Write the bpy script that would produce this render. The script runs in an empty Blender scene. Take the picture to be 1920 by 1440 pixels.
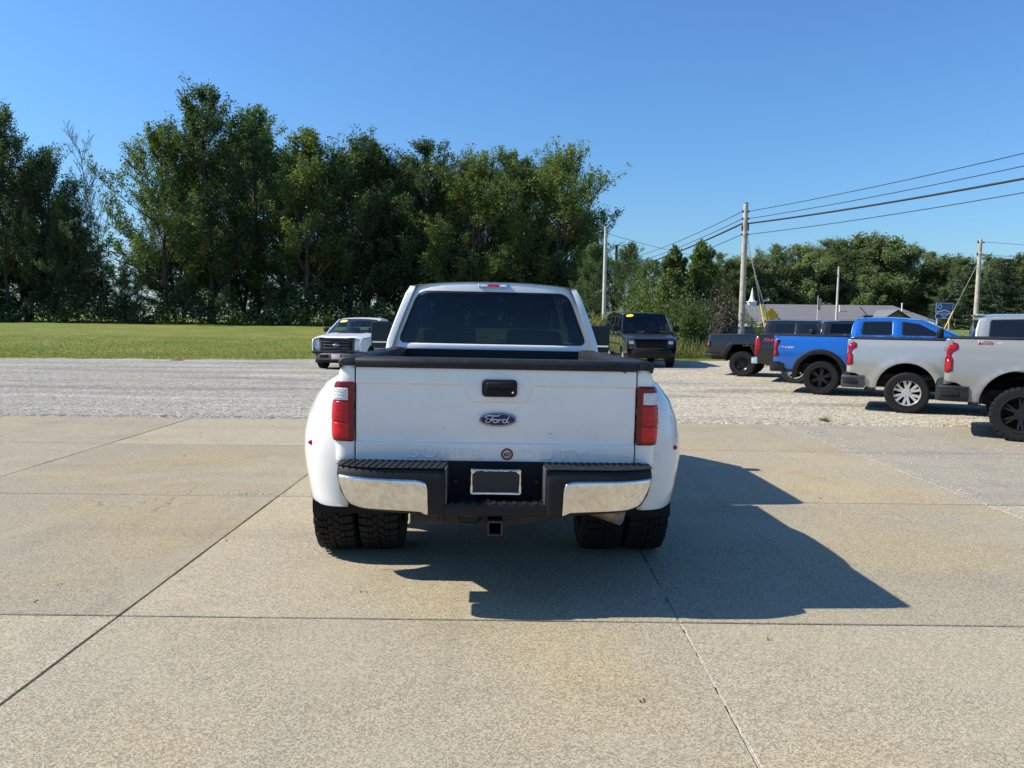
import bpy, bmesh, math, random
import numpy as np
from mathutils import Vector, Matrix, Euler
from mathutils.geometry import delaunay_2d_cdt

# ------------------------------------------------------------------ camera, sky, sun, exposure
scene = bpy.context.scene
col = scene.collection
PITCH, ROLL, EYE = math.atan(120 / 1400.0), 0.012, 1.70
fw = Vector((0, math.cos(PITCH), -math.sin(PITCH)))
rt0 = Vector((1, 0, 0)); up0 = rt0.cross(fw)
rt = rt0 * math.cos(ROLL) + up0 * math.sin(ROLL)
up = up0 * math.cos(ROLL) - rt0 * math.sin(ROLL)
cam_data = bpy.data.cameras.new('camera')
cam_data.sensor_width = 36.0
cam_data.lens = 36.0 * 1400 / 1920
cam_data.clip_start = 0.05
cam_data.clip_end = 5000
cam = bpy.data.objects.new('camera', cam_data)
col.objects.link(cam)
M = Matrix((rt, up, -fw)).transposed().to_4x4()
M.translation = (0, 0, EYE)
cam.matrix_world = M
scene.camera = cam

SUN_DIR = Vector((-1.10, 0.035, 1.0)).normalized()
SUN_EL = math.asin(SUN_DIR.z)
SUN_AZ = math.atan2(SUN_DIR.x, SUN_DIR.y)          # clockwise from +Y
world = bpy.data.worlds.new('World')
scene.world = world
world.use_nodes = True
wn = world.node_tree
wn.nodes.clear()
sky = wn.nodes.new('ShaderNodeTexSky')
sky.sky_type = 'NISHITA'
sky.sun_disc = False
sky.sun_elevation = SUN_EL
sky.sun_rotation = SUN_AZ
sky.altitude = 0
sky.air_density = 1.4
sky.dust_density = 0.5
sky.ozone_density = 8.0
bgn = wn.nodes.new('ShaderNodeBackground')
bgn.inputs['Strength'].default_value = 0.0935
out = wn.nodes.new('ShaderNodeOutputWorld')
tint = wn.nodes.new('ShaderNodeMix'); tint.data_type = 'RGBA'; tint.blend_type = 'MULTIPLY'
tint.inputs['Factor'].default_value = 1.0
tint.inputs['B'].default_value = (0.75, 1.0, 1.24, 1)
wn.links.new(sky.outputs[0], tint.inputs['A'])
wn.links.new(tint.outputs['Result'], bgn.inputs[0])
wn.links.new(bgn.outputs[0], out.inputs[0])

sun_data = bpy.data.lights.new('sun', 'SUN')
sun_data.energy = 5.0
sun_data.angle = math.radians(0.5)
sun_data.color = (1.0, 0.93, 0.81)
sun = bpy.data.objects.new('sun', sun_data)
col.objects.link(sun)
sun.rotation_euler = SUN_DIR.to_track_quat('Z', 'Y').to_euler()
sun.location = (-20, 0, 30)

scene.view_settings.view_transform = 'Standard'
scene.view_settings.look = 'None'
scene.view_settings.gamma = 1.0
scene.view_settings.exposure = 0.50
scene.cycles.max_bounces = 8
scene.cycles.transparent_max_bounces = 12
scene.cycles.caustics_reflective = False
scene.cycles.caustics_refractive = False

random.seed(7)
RNG = np.random.default_rng(11)


def cam_point(px, py, Y):
    """world point on the photograph's ray (px,py of 1920x1440) at distance Y ahead of the camera"""
    d = fw + rt * ((px - 960) / 1400) - up * ((py - 720) / 1400)
    return Vector((0, 0, EYE)) + d * (Y / d.y)


def ss(a, b, x):
    t = (x - a) / (b - a)
    t = 0.0 if t < 0 else 1.0 if t > 1 else t
    return t * t * (3 - 2 * t)


# ------------------------------------------------------------------ materials
MATS = {}


def nodes_of(m):
    m.use_nodes = True
    nt = m.node_tree
    return nt, nt.nodes['Principled BSDF']


def pm(name, color, rough=0.5, metal=0.0, coat=0.0, spec=0.5, var=0.0, vscale=6.0, bump=0.0, bscale=80.0, coat_rough=0.03,
       dirt=0.0, dirt_col=(0.30, 0.26, 0.20), rvar=0.0):
    """principled material with procedural colour variation, dust and bump"""
    m = bpy.data.materials.new(name)
    nt, b = nodes_of(m)
    L = nt.links
    b.inputs['Base Color'].default_value = (*color, 1)
    b.inputs['Roughness'].default_value = rough
    b.inputs['Metallic'].default_value = metal
    b.inputs['Coat Weight'].default_value = coat
    b.inputs['Coat Roughness'].default_value = coat_rough
    b.inputs['Specular IOR Level'].default_value = spec
    tc = nt.nodes.new('ShaderNodeTexCoord')
    sock = None
    if var > 0 or dirt > 0 or rvar > 0:
        n = nt.nodes.new('ShaderNodeTexNoise')
        n.inputs['Scale'].default_value = vscale
        n.inputs['Detail'].default_value = 6
        L.new(tc.outputs['Object'], n.inputs['Vector'])
        r = nt.nodes.new('ShaderNodeMapRange')
        r.inputs['From Min'].default_value = 0.3; r.inputs['From Max'].default_value = 0.7
        r.inputs['To Min'].default_value = 1 - var; r.inputs['To Max'].default_value = 1 + var
        L.new(n.outputs['Fac'], r.inputs['Value'])
        mx = nt.nodes.new('ShaderNodeMix'); mx.data_type = 'RGBA'; mx.blend_type = 'MULTIPLY'
        mx.inputs['Factor'].default_value = 1
        mx.inputs['A'].default_value = (*color, 1)
        L.new(r.outputs[0], mx.inputs['B'])
        sock = mx.outputs['Result']
        if dirt > 0:
            n2 = nt.nodes.new('ShaderNodeTexNoise')
            n2.inputs['Scale'].default_value = vscale * 2.3
            n2.inputs['Detail'].default_value = 8
            L.new(tc.outputs['Object'], n2.inputs['Vector'])
            r2 = nt.nodes.new('ShaderNodeMapRange')
            r2.inputs['From Min'].default_value = 0.42; r2.inputs['From Max'].default_value = 0.72
            r2.inputs['To Min'].default_value = 0; r2.inputs['To Max'].default_value = dirt
            L.new(n2.outputs['Fac'], r2.inputs['Value'])
            m2 = nt.nodes.new('ShaderNodeMix'); m2.data_type = 'RGBA'
            L.new(r2.outputs[0], m2.inputs['Factor'])
            L.new(sock, m2.inputs['A'])
            m2.inputs['B'].default_value = (*dirt_col, 1)
            sock = m2.outputs['Result']
            rr = nt.nodes.new('ShaderNodeMapRange')
            rr.inputs['To Min'].default_value = rough; rr.inputs['To Max'].default_value = min(1, rough + 0.5)
            L.new(r2.outputs[0], rr.inputs['Value'])
            L.new(rr.outputs[0], b.inputs['Roughness'])
        L.new(sock, b.inputs['Base Color'])
        if rvar > 0:
            rr = nt.nodes.new('ShaderNodeMapRange')
            rr.inputs['From Min'].default_value = 0.3; rr.inputs['From Max'].default_value = 0.7
            rr.inputs['To Min'].default_value = max(0, rough - rvar); rr.inputs['To Max'].default_value = rough + rvar
            L.new(n.outputs['Fac'], rr.inputs['Value'])
            L.new(rr.outputs[0], b.inputs['Roughness'])
    if bump > 0:
        nb = nt.nodes.new('ShaderNodeTexNoise')
        nb.inputs['Scale'].default_value = bscale
        nb.inputs['Detail'].default_value = 4
        L.new(tc.outputs['Object'], nb.inputs['Vector'])
        bp = nt.nodes.new('ShaderNodeBump')
        bp.inputs['Strength'].default_value = bump
        bp.inputs['Distance'].default_value = 0.01
        L.new(nb.outputs['Fac'], bp.inputs['Height'])
        L.new(bp.outputs[0], b.inputs['Normal'])
    MATS[name] = m
    return m


def glass(name, tint, refl=1.0, rough=0.02):
    """thin glass: tinted transparency under a fresnel reflection"""
    m = bpy.data.materials.new(name)
    m.use_nodes = True
    nt = m.node_tree
    nt.nodes.clear()
    o = nt.nodes.new('ShaderNodeOutputMaterial')
    tr = nt.nodes.new('ShaderNodeBsdfTransparent'); tr.inputs[0].default_value = (*tint, 1)
    gl = nt.nodes.new('ShaderNodeBsdfGlossy'); gl.inputs['Roughness'].default_value = rough
    gl.inputs[0].default_value = (refl, refl, refl, 1)
    fr = nt.nodes.new('ShaderNodeFresnel'); fr.inputs[0].default_value = 1.5
    mx = nt.nodes.new('ShaderNodeMixShader')
    ge = nt.nodes.new('ShaderNodeNewGeometry')
    ma = nt.nodes.new('ShaderNodeMath'); ma.operation = 'SUBTRACT'; ma.inputs[0].default_value = 1.0
    nt.links.new(ge.outputs['Backfacing'], ma.inputs[1])
    m2 = nt.nodes.new('ShaderNodeMath'); m2.operation = 'MULTIPLY'
    nt.links.new(fr.outputs[0], m2.inputs[0]); nt.links.new(ma.outputs[0], m2.inputs[1])
    nt.links.new(m2.outputs[0], mx.inputs[0]); nt.links.new(tr.outputs[0], mx.inputs[1]); nt.links.new(gl.outputs[0], mx.inputs[2])
    nt.links.new(mx.outputs[0], o.inputs[0])
    MATS[name] = m
    return m


pm('white_paint', (0.80, 0.80, 0.775), 0.25, coat=1.0, var=0.02, vscale=3, dirt=0.07, coat_rough=0.02)
pm('white_paint_old', (0.78, 0.78, 0.76), 0.3, coat=0.6, var=0.02, dirt=0.06)
pm('blue_paint', (0.006, 0.118, 0.46), 0.30, metal=0.25, coat=1.0, var=0.03, dirt=0.03)
pm('silver_paint', (0.42, 0.425, 0.402), 0.28, metal=0.45, coat=0.9, var=0.02, dirt=0.05)
pm('grey_paint', (0.272, 0.276, 0.260), 0.36, metal=0.25, coat=0.9, var=0.02, dirt=0.05)
pm('black_paint', (0.006, 0.007, 0.008), 0.25, coat=0.8, dirt=0.02)
pm('navy_paint', (0.012, 0.015, 0.019), 0.25, coat=1.0, dirt=0.08)
pm('plastic', (0.008, 0.0085, 0.0095), 0.52, spec=0.32, var=0.15, vscale=9, bump=0.15, bscale=300, dirt=0.05, dirt_col=(0.06, 0.057, 0.053))
pm('plastic_grey', (0.060, 0.061, 0.064), 0.45, var=0.1, bump=0.1, bscale=300)
pm('bumper_grey', (0.115, 0.116, 0.120), 0.42, var=0.08)
pm('bumper_dark', (0.030, 0.031, 0.033), 0.40, coat=0.3, var=0.1)
pm('bed_liner', (0.012, 0.012, 0.013), 0.8, bump=0.4, bscale=200)
pm('cap_plastic', (0.010, 0.0105, 0.0115), 0.48, spec=0.35, var=0.25, vscale=14, bump=0.25, bscale=500, dirt=0.14, dirt_col=(0.07, 0.07, 0.07))
pm('chrome', (0.86, 0.87, 0.88), 0.10, metal=1.0, rvar=0.05, vscale=8, dirt=0.16, dirt_col=(0.45, 0.40, 0.32))
pm('chrome_clean', (0.85, 0.86, 0.88), 0.07, metal=1.0)
pm('chrome_bumper', (0.80, 0.79, 0.76), 0.15, metal=1.0, rvar=0.05, vscale=16, var=0.10, dirt=0.42, dirt_col=(0.46, 0.41, 0.32))
pm('alloy', (0.60, 0.60, 0.59), 0.36, metal=0.6, dirt=0.12)
pm('black_alloy', (0.007, 0.007, 0.008), 0.28, coat=0.25, spec=0.35)
pm('steel_dark', (0.035, 0.033, 0.032), 0.6, metal=0.4, var=0.3, dirt=0.3, dirt_col=(0.08, 0.06, 0.045))
pm('exhaust_metal', (0.33, 0.25, 0.18), 0.5, metal=0.6, var=0.3, vscale=12, dirt=0.4, dirt_col=(0.14, 0.09, 0.06))
pm('rubber', (0.011, 0.011, 0.012), 0.75, var=0.2, vscale=14, dirt=0.14, dirt_col=(0.045, 0.042, 0.038), spec=0.25)
pm('mirror_dark', (0.012, 0.015, 0.019), 0.06, spec=0.3)
pm('rubber_dusty', (0.022, 0.021, 0.020), 0.85, var=0.25, vscale=10, dirt=0.35, dirt_col=(0.075, 0.068, 0.058), spec=0.3)
pm('void', (0.006, 0.006, 0.007), 0.9)
pm('seal', (0.010, 0.010, 0.011), 0.5)
pm('window_dark', (0.006, 0.008, 0.010), 0.03, spec=0.5, coat=0.3)
pm('seat_fabric', (0.06, 0.06, 0.065), 0.9, var=0.2)
pm('seat_tan', (0.20, 0.19, 0.17), 0.9, var=0.2)
pm('yellow_vinyl', (0.82, 0.62, 0.03), 0.5)
pm('pale_yellow_vinyl', (0.80, 0.72, 0.22), 0.5)
pm('amber_lens', (0.8, 0.30, 0.03), 0.2, coat=1)
pm('plate_blank', (0.012, 0.014, 0.018), 0.55, var=0.3)
pm('plate_white', (0.70, 0.68, 0.70), 0.45, var=0.06, vscale=40)
pm('badge_blue', (0.006, 0.013, 0.070), 0.25, coat=0.3, spec=0.3)
pm('letter_silver', (0.80, 0.80, 0.82), 0.22, metal=0.7)
pm('sticker_red', (0.20, 0.045, 0.040), 0.6, var=0.2, vscale=60)
pm('sticker_cream', (0.60, 0.52, 0.38), 0.6, var=0.15, vscale=90)
pm('sticker_ink', (0.035, 0.03, 0.028), 0.6)
pm('decal_red', (0.70, 0.03, 0.04), 0.4)
pm('decal_white', (0.8, 0.8, 0.8), 0.4)
pm('decal_black', (0.01, 0.01, 0.01), 0.4)
pm('scratch', (0.20, 0.20, 0.20), 0.6)
glass('glass_clear', (0.62, 0.70, 0.66))
glass('glass_tint', (0.055, 0.070, 0.095))
glass('glass_tint_dark', (0.05, 0.06, 0.07))


def lens(name, c, bscale, bstr, emis=0.0):
    m = bpy.data.materials.new(name)
    nt, b = nodes_of(m)
    b.inputs['Base Color'].default_value = (*c, 1)
    b.inputs['Roughness'].default_value = 0.12
    b.inputs['Coat Weight'].default_value = 0.35
    b.inputs['Coat Roughness'].default_value = 0.02
    b.inputs['Specular IOR Level'].default_value = 0.35
    tc = nt.nodes.new('ShaderNodeTexCoord')
    v = nt.nodes.new('ShaderNodeTexVoronoi'); v.inputs['Scale'].default_value = bscale
    nt.links.new(tc.outputs['Object'], v.inputs['Vector'])
    bp = nt.nodes.new('ShaderNodeBump'); bp.inputs['Strength'].default_value = bstr; bp.inputs['Distance'].default_value = 0.006
    nt.links.new(v.outputs['Distance'], bp.inputs['Height'])
    nt.links.new(bp.outputs[0], b.inputs['Normal'])
    mr = nt.nodes.new('ShaderNodeMapRange'); mr.inputs['From Max'].default_value = 0.7
    mr.inputs['To Min'].default_value = 0.65; mr.inputs['To Max'].default_value = 1.25
    nt.links.new(v.outputs['Distance'], mr.inputs['Value'])
    mx = nt.nodes.new('ShaderNodeMix'); mx.data_type = 'RGBA'; mx.blend_type = 'MULTIPLY'; mx.inputs['Factor'].default_value = 1
    mx.inputs['A'].default_value = (*c, 1)
    nt.links.new(mr.outputs[0], mx.inputs['B']); nt.links.new(mx.outputs['Result'], b.inputs['Base Color'])
    MATS[name] = m


lens('red_lens', (0.40, 0.002, 0.014), 55, 0.35)
lens('red_lens_dark', (0.15, 0.002, 0.004), 40, 0.2)
lens('red_lens_bright', (0.55, 0.003, 0.014), 30, 0.3)
lens('lamp_red', (0.20, 0.002, 0.006), 30, 0.3)
lens('lamp_core', (0.36, 0.004, 0.010), 45, 0.5)
lens('clear_lens', (0.62, 0.63, 0.66), 90, 0.8)
lens('head_lens', (0.72, 0.74, 0.76), 25, 0.7)


# ------------------------------------------------------------------ mesh helpers
def new_obj(name, mesh, parent=None, mat=None):
    o = bpy.data.objects.new(name, mesh)
    col.objects.link(o)
    if parent is not None:
        o.parent = parent
    if mat is not None and mesh is not None and len(mesh.materials) == 0:
        mesh.materials.append(MATS[mat] if isinstance(mat, str) else mat)
    return o


def empty(name, loc=(0, 0, 0), rz=0.0, parent=None):
    o = bpy.data.objects.new(name, None)
    o.empty_display_size = 0.2
    col.objects.link(o)
    o.location = loc
    o.rotation_euler = (0, 0, rz)
    if parent is not None:
        o.parent = parent
    return o


def tag(o, label, cat, group=None, kind=None):
    if label: o['label'] = label
    if cat: o['category'] = cat
    if group: o['group'] = group
    if kind: o['kind'] = kind
    return o


class MB:
    def __init__(self):
        self.v = []; self.f = []

    def add(self, vs, fs):
        n = len(self.v)
        self.v += [tuple(p) for p in vs]
        self.f += [tuple(i + n for i in f) for f in fs]
        return self

    def box(self, x0, x1, y0, y1, z0, z1, b=0.0):
        if b <= 0:
            vs = [(x, y, z) for z in (z0, z1) for y in (y0, y1) for x in (x0, x1)]
            fs = [(0, 2, 3, 1), (4, 5, 7, 6), (0, 1, 5, 4), (2, 6, 7, 3), (0, 4, 6, 2), (1, 3, 7, 5)]
            return self.add(vs, fs)
        bm = bmesh.new()
        bmesh.ops.create_cube(bm, size=1)
        for v in bm.verts:
            v.co = Vector(((x0 + x1) / 2 + v.co.x * (x1 - x0), (y0 + y1) / 2 + v.co.y * (y1 - y0), (z0 + z1) / 2 + v.co.z * (z1 - z0)))
        b = min(b, 0.48 * min(abs(x1 - x0), abs(y1 - y0), abs(z1 - z0)))
        bmesh.ops.bevel(bm, geom=bm.edges[:], offset=b, segments=3, profile=0.5, affect='EDGES')
        bm.verts.index_update()
        self.add([v.co[:] for v in bm.verts], [[v.index for v in f.verts] for f in bm.faces])
        bm.free()
        return self

    def tube(self, pts, r, n=8, cap=True):
        pts = [Vector(p) for p in pts]
        rs = r if isinstance(r, (list, tuple)) else [r] * len(pts)
        vs = []; fs = []
        prev = None
        for i, p in enumerate(pts):
            t = (pts[min(i + 1, len(pts) - 1)] - pts[max(i - 1, 0)]).normalized()
            if prev is None:
                a = t.orthogonal().normalized()
            else:
                a = (prev - t * prev.dot(t))
                a = a.normalized() if a.length > 1e-6 else t.orthogonal().normalized()
            prev = a
            bvec = t.cross(a)
            for k in range(n):
                an = 2 * math.pi * k / n
                vs.append(p + (a * math.cos(an) + bvec * math.sin(an)) * rs[i])
        for i in range(len(pts) - 1):
            for k in range(n):
                k2 = (k + 1) % n
                fs.append((i * n + k, i * n + k2, (i + 1) * n + k2, (i + 1) * n + k))
        if cap:
            fs.append(tuple(range(n - 1, -1, -1)))
            fs.append(tuple((len(pts) - 1) * n + k for k in range(n)))
        return self.add(vs, fs)

    def lathe(self, prof, n=40, axis='x', c=(0, 0, 0), a0=0.0, a1=2 * math.pi):
        """prof: list of (along axis, radius)"""
        full = abs(a1 - a0 - 2 * math.pi) < 1e-6
        m = n if full else n + 1
        vs = []; fs = []
        for (s, r) in prof:
            for k in range(m):
                an = a0 + (a1 - a0) * k / n
                ca, sa = r * math.cos(an), r * math.sin(an)
                if axis == 'x': vs.append((c[0] + s, c[1] + ca, c[2] + sa))
                elif axis == 'y': vs.append((c[0] + ca, c[1] + s, c[2] + sa))
                else: vs.append((c[0] + ca, c[1] + sa, c[2] + s))
        for i in range(len(prof) - 1):
            for k in range(n):
                k2 = (k + 1) % m
                fs.append((i * m + k, (i + 1) * m + k, (i + 1) * m + k2, i * m + k2))
        return self.add(vs, fs)

    def grid(self, fn, us, vs_):
        us = list(us); vs_ = list(vs_)
        pts = [fn(u, v) for u in us for v in vs_]
        n = len(vs_)
        fs = [(i * n + j, (i + 1) * n + j, (i + 1) * n + j + 1, i * n + j + 1) for i in range(len(us) - 1) for j in range(n - 1)]
        return self.add(pts, fs)

    def prism(self, poly, d0, d1, axis='x'):
        """extrude a 2D polygon; axis x: poly in (y,z); y: (x,z); z: (x,y)"""
        def mp(a, b, d):
            return (d, a, b) if axis == 'x' else (a, d, b) if axis == 'y' else (a, b, d)
        n = len(poly)
        vs = [mp(a, b, d0) for a, b in poly] + [mp(a, b, d1) for a, b in poly]
        fs = [tuple(range(n)), tuple(range(2 * n - 1, n - 1, -1))] + [(i, n + i, n + (i + 1) % n, (i + 1) % n) for i in range(n)]
        return self.add(vs, fs)

    def build(self, name, mat, parent=None, smooth=35, fix=True, loc=None):
        me = bpy.data.meshes.new(name)
        me.from_pydata(self.v, [], self.f)
        if fix:
            bm = bmesh.new(); bm.from_mesh(me)
            bmesh.ops.recalc_face_normals(bm, faces=bm.faces[:])
            bm.to_mesh(me); bm.free()
        if smooth:
            me.shade_smooth()
            me.set_sharp_from_angle(angle=math.radians(smooth))
        o = new_obj(name, me, parent, mat)
        if loc is not None:
            o.location = loc
        return o


def resample(loop, sp):
    out_ = []
    n = len(loop)
    for i in range(n):
        a, b = Vector(loop[i]), Vector(loop[(i + 1) % n])
        k = max(1, int(math.ceil((b - a).length / sp)))
        for j in range(k):
            out_.append(tuple(a + (b - a) * (j / k)))
    return out_


def rounded(loop, r, seg=4):
    """round the corners of a 2D polygon; r a number or a list per corner"""
    n = len(loop); out_ = []
    for i in range(n):
        p = Vector(loop[i]); a = Vector(loop[i - 1]); b = Vector(loop[(i + 1) % n])
        rr = r[i] if isinstance(r, (list, tuple)) else r
        da, db = (a - p), (b - p)
        d = min(rr, da.length * 0.48, db.length * 0.48)
        if d < 1e-4:
            out_.append(tuple(p)); continue
        p0 = p + da.normalized() * d; p1 = p + db.normalized() * d
        for k in range(seg + 1):
            t = k / seg
            out_.append(tuple(p0 * (1 - t) ** 2 + p * 2 * t * (1 - t) + p1 * t ** 2))
    return out_


def inside(poly, pts):
    P = np.asarray(poly); x, y = pts[:, 0], pts[:, 1]
    c = np.zeros(len(pts), bool)
    j = len(P) - 1
    for i in range(len(P)):
        xi, yi = P[i]; xj, yj = P[j]
        cond = (yi > y) != (yj > y)
        with np.errstate(divide='ignore', invalid='ignore'):
            xx = (xj - xi) * (y - yi) / (yj - yi + 1e-30) + xi
        c ^= cond & (x < xx)
        j = i
    return c


def bdist(loops, pts):
    d = np.full(len(pts), 1e9)
    for lp in loops:
        P = np.asarray(lp); Q = np.roll(P, -1, 0)
        for a, b in zip(P, Q):
            ab = b - a; L2 = (ab @ ab) + 1e-20
            t = np.clip(((pts - a) @ ab) / L2, 0, 1)
            d = np.minimum(d, np.hypot(*(pts - (a + t[:, None] * ab)).T))
    return d


def panel(name, mat, parent, outline, fn, nin, holes=(), sp=0.08, er=0.008, th=0.02, smooth=50, extra=None):
    """a sheet-metal panel: 2D outline with holes, mapped to space by fn(a,b); nin = inward direction; edges rolled by er, rim th deep"""
    loops = [resample(outline, sp)] + [resample(hl, sp) for hl in holes]
    pts = []; edges = []
    for lp in loops:
        n0 = len(pts); pts += lp
        edges += [(n0 + i, n0 + (i + 1) % len(lp)) for i in range(len(lp))]
    A = np.asarray(outline); lo = A.min(0); hi = A.max(0)
    cand = []
    if er > 0:
        for lp in loops:
            P = np.asarray(lp); T = np.roll(P, -1, 0) - np.roll(P, 1, 0)
            T /= (np.linalg.norm(T, axis=1)[:, None] + 1e-12)
            N = np.stack([-T[:, 1], T[:, 0]], 1)
            for s in (1, -1):
                for k in (0.35, 1.0):
                    q = P + N * s * er * k
                    ok = (bdist(loops, q) > er * k * 0.93)
                    cand.append(q[ok])
    gx = np.arange(lo[0] + sp / 2, hi[0], sp); gy = np.arange(lo[1] + sp / 2, hi[1], sp)
    if len(gx) and len(gy):
        g = np.stack(np.meshgrid(gx, gy), -1).reshape(-1, 2)
        g = g[bdist(loops, g) > er + sp * 0.4]
        cand.append(g)
    if extra is not None:
        q = np.asarray(extra)
        cand.append(q[bdist(loops, q) > er])
    if cand:
        cnd = np.concatenate(cand)
        k = inside(loops[0], cnd)
        for hl in loops[1:]:
            k &= ~inside(hl, cnd)
        pts += [tuple(p) for p in cnd[k]]
    ov, oe, of, _, _, _ = delaunay_2d_cdt([Vector(p) for p in pts], edges, [], 0, 1e-6)
    V2 = np.array([p[:] for p in ov])
    F = [f for f in of if len(f) >= 3]
    cen = np.array([V2[list(f)].mean(0) for f in F])
    k = inside(loops[0], cen)
    for hl in loops[1:]:
        k &= ~inside(hl, cen)
    F = [f for f, kk in zip(F, k) if kk]
    D = bdist(loops, V2)
    nfun = nin if callable(nin) else (lambda a, b: nin)
    V3 = []
    for (a, b), d in zip(V2, D):
        p = Vector(fn(a, b))
        if er > 0 and d < er:
            q = 1 - d / er
            p = p + Vector(nfun(a, b)) * (er * (1 - math.sqrt(max(0, 1 - q * q))))
        V3.append(p)
    cnt = {}
    for f in F:
        for i in range(len(f)):
            e = (f[i], f[(i + 1) % len(f)])
            cnt.setdefault((min(e), max(e)), []).append(e)
    # orientation
    tot = 0
    for f in F[:: max(1, len(F) // 60)]:
        a, b, c = V3[f[0]], V3[f[1]], V3[f[2]]
        nn = (b - a).cross(c - a)
        tot += nn.dot(Vector(nfun(*V2[f[0]])))
    if tot > 0:
        F = [tuple(reversed(f)) for f in F]
    flip = tot > 0
    if th > 0:
        rim = {}
        for key, es in cnt.items():
            if len(es) == 1:
                a, b = es[0]
                if flip: a, b = b, a
                for q in (a, b):
                    if q not in rim:
                        rim[q] = len(V3)
                        V3.append(V3[q] + Vector(nfun(*V2[q])) * th)
                F.append((b, a, rim[a], rim[b]))
    me = bpy.data.meshes.new(name)
    me.from_pydata([tuple(p) for p in V3], [], [tuple(f) for f in F])
    me.shade_smooth()
    me.set_sharp_from_angle(angle=math.radians(smooth))
    return new_obj(name, me, parent, mat)


def text_mesh(s, size, extrude=0.002, bevel=0.0, shear=0.0, sx=1.0, align='CENTER', space=1.0):
    cu = bpy.data.curves.new('lettering', 'FONT')
    cu.body = s; cu.size = size; cu.extrude = extrude; cu.bevel_depth = bevel; cu.bevel_resolution = 1
    cu.offset = -bevel * 0.55; cu.shear = shear; cu.align_x = align; cu.align_y = 'CENTER'; cu.space_character = space
    o = bpy.data.objects.new('lettering', cu)
    col.objects.link(o)
    me = bpy.data.meshes.new_from_object(o)
    bpy.data.objects.remove(o); bpy.data.curves.remove(cu)
    for v in me.vertices:
        v.co.x *= sx
    me.materials.clear()
    me.shade_smooth(); me.set_sharp_from_angle(angle=math.radians(22))
    return me


def place_text(name, me, mat, parent, origin, xdir, updir):
    """lay a text mesh out: text x along xdir, text y along updir"""
    X = Vector(xdir).normalized(); U = Vector(updir).normalized(); Z = X.cross(U)
    R = Matrix((X, U, Z)).transposed().to_4x4(); R.translation = Vector(origin)
    me.transform(R)
    return new_obj(name, me, parent, mat)


def arc(cx, cz, R, a0, a1, n=18, Rz=None):
    Rz = Rz or R
    return [(cx + R * math.cos(math.radians(a0 + (a1 - a0) * k / n)), cz + Rz * math.sin(math.radians(a0 + (a1 - a0) * k / n))) for k in range(n + 1)]


# ------------------------------------------------------------------ ground
def mixrgb(nt, fac, a, b, blend='MIX'):
    m = nt.nodes.new('ShaderNodeMix'); m.data_type = 'RGBA'; m.blend_type = blend
    for sock, val in (('Factor', fac), ('A', a), ('B', b)):
        if isinstance(val, (int, float)):
            m.inputs[sock].default_value = val if sock == 'Factor' else (val, val, val, 1)
        elif isinstance(val, tuple):
            m.inputs[sock].default_value = (*val, 1)
        else:
            nt.links.new(val, m.inputs[sock])
    return m.outputs['Result']


def noise(nt, vec, scale, detail=4, rough=0.55, dist=0.0):
    n = nt.nodes.new('ShaderNodeTexNoise')
    n.inputs['Scale'].default_value = scale; n.inputs['Detail'].default_value = detail
    n.inputs['Roughness'].default_value = rough; n.inputs['Distortion'].default_value = dist
    nt.links.new(vec, n.inputs['Vector'])
    return n.outputs['Fac']


def ramp(nt, sock, lo, hi, a=0.0, b=1.0):
    r = nt.nodes.new('ShaderNodeMapRange'); r.interpolation_type = 'SMOOTHSTEP'
    r.inputs['From Min'].default_value = lo; r.inputs['From Max'].default_value = hi
    r.inputs['To Min'].default_value = a; r.inputs['To Max'].default_value = b
    nt.links.new(sock, r.inputs['Value'])
    return r.outputs[0]


def mapped(nt, vec, sc):
    mp = nt.nodes.new('ShaderNodeMapping'); mp.inputs['Scale'].default_value = sc
    nt.links.new(vec, mp.inputs['Vector'])
    return mp.outputs[0]


def bump(nt, h, strength, dist, b, prev=None):
    bp = nt.nodes.new('ShaderNodeBump'); bp.inputs['Strength'].default_value = strength; bp.inputs['Distance'].default_value = dist
    nt.links.new(h, bp.inputs['Height'])
    if prev is not None: nt.links.new(prev, bp.inputs['Normal'])
    nt.links.new(bp.outputs[0], b.inputs['Normal'])
    return bp.outputs[0]


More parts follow.
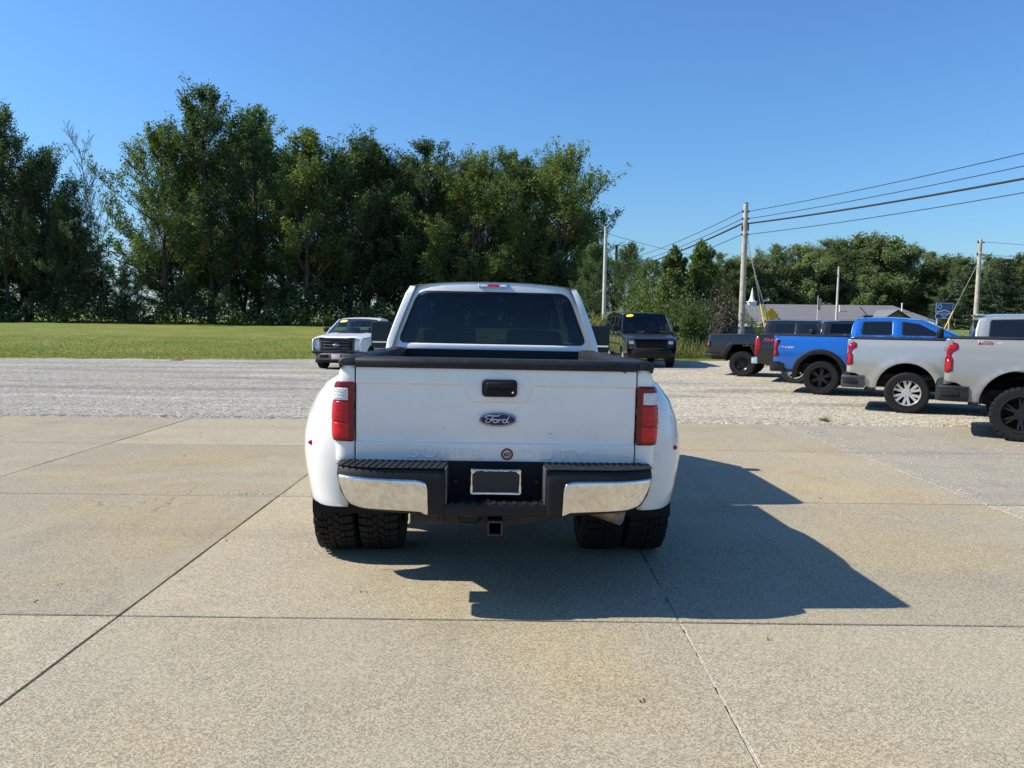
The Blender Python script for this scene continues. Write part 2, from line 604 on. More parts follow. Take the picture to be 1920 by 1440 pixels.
def concrete_mat(name, base, dark, warm, worn):
    m = bpy.data.materials.new(name)
    nt, b = nodes_of(m)
    pos = nt.nodes.new('ShaderNodeNewGeometry').outputs['Position']
    oi = nt.nodes.new('ShaderNodeObjectInfo').outputs['Random']
    vo = nt.nodes.new('ShaderNodeTexVoronoi'); vo.inputs['Scale'].default_value = 150
    nt.links.new(pos, vo.inputs['Vector'])
    cell = nt.nodes.new('ShaderNodeSeparateColor'); nt.links.new(vo.outputs['Color'], cell.inputs[0])
    c = mixrgb(nt, ramp(nt, noise(nt, pos, 0.42, 5, 0.6), 0.47, 0.66), base, warm)
    c = mixrgb(nt, ramp(nt, noise(nt, pos, 1.7, 6, 0.65), 0.50, 0.74, 0, 0.55), c, dark)
    streak = noise(nt, mapped(nt, pos, (0.25, 1.3, 1)), 0.9, 5, 0.6)
    c = mixrgb(nt, ramp(nt, streak, 0.52, 0.72, 0, 0.5 + worn * 0.4), c, dark)
    # aggregate: per-stone brightness
    st = ramp(nt, cell.outputs[0], 0.0, 1.0, 0.64, 1.36)
    c = mixrgb(nt, 1.0, c, st, 'MULTIPLY')
    fine = ramp(nt, noise(nt, pos, 210, 3, 0.6), 0.3, 0.7, 0.80, 1.20)
    c = mixrgb(nt, 1.0, c, fine, 'MULTIPLY')
    c = mixrgb(nt, 1.0, c, ramp(nt, oi, 0, 1, 0.87, 1.07), 'MULTIPLY')
    # soft tyre tracks and scuffs along the drive direction, faint water stains
    tr = noise(nt, mapped(nt, pos, (2.6, 0.10, 1)), 1.0, 3, 0.5)
    c = mixrgb(nt, ramp(nt, tr, 0.58, 0.74, 0, 0.28), c, (0.17, 0.155, 0.13))
    wt = noise(nt, pos, 0.8, 3, 0.45, 1.2)
    c = mixrgb(nt, ramp(nt, wt, 0.56, 0.60, 0, 0.16), c, (0.40, 0.35, 0.25))
    # hairline cracks
    ck = nt.nodes.new('ShaderNodeTexVoronoi'); ck.feature = 'DISTANCE_TO_EDGE'; ck.inputs['Scale'].default_value = 0.23
    wv = nt.nodes.new('ShaderNodeVectorMath'); wv.operation = 'ADD'
    nv = nt.nodes.new('ShaderNodeTexNoise'); nv.inputs['Scale'].default_value = 1.4; nv.inputs['Detail'].default_value = 6
    nt.links.new(pos, nv.inputs['Vector']); nt.links.new(pos, wv.inputs[0]); nt.links.new(nv.outputs['Color'], wv.inputs[1])
    nt.links.new(wv.outputs[0], ck.inputs['Vector'])
    msk = ramp(nt, noise(nt, pos, 0.35, 2), 0.55, 0.62)
    ckm = nt.nodes.new('ShaderNodeMath'); ckm.operation = 'MULTIPLY'
    nt.links.new(ramp(nt, ck.outputs['Distance'], 0.0008, 0.0022, 0.6, 0.0), ckm.inputs[0]); nt.links.new(msk, ckm.inputs[1])
    c = mixrgb(nt, ckm.outputs[0], c, (0.09, 0.08, 0.065))
    # small dark spots, old drips
    sp = nt.nodes.new('ShaderNodeTexVoronoi'); sp.inputs['Scale'].default_value = 1.6
    nt.links.new(pos, sp.inputs['Vector'])
    c = mixrgb(nt, ramp(nt, sp.outputs['Distance'], 0.012, 0.03, 0.55, 0.0), c, (0.06, 0.055, 0.05))
    nt.links.new(c, b.inputs['Base Color'])
    b.inputs['Roughness'].default_value = 0.85
    b.inputs['Specular IOR Level'].default_value = 0.3
    h = mixrgb(nt, 0.4, vo.outputs['Distance'], noise(nt, pos, 120, 2))
    bump(nt, h, 0.30, 0.004, b)
    MATS[name] = m


concrete_mat('concrete', (0.316, 0.274, 0.194), (0.244, 0.213, 0.154), (0.352, 0.284, 0.168), 0.0)
concrete_mat('concrete_worn', (0.335, 0.302, 0.234), (0.20, 0.188, 0.165), (0.33, 0.285, 0.20), 1.0)


def gravel_mat():
    m = bpy.data.materials.new('gravel')
    nt, b = nodes_of(m)
    pos = nt.nodes.new('ShaderNodeNewGeometry').outputs['Position']
    sep = nt.nodes.new('ShaderNodeSeparateXYZ'); nt.links.new(pos, sep.inputs[0])
    vo = nt.nodes.new('ShaderNodeTexVoronoi'); vo.inputs['Scale'].default_value = 34
    nt.links.new(pos, vo.inputs['Vector'])
    cell = nt.nodes.new('ShaderNodeSeparateColor'); nt.links.new(vo.outputs['Color'], cell.inputs[0])
    side = ramp(nt, sep.outputs[0], -7.0, 6.0)
    c = mixrgb(nt, side, (0.330, 0.308, 0.262), (0.460, 0.408, 0.308))
    bands = noise(nt, mapped(nt, pos, (0.10, 0.75, 1)), 1.0, 6, 0.62, 0.3)
    c = mixrgb(nt, ramp(nt, bands, 0.50, 0.64, 0, 0.62), c, (0.180, 0.170, 0.155))
    c = mixrgb(nt, ramp(nt, bands, 0.46, 0.34, 0, 0.75), c, (0.46, 0.43, 0.365))
    c = mixrgb(nt, ramp(nt, noise(nt, pos, 0.5, 5, 0.6), 0.52, 0.70, 0, 0.5), c, (0.33, 0.285, 0.205))
    c = mixrgb(nt, 1.0, c, ramp(nt, cell.outputs[0], 0, 1, 0.55, 1.45), 'MULTIPLY')
    c = mixrgb(nt, 1.0, c, ramp(nt, noise(nt, pos, 7, 5, 0.7), 0.3, 0.7, 0.78, 1.22), 'MULTIPLY')
    nt.links.new(c, b.inputs['Base Color'])
    b.inputs['Roughness'].default_value = 0.9
    b.inputs['Specular IOR Level'].default_value = 0.25
    n1 = bump(nt, vo.outputs['Distance'], 1.0, 0.02, b)
    bump(nt, noise(nt, pos, 5, 6, 0.7), 0.5, 0.05, b, n1)
    MATS['gravel'] = m


gravel_mat()


def lawn_mat():
    m = bpy.data.materials.new('lawn')
    nt, b = nodes_of(m)
    pos = nt.nodes.new('ShaderNodeNewGeometry').outputs['Position']
    c = mixrgb(nt, ramp(nt, noise(nt, pos, 0.22, 6, 0.65), 0.36, 0.66), (0.150, 0.196, 0.036), (0.228, 0.232, 0.054))
    c = mixrgb(nt, ramp(nt, noise(nt, mapped(nt, pos, (0.12, 0.55, 1)), 1.0, 5, 0.6), 0.50, 0.72, 0, 0.6), c, (0.110, 0.138, 0.024))
    c = mixrgb(nt, ramp(nt, noise(nt, pos, 1.3, 6, 0.7), 0.56, 0.72, 0, 0.7), c, (0.28, 0.225, 0.075))
    c = mixrgb(nt, 1.0, c, ramp(nt, noise(nt, pos, 9, 4, 0.7), 0.3, 0.7, 0.62, 1.38), 'MULTIPLY')
    nt.links.new(c, b.inputs['Base Color'])
    b.inputs['Roughness'].default_value = 0.9
    b.inputs['Specular IOR Level'].default_value = 0.2
    n1 = bump(nt, noise(nt, pos, 14, 4, 0.7), 0.9, 0.12, b)
    bump(nt, noise(nt, pos, 1.2, 4, 0.6), 0.6, 0.2, b, n1)
    MATS['lawn'] = m


lawn_mat()
pm('joint_dirt', (0.035, 0.032, 0.028), 0.95, var=0.4, vscale=30)
pm('joint_sealant', (0.42, 0.40, 0.36), 0.9, var=0.35, vscale=25)
pm('pebble', (0.46, 0.43, 0.37), 0.9, var=0.3, vscale=3)
pm('lot_pebble', (0.36, 0.335, 0.285), 0.9, var=0.35, vscale=3)
pm('dirt', (0.16, 0.12, 0.085), 0.95, var=0.3, vscale=12, bump=0.6, bscale=30)

GRAVEL_EDGE = [(-80, 30.2), (-40, 30.9), (-19.7, 31.7), (-14, 32.0), (-8.8, 33.0), (-3, 32.9), (2, 32.4), (6, 32.4), (8.0, 33.0), (10, 33.4), (14, 33.6), (22, 33.0), (45, 31.5), (80, 30)]
GX = np.array([p[0] for p in GRAVEL_EDGE]); GY = np.array([p[1] for p in GRAVEL_EDGE])


def wob(x, y):
    return 0.16 * math.sin(x * 1.9 + 0.6) + 0.10 * math.sin(x * 4.3 + 1.7) + 0.06 * math.sin(x * 9.1 + y)


def gravel_edge(x):
    return float(np.interp(x, GX, GY))


def rise(x, y):
    """lie of the land beyond the gravel lot"""
    dip = -0.15 * ss(14, 27, y) * ss(3, -6, x)
    left = 0.95 * ss(29, 82, y)
    right = 1.20 * ss(36, 72, y) - 2.0 * ss(78, 108, y)
    t = ss(14, 32, x)
    return left * (1 - t) + right * t + dip * (1 - ss(30, 70, y))


def ground_z(x, y):
    return rise(x, y) + (0.0 if y < gravel_edge(x) - 0.3 else 0.012)


SLAB_X = [-11.65, -8.50, -5.35, -2.215, 0.97, 4.54, 8.25]
SLAB_Y = [-7.40, -4.52, -1.65, 1.22, 4.11, 6.99, 9.84, 12.47]

# the lawn / land: one sheet out to the horizon
def axis_pts(bands):
    o = []
    for a, b, s in bands:
        o += list(np.arange(a, b, s))
    o.append(bands[-1][1])
    return o


mb = MB()
xs = axis_pts([(-2500, -300, 300), (-300, -100, 25), (-100, -40, 4), (-40, 60, 1.25), (60, 120, 4), (120, 320, 25), (320, 2600, 300)])
ys = axis_pts([(-600, -60, 60), (-60, 24, 6), (24, 40, 0.6), (40, 110, 1.5), (110, 300, 12), (300, 3000, 300)])


def land(x, y):
    ge = gravel_edge(x) + wob(x, y)
    z = rise(x, y) + 0.010 + 0.02 * math.sin(x * 0.7) * math.sin(y * 0.5) * ss(30, 45, y)
    z -= 0.16 * (1 - ss(ge - 0.5, ge + 0.1, y))
    return (x, y, z)


mb.grid(land, xs, ys)
g = mb.build('lawn', 'lawn', smooth=180, fix=False)
tag(g, 'mown green lawn rising gently to the tree line', 'lawn', kind='structure')

# gravel lot
mb = MB()


def lot(x, y):
    in_slab = ss(SLAB_X[0] - 0.25, SLAB_X[0] + 0.05, x) * (1 - ss(SLAB_X[-1] - 0.02, SLAB_X[-1] + 0.22, x)) * (1 - ss(SLAB_Y[-1] - 0.02, SLAB_Y[-1] + 0.16, y))
    z = 0.004 + 0.007 * math.sin(x * 1.3 + 0.7 * y) * math.sin(y * 1.1) + 0.005 * math.sin(x * 3.7 + y * 2.9) + 0.004 * math.sin(y * 6.1 + x * 0.6)
    z = z * (1 - in_slab) - 0.10 * in_slab
    z += rise(x, y)
    ge = gravel_edge(x) + wob(x, y)
    return (x, y, z - 0.25 * ss(ge - 0.25, ge + 0.55, y))


xs = axis_pts([(-80, -32, 3), (-32, 34, 0.3), (34, 80, 3)])
ys = axis_pts([(-140, -40, 20), (-40, -8, 4), (-8, 11.8, 1.1), (11.8, 13, 0.12), (13, 27, 0.3), (27, 36, 0.2)])
mb.grid(lot, xs, ys)
g = mb.build('gravel_lot', 'gravel', smooth=180, fix=False)
tag(g, 'compacted pale gravel parking lot beyond the concrete', 'gravel lot', kind='structure')

# concrete apron: bed with one slab object for every pour
mb = MB()
mb.box(SLAB_X[0] + 0.05, SLAB_X[-1] - 0.05, SLAB_Y[0] + 0.05, SLAB_Y[-1] - 0.05, -0.12, -0.050)
apron = mb.build('concrete_apron', 'joint_dirt')
tag(apron, 'jointed exposed aggregate concrete apron under the white pickup', 'concrete apron', kind='structure')


def slab(x0, x1, y0, y1, mat, y_far=None):
    bm = bmesh.new()
    n = 8
    jx, jy = 0.0095, 0.0105
    vs = {}
    for i in range(n + 1):
        for j in range(n + 1):
            x = x0 + jx + (x1 - x0 - 2 * jx) * i / n
            y = y0 + jy + (y1 - y0 - 2 * jy) * j / n
            if i in (0, n): x += random.uniform(-0.003, 0.003)
            if j in (0, n): y += random.uniform(-0.0025, 0.0025)
            vs[i, j] = bm.verts.new((x, y, 0))
    for i in range(n):
        for j in range(n):
            bm.faces.new((vs[i, j], vs[i + 1, j], vs[i + 1, j + 1], vs[i, j + 1]))
    r = bmesh.ops.extrude_edge_only(bm, edges=[e for e in bm.edges if e.is_boundary])
    nv = [v for v in r['geom'] if isinstance(v, bmesh.types.BMVert)]
    cx, cy = (x0 + x1) / 2, (y0 + y1) / 2
    for v in nv:
        v.co.x += 0.004 * (1 if v.co.x > cx else -1) * (abs(v.co.x - cx) > (x1 - x0) / 2 - 0.03)
        v.co.y += 0.003 * (1 if v.co.y > cy else -1) * (abs(v.co.y - cy) > (y1 - y0) / 2 - 0.03)
        v.co.z = -0.005
    r = bmesh.ops.extrude_edge_only(bm, edges=[e for e in bm.edges if e.is_boundary])
    for v in r['geom']:
        if isinstance(v, bmesh.types.BMVert): v.co.z = -0.09
    tilt = random.uniform(-0.0008, 0.0008)
    for v in bm.verts:
        v.co.z += tilt * (v.co.x - cx) if v.co.z > -0.02 else 0
    bmesh.ops.recalc_face_normals(bm, faces=bm.faces[:])
    me = bpy.data.meshes.new('slab'); bm.to_mesh(me); bm.free()
    o = new_obj('slab', me, apron, mat)
    return o


for i in range(len(SLAB_X) - 1):
    for j in range(len(SLAB_Y) - 1):
        slab(SLAB_X[i], SLAB_X[i + 1], SLAB_Y[j], SLAB_Y[j + 1], 'concrete_worn' if i == len(SLAB_X) - 2 else 'concrete')

# pale sealant left in the joint right of the truck, crumbling at its edges
mb = MB()
yy = -7.0
while yy < 12.3:
    ln = random.uniform(0.05, 0.35)
    if random.random() < 0.8:
        w = random.uniform(0.003, 0.008)
        xo = 0.97 + random.uniform(-0.003, 0.003)
        mb.box(xo - w, xo + w, yy, yy + ln, -0.052, random.uniform(-0.009, -0.003))
    yy += ln + random.uniform(0.0, 0.07)
mb.build('joint_sealant', 'joint_sealant', apron, smooth=0)


def stones(name, spots, mat, label, cat, parent=None):
    vs, fs = [], []
    base = np.array([(1, 0, 0), (0, 1, 0), (-1, 0, 0), (0, -1, 0), (0, 0, 1), (0, 0, -0.6)], float)
    fc = [(0, 1, 4), (1, 2, 4), (2, 3, 4), (3, 0, 4), (1, 0, 5), (2, 1, 5), (3, 2, 5), (0, 3, 5)]
    for (x, y, z, r) in spots:
        a = random.uniform(0, 6.28); ca, sa = math.cos(a), math.sin(a)
        k = len(vs)
        sx, sy, sz = (random.uniform(0.7, 1.3) for _ in range(3))
        for p in base:
            q = p * (r * sx, r * sy, r * sz * 0.7) * random.uniform(0.8, 1.15)
            vs.append((x + q[0] * ca - q[1] * sa, y + q[0] * sa + q[1] * ca, z + q[2]))
        fs += [tuple(i + k for i in f) for f in fc]
    me = bpy.data.meshes.new(name); me.from_pydata(vs, [], fs)
    o = new_obj(name, me, parent, mat)
    tag(o, label, cat, kind='stuff')
    return o


sp = []
for _ in range(1500):      # along the seam between old and newer concrete
    sp.append((4.54 + random.gauss(0.05, 0.10), random.uniform(2.5, 12.4), 0.003, random.uniform(0.004, 0.011)))
for _ in range(1600):      # gravel kicked onto the worn slabs
    sp.append((random.uniform(4.6, 8.2), 12.4 - abs(random.gauss(0, 2.4)), 0.003, random.uniform(0.005, 0.013)))
for _ in range(1700):      # spill along the apron's far edge
    x = random.uniform(-11, 8.2)
    sp.append((x, 12.5 - abs(random.gauss(0, 0.12)), 0.003, random.uniform(0.004, 0.012)))
for _ in range(160):       # crumbs at the broken joint corner beside the truck
    sp.append((-2.45 + random.gauss(0, 0.35), 7.03 + abs(random.gauss(0, 0.05)), 0.002, random.uniform(0.004, 0.011)))
for k in range(4):
    for _ in range(110):
        sp.append((random.uniform(-10, 8), SLAB_Y[4 + k % 3] + random.gauss(0, 0.012), -0.002, random.uniform(0.002, 0.005)))
stones('loose_gravel', sp, 'pebble', 'loose pale gravel scattered on the concrete seams', 'gravel')
sp = []
for _ in range(8000):     # proud stones of the lot itself
    y = 12.6 + 17 * random.random() ** 1.5
    x = random.uniform(-0.75 * y - 1, 0.75 * y + 1)
    sp.append((x, y, 0.012 + rise(x, y), random.uniform(0.006, 0.016)))
stones('lot_stones', sp, 'lot_pebble', 'loose stones lying proud on the gravel lot', 'gravel')

# twigs and grit on the near concrete
sp = []
for (px_, py_) in [(683, 1110), (1203, 1314), (1190, 1003), (270, 943), (65, 1128), (110, 1098), (425, 1015), (1540, 935), (1565, 937), (1440, 1200), (980, 1075), (210, 789), (275, 792), (375, 820), (290, 938)]:
    d = fw + rt * ((px_ - 960) / 1400) - up * ((py_ - 720) / 1400)
    p = Vector((0, 0, EYE)) + d * (-EYE / d.z)
    for _ in range(3):
        sp.append((p.x + random.gauss(0, 0.012), p.y + random.gauss(0, 0.012), 0.004, random.uniform(0.004, 0.009)))
stones('grit', sp, 'dirt', 'dark grit specks lying on the near concrete', 'grit')
# ------------------------------------------------------------------ vegetation
def leaf_mat(name, c1, c2, c3, trans=0.32):
    m = bpy.data.materials.new(name)
    m.use_nodes = True
    nt = m.node_tree; nt.nodes.clear()
    o = nt.nodes.new('ShaderNodeOutputMaterial')
    ge = nt.nodes.new('ShaderNodeNewGeometry')
    oi = nt.nodes.new('ShaderNodeObjectInfo')
    rnd = ge.outputs['Random Per Island']
    c = mixrgb(nt, ramp(nt, rnd, 0.0, 0.75), c1, c2)
    c = mixrgb(nt, ramp(nt, rnd, 0.90, 1.0), c, c3)
    big = noise(nt, ge.outputs['Position'], 0.45, 3, 0.6)
    c = mixrgb(nt, ramp(nt, big, 0.55, 0.72, 0, 0.45), c, c3)
    c = mixrgb(nt, 1.0, c, ramp(nt, oi.outputs['Random'], 0, 1, 0.78, 1.25), 'MULTIPLY')
    df = nt.nodes.new('ShaderNodeBsdfPrincipled')
    df.inputs['Roughness'].default_value = 0.55; df.inputs['Specular IOR Level'].default_value = 0.35
    tr = nt.nodes.new('ShaderNodeBsdfTranslucent')
    mx = nt.nodes.new('ShaderNodeMixShader'); mx.inputs[0].default_value = trans
    nt.links.new(c, df.inputs['Base Color'])
    c2_ = mixrgb(nt, 1.0, c, (1.35, 1.5, 0.6), 'MULTIPLY')
    nt.links.new(c2_, tr.inputs[0])
    nt.links.new(df.outputs[0], mx.inputs[1]); nt.links.new(tr.outputs[0], mx.inputs[2])
    nt.links.new(mx.outputs[0], o.inputs[0])
    MATS[name] = m


leaf_mat('leaf_maple', (0.054, 0.096, 0.042), (0.088, 0.136, 0.054), (0.140, 0.160, 0.055), 0.36)
leaf_mat('leaf_shaded', (0.036, 0.062, 0.024), (0.058, 0.088, 0.032), (0.085, 0.105, 0.036), 0.25)  # undergrowth leaves: shade under the trees put into a darker green
leaf_mat('leaf_bright', (0.080, 0.126, 0.036), (0.120, 0.166, 0.046), (0.190, 0.175, 0.050), 0.36)
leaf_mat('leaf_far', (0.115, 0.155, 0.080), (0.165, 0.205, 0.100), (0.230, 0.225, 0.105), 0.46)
leaf_mat('leaf_pine', (0.030, 0.055, 0.028), (0.050, 0.080, 0.036), (0.080, 0.100, 0.040), 0.15)
leaf_mat('leaf_weed', (0.120, 0.145, 0.045), (0.185, 0.185, 0.060), (0.26, 0.22, 0.10))
leaf_mat('leaf_dead', (0.075, 0.066, 0.042), (0.115, 0.095, 0.062), (0.10, 0.12, 0.05), 0.15)
leaf_mat('grass_blade', (0.130, 0.150, 0.026), (0.200, 0.195, 0.042), (0.28, 0.23, 0.08))
pm('bark', (0.070, 0.058, 0.046), 0.9, var=0.35, vscale=4, bump=0.8, bscale=14)
pm('bark_grey', (0.17, 0.155, 0.135), 0.9, var=0.3, vscale=4, bump=0.6, bscale=14)


def quads_mesh(name, C, U, V):
    """leaf quads (diamonds) from centres and half-axes"""
    n = len(C)
    P = np.empty((n, 4, 3), np.float32)
    P[:, 0] = C - U; P[:, 1] = C + V; P[:, 2] = C + U; P[:, 3] = C - V
    me = bpy.data.meshes.new(name)
    me.vertices.add(4 * n); me.vertices.foreach_set('co', P.reshape(-1))
    me.loops.add(4 * n); me.loops.foreach_set('vertex_index', np.arange(4 * n, dtype=np.int32))
    me.polygons.add(n)
    me.polygons.foreach_set('loop_start', np.arange(0, 4 * n, 4, dtype=np.int32))
    me.update(calc_edges=True)
    me.validate()
    return me


def leaf_axes(n, size, up_bias, rng, aspect=0.62):
    N = rng.normal(size=(n, 3)); N[:, 2] += up_bias
    N /= np.linalg.norm(N, axis=1)[:, None]
    A = rng.normal(size=(n, 3)); A -= N * (A * N).sum(1)[:, None]
    A /= np.linalg.norm(A, axis=1)[:, None]
    B = np.cross(N, A)
    s = size * (0.45 + 1.05 * rng.uniform(0, 1, n) ** 1.3)[:, None]
    return A * s, B * s * aspect


def make_tree(seed, H=24.0, spread=5.5, base=0.22, leaves=15000, size=0.17, rise_=0.9, leaders=2, dens=1.0, cluster=0.34, top_pow=0.8):
    """returns (trunk mesh, crown mesh): tapered trunk with limbs and twigs, leaves spread along the twigs"""
    rng = np.random.default_rng(seed)
    rd = random.Random(seed)
    mb = MB()
    tips = []

    def branch(p, d, length, r, level):
        n = 5 if level < 2 else 3
        pts = [p]; cur = p.copy(); dd = d.copy()
        for k in range(n):
            dd = (dd + Vector((rd.gauss(0, 0.13), rd.gauss(0, 0.13), rd.gauss(0.07 * rise_, 0.08)))).normalized()
            cur = cur + dd * (length / n)
            pts.append(cur.copy())
        if level <= 2 and r > 0.012:
            mb.tube(pts, [r * (1 - 0.75 * k / n) for k in range(n + 1)], 5 if level == 0 else 4, cap=False)
        if level == 3:
            mb.tube([pts[0], pts[1], pts[-1]], [0.016, 0.012, 0.006], 3, cap=False)
        if level >= 3:
            for q in pts[1:]:
                tips.append((q, min(1.0, length / 1.1)))
            return
        if level == 2:
            for q in pts[2:]:
                tips.append((q, 0.8 * min(1.0, length / 2.0)))
        kids = {1: rd.randint(6, 8), 2: rd.randint(4, 5)}[level]
        for k in range(kids):
            t = 0.25 + 0.75 * (k + rd.random() * 0.6) / kids
            i = min(n - 1, int(t * n)); q = pts[i].lerp(pts[i + 1], t * n - i if t * n - i <= 1 else 1)
            az = rd.uniform(0, 2 * math.pi)
            side = Vector((math.cos(az), math.sin(az), rd.uniform(0.1, 0.9) * rise_)).normalized()
            nd = (dd * 0.75 + side * 0.75 + Vector((0, 0, 0.25 * rise_))).normalized()
            branch(q, nd, length * rd.uniform(0.34, 0.60) * (1.15 - 0.35 * t), r * 0.42, level + 1)

    # stem(s)
    for s in range(leaders):
        az0 = rd.uniform(0, 6.28)
        lean = 0.0 if leaders == 1 else rd.uniform(0.05, 0.15)
        n = 12
        hh = H * (1.0 if s == 0 else rd.uniform(0.78, 0.95))
        pts = []
        for k in range(n + 1):
            t = k / n
            off = lean * hh * (t ** 1.1) * 0.55
            pts.append(Vector((math.cos(az0) * off + rd.gauss(0, 0.09) * t * 3, math.sin(az0) * off + rd.gauss(0, 0.09) * t * 3, -0.3 + t * hh * 0.95)))
        r0 = H * (0.0125 if leaders == 1 else 0.0095)
        mb.tube(pts, [r0 * (1 - t / n) ** 0.75 + 0.015 for t in range(n + 1)], 7, cap=False)
        nl = int(22 * dens) if leaders == 1 else int(15 * dens)
        for k in range(nl):
            t = base + (0.97 - base) * ((k + rd.random()) / nl)
            i = min(n - 1, int(t * n)); q = pts[i].lerp(pts[i + 1], t * n - i)
            az = k * 2.399 + rd.uniform(-0.5, 0.5)
            u = (t - base) / (1 - base)
            prof = (math.sin(math.pi * min(1, (0.22 + 0.80 * u))) ** top_pow) * 0.95 + 0.08
            el = rd.uniform(0.25, 0.6) + 0.65 * u * rise_
            d = Vector((math.cos(az) * math.cos(el), math.sin(az) * math.cos(el), math.sin(el)))
            branch(q, d, spread * prof * rd.uniform(0.72, 1.2), r0 * 0.42 * (1.1 - 0.75 * u), 1)
        tips.append((pts[-1], 0.15))
    T = np.array([q[:] for q, w in tips]); Wt = np.array([w for q, w in tips]); Wt /= Wt.sum()
    # thin whole clumps so that light gaps open
    keep = rng.uniform(size=len(T)) > 0.14
    Wt = Wt * keep; Wt /= Wt.sum()
    idx = rng.choice(len(T), leaves, p=Wt)
    C = T[idx] + rng.normal(size=(leaves, 3)) * cluster * np.array([1, 1, 0.8])
    C[:, 2] = np.maximum(C[:, 2], 0.15)
    U, V = leaf_axes(leaves, size, 0.5, rng)
    tm = bpy.data.meshes.new('trunk'); tm.from_pydata(mb.v, [], mb.f); tm.shade_smooth()
    cm = quads_mesh('crown', C, U, V)
    return tm, cm


def make_conifer(seed, H=14.0, leaves=9000, spread=3.4):
    rng = np.random.default_rng(seed); rd = random.Random(seed)
    mb = MB()
    mb.tube([(0, 0, -0.3), (0.1, 0, H * 0.5), (0, 0.1, H * 0.98)], [H * 0.014, H * 0.009, 0.02], 6, cap=False)
    pts = []
    z = 0.8
    while z < H * 0.98:
        u = z / H
        for k in range(rd.randint(5, 7)):
            az = rd.uniform(0, 6.28); ln = spread * (1 - u) ** 0.8 * rd.uniform(0.75, 1.15) + 0.2
            d = np.array([math.cos(az), math.sin(az), rd.uniform(-0.15, 0.3)])
            e = np.array([0, 0, z]) + d * ln
            mb.tube([(0, 0, z), tuple(e)], [0.035, 0.008], 3, cap=False)
            for t in np.linspace(0.25, 1, max(3, int(ln * 4))):
                pts.append(np.array([0, 0, z]) + d * ln * t + rng.normal(size=3) * 0.1)
        z += rd.uniform(0.45, 0.7)
    T = np.array(pts)
    C = T[rng.integers(0, len(T), leaves)] + rng.normal(size=(leaves, 3)) * (0.22, 0.22, 0.10)
    U, V = leaf_axes(leaves, 0.20, 0.8, rng, 0.35)
    tm = bpy.data.meshes.new('trunk'); tm.from_pydata(mb.v, [], mb.f)
    return tm, quads_mesh('crown', C, U, V)


def make_bush(seed, rx, ry, h, leaves, size, stems=14, hollow=0.35, up_bias=0.4):
    """shrub: stems fanning from the base, leaves in uneven clumps around them"""
    rng = np.random.default_rng(seed); rd = random.Random(seed)
    mb = MB(); cl = []
    for k in range(stems):
        az = rd.uniform(0, 6.28); rr = rd.uniform(0.2, 1.0) ** 0.6
        top = Vector((math.cos(az) * rx * rr, math.sin(az) * ry * rr, h * rd.uniform(0.45, 1.0) * (1.08 - 0.45 * rr * rr)))
        b0 = Vector((math.cos(az) * rx * rr * 0.25, math.sin(az) * ry * rr * 0.25, -0.1))
        mid = b0.lerp(top, 0.5) + Vector((rd.gauss(0, 0.08), rd.gauss(0, 0.08), 0.1))
        mb.tube([b0, mid, top], [0.022, 0.014, 0.004], 4, cap=False)
        for t in np.linspace(0.12, 1.0, 9):
            q = b0.lerp(mid, t * 2) if t < 0.5 else mid.lerp(top, t * 2 - 1)
            cl.append(q[:])
            for _ in range(2):
                e = Vector(q) + Vector((rd.gauss(0, 0.24) * rx, rd.gauss(0, 0.24) * ry, rd.gauss(0.02, 0.09) * h))
                cl.append(e[:])
    T = np.array(cl)
    C = T[rng.integers(0, len(T), leaves)] + rng.normal(size=(leaves, 3)) * np.array([0.10 * rx + 0.04, 0.10 * ry + 0.04, 0.05 * h + 0.03])
    C[:, 2] = np.abs(C[:, 2])
    U, V = leaf_axes(leaves, size, up_bias, rng)
    tm = bpy.data.meshes.new('stems'); tm.from_pydata(mb.v, [], mb.f)
    return tm, quads_mesh('foliage', C, U, V)


def plant(name, meshes, loc, rz, s, label, cat, group, leaf, bark='bark', parts=('trunk', 'crown'), sz=None):
    t = empty(name, loc, rz)
    t.scale = (s, s, sz or s)
    tag(t, label, cat, group)
    for pn, me, mt in ((parts[0], meshes[0], bark), (parts[1], meshes[1], leaf)):
        o = bpy.data.objects.new(pn, me)
        col.objects.link(o); o.parent = t
        if len(me.materials) == 0:
            me.materials.append(MATS[mt])
        if me.materials[0] != MATS[mt]:
            o.material_slots[0].link = 'OBJECT'
            o.material_slots[0].material = MATS[mt]
    return t


ORD = ['first', 'second', 'third', 'fourth', 'fifth', 'sixth', 'seventh', 'eighth', 'ninth', 'tenth', 'eleventh', 'twelfth', 'thirteenth', 'fourteenth', 'fifteenth', 'sixteenth', 'seventeenth', 'eighteenth', 'nineteenth', 'twentieth',
       'twenty-first', 'twenty-second', 'twenty-third', 'twenty-fourth', 'twenty-fifth', 'twenty-sixth', 'twenty-seventh', 'twenty-eighth', 'twenty-ninth', 'thirtieth']


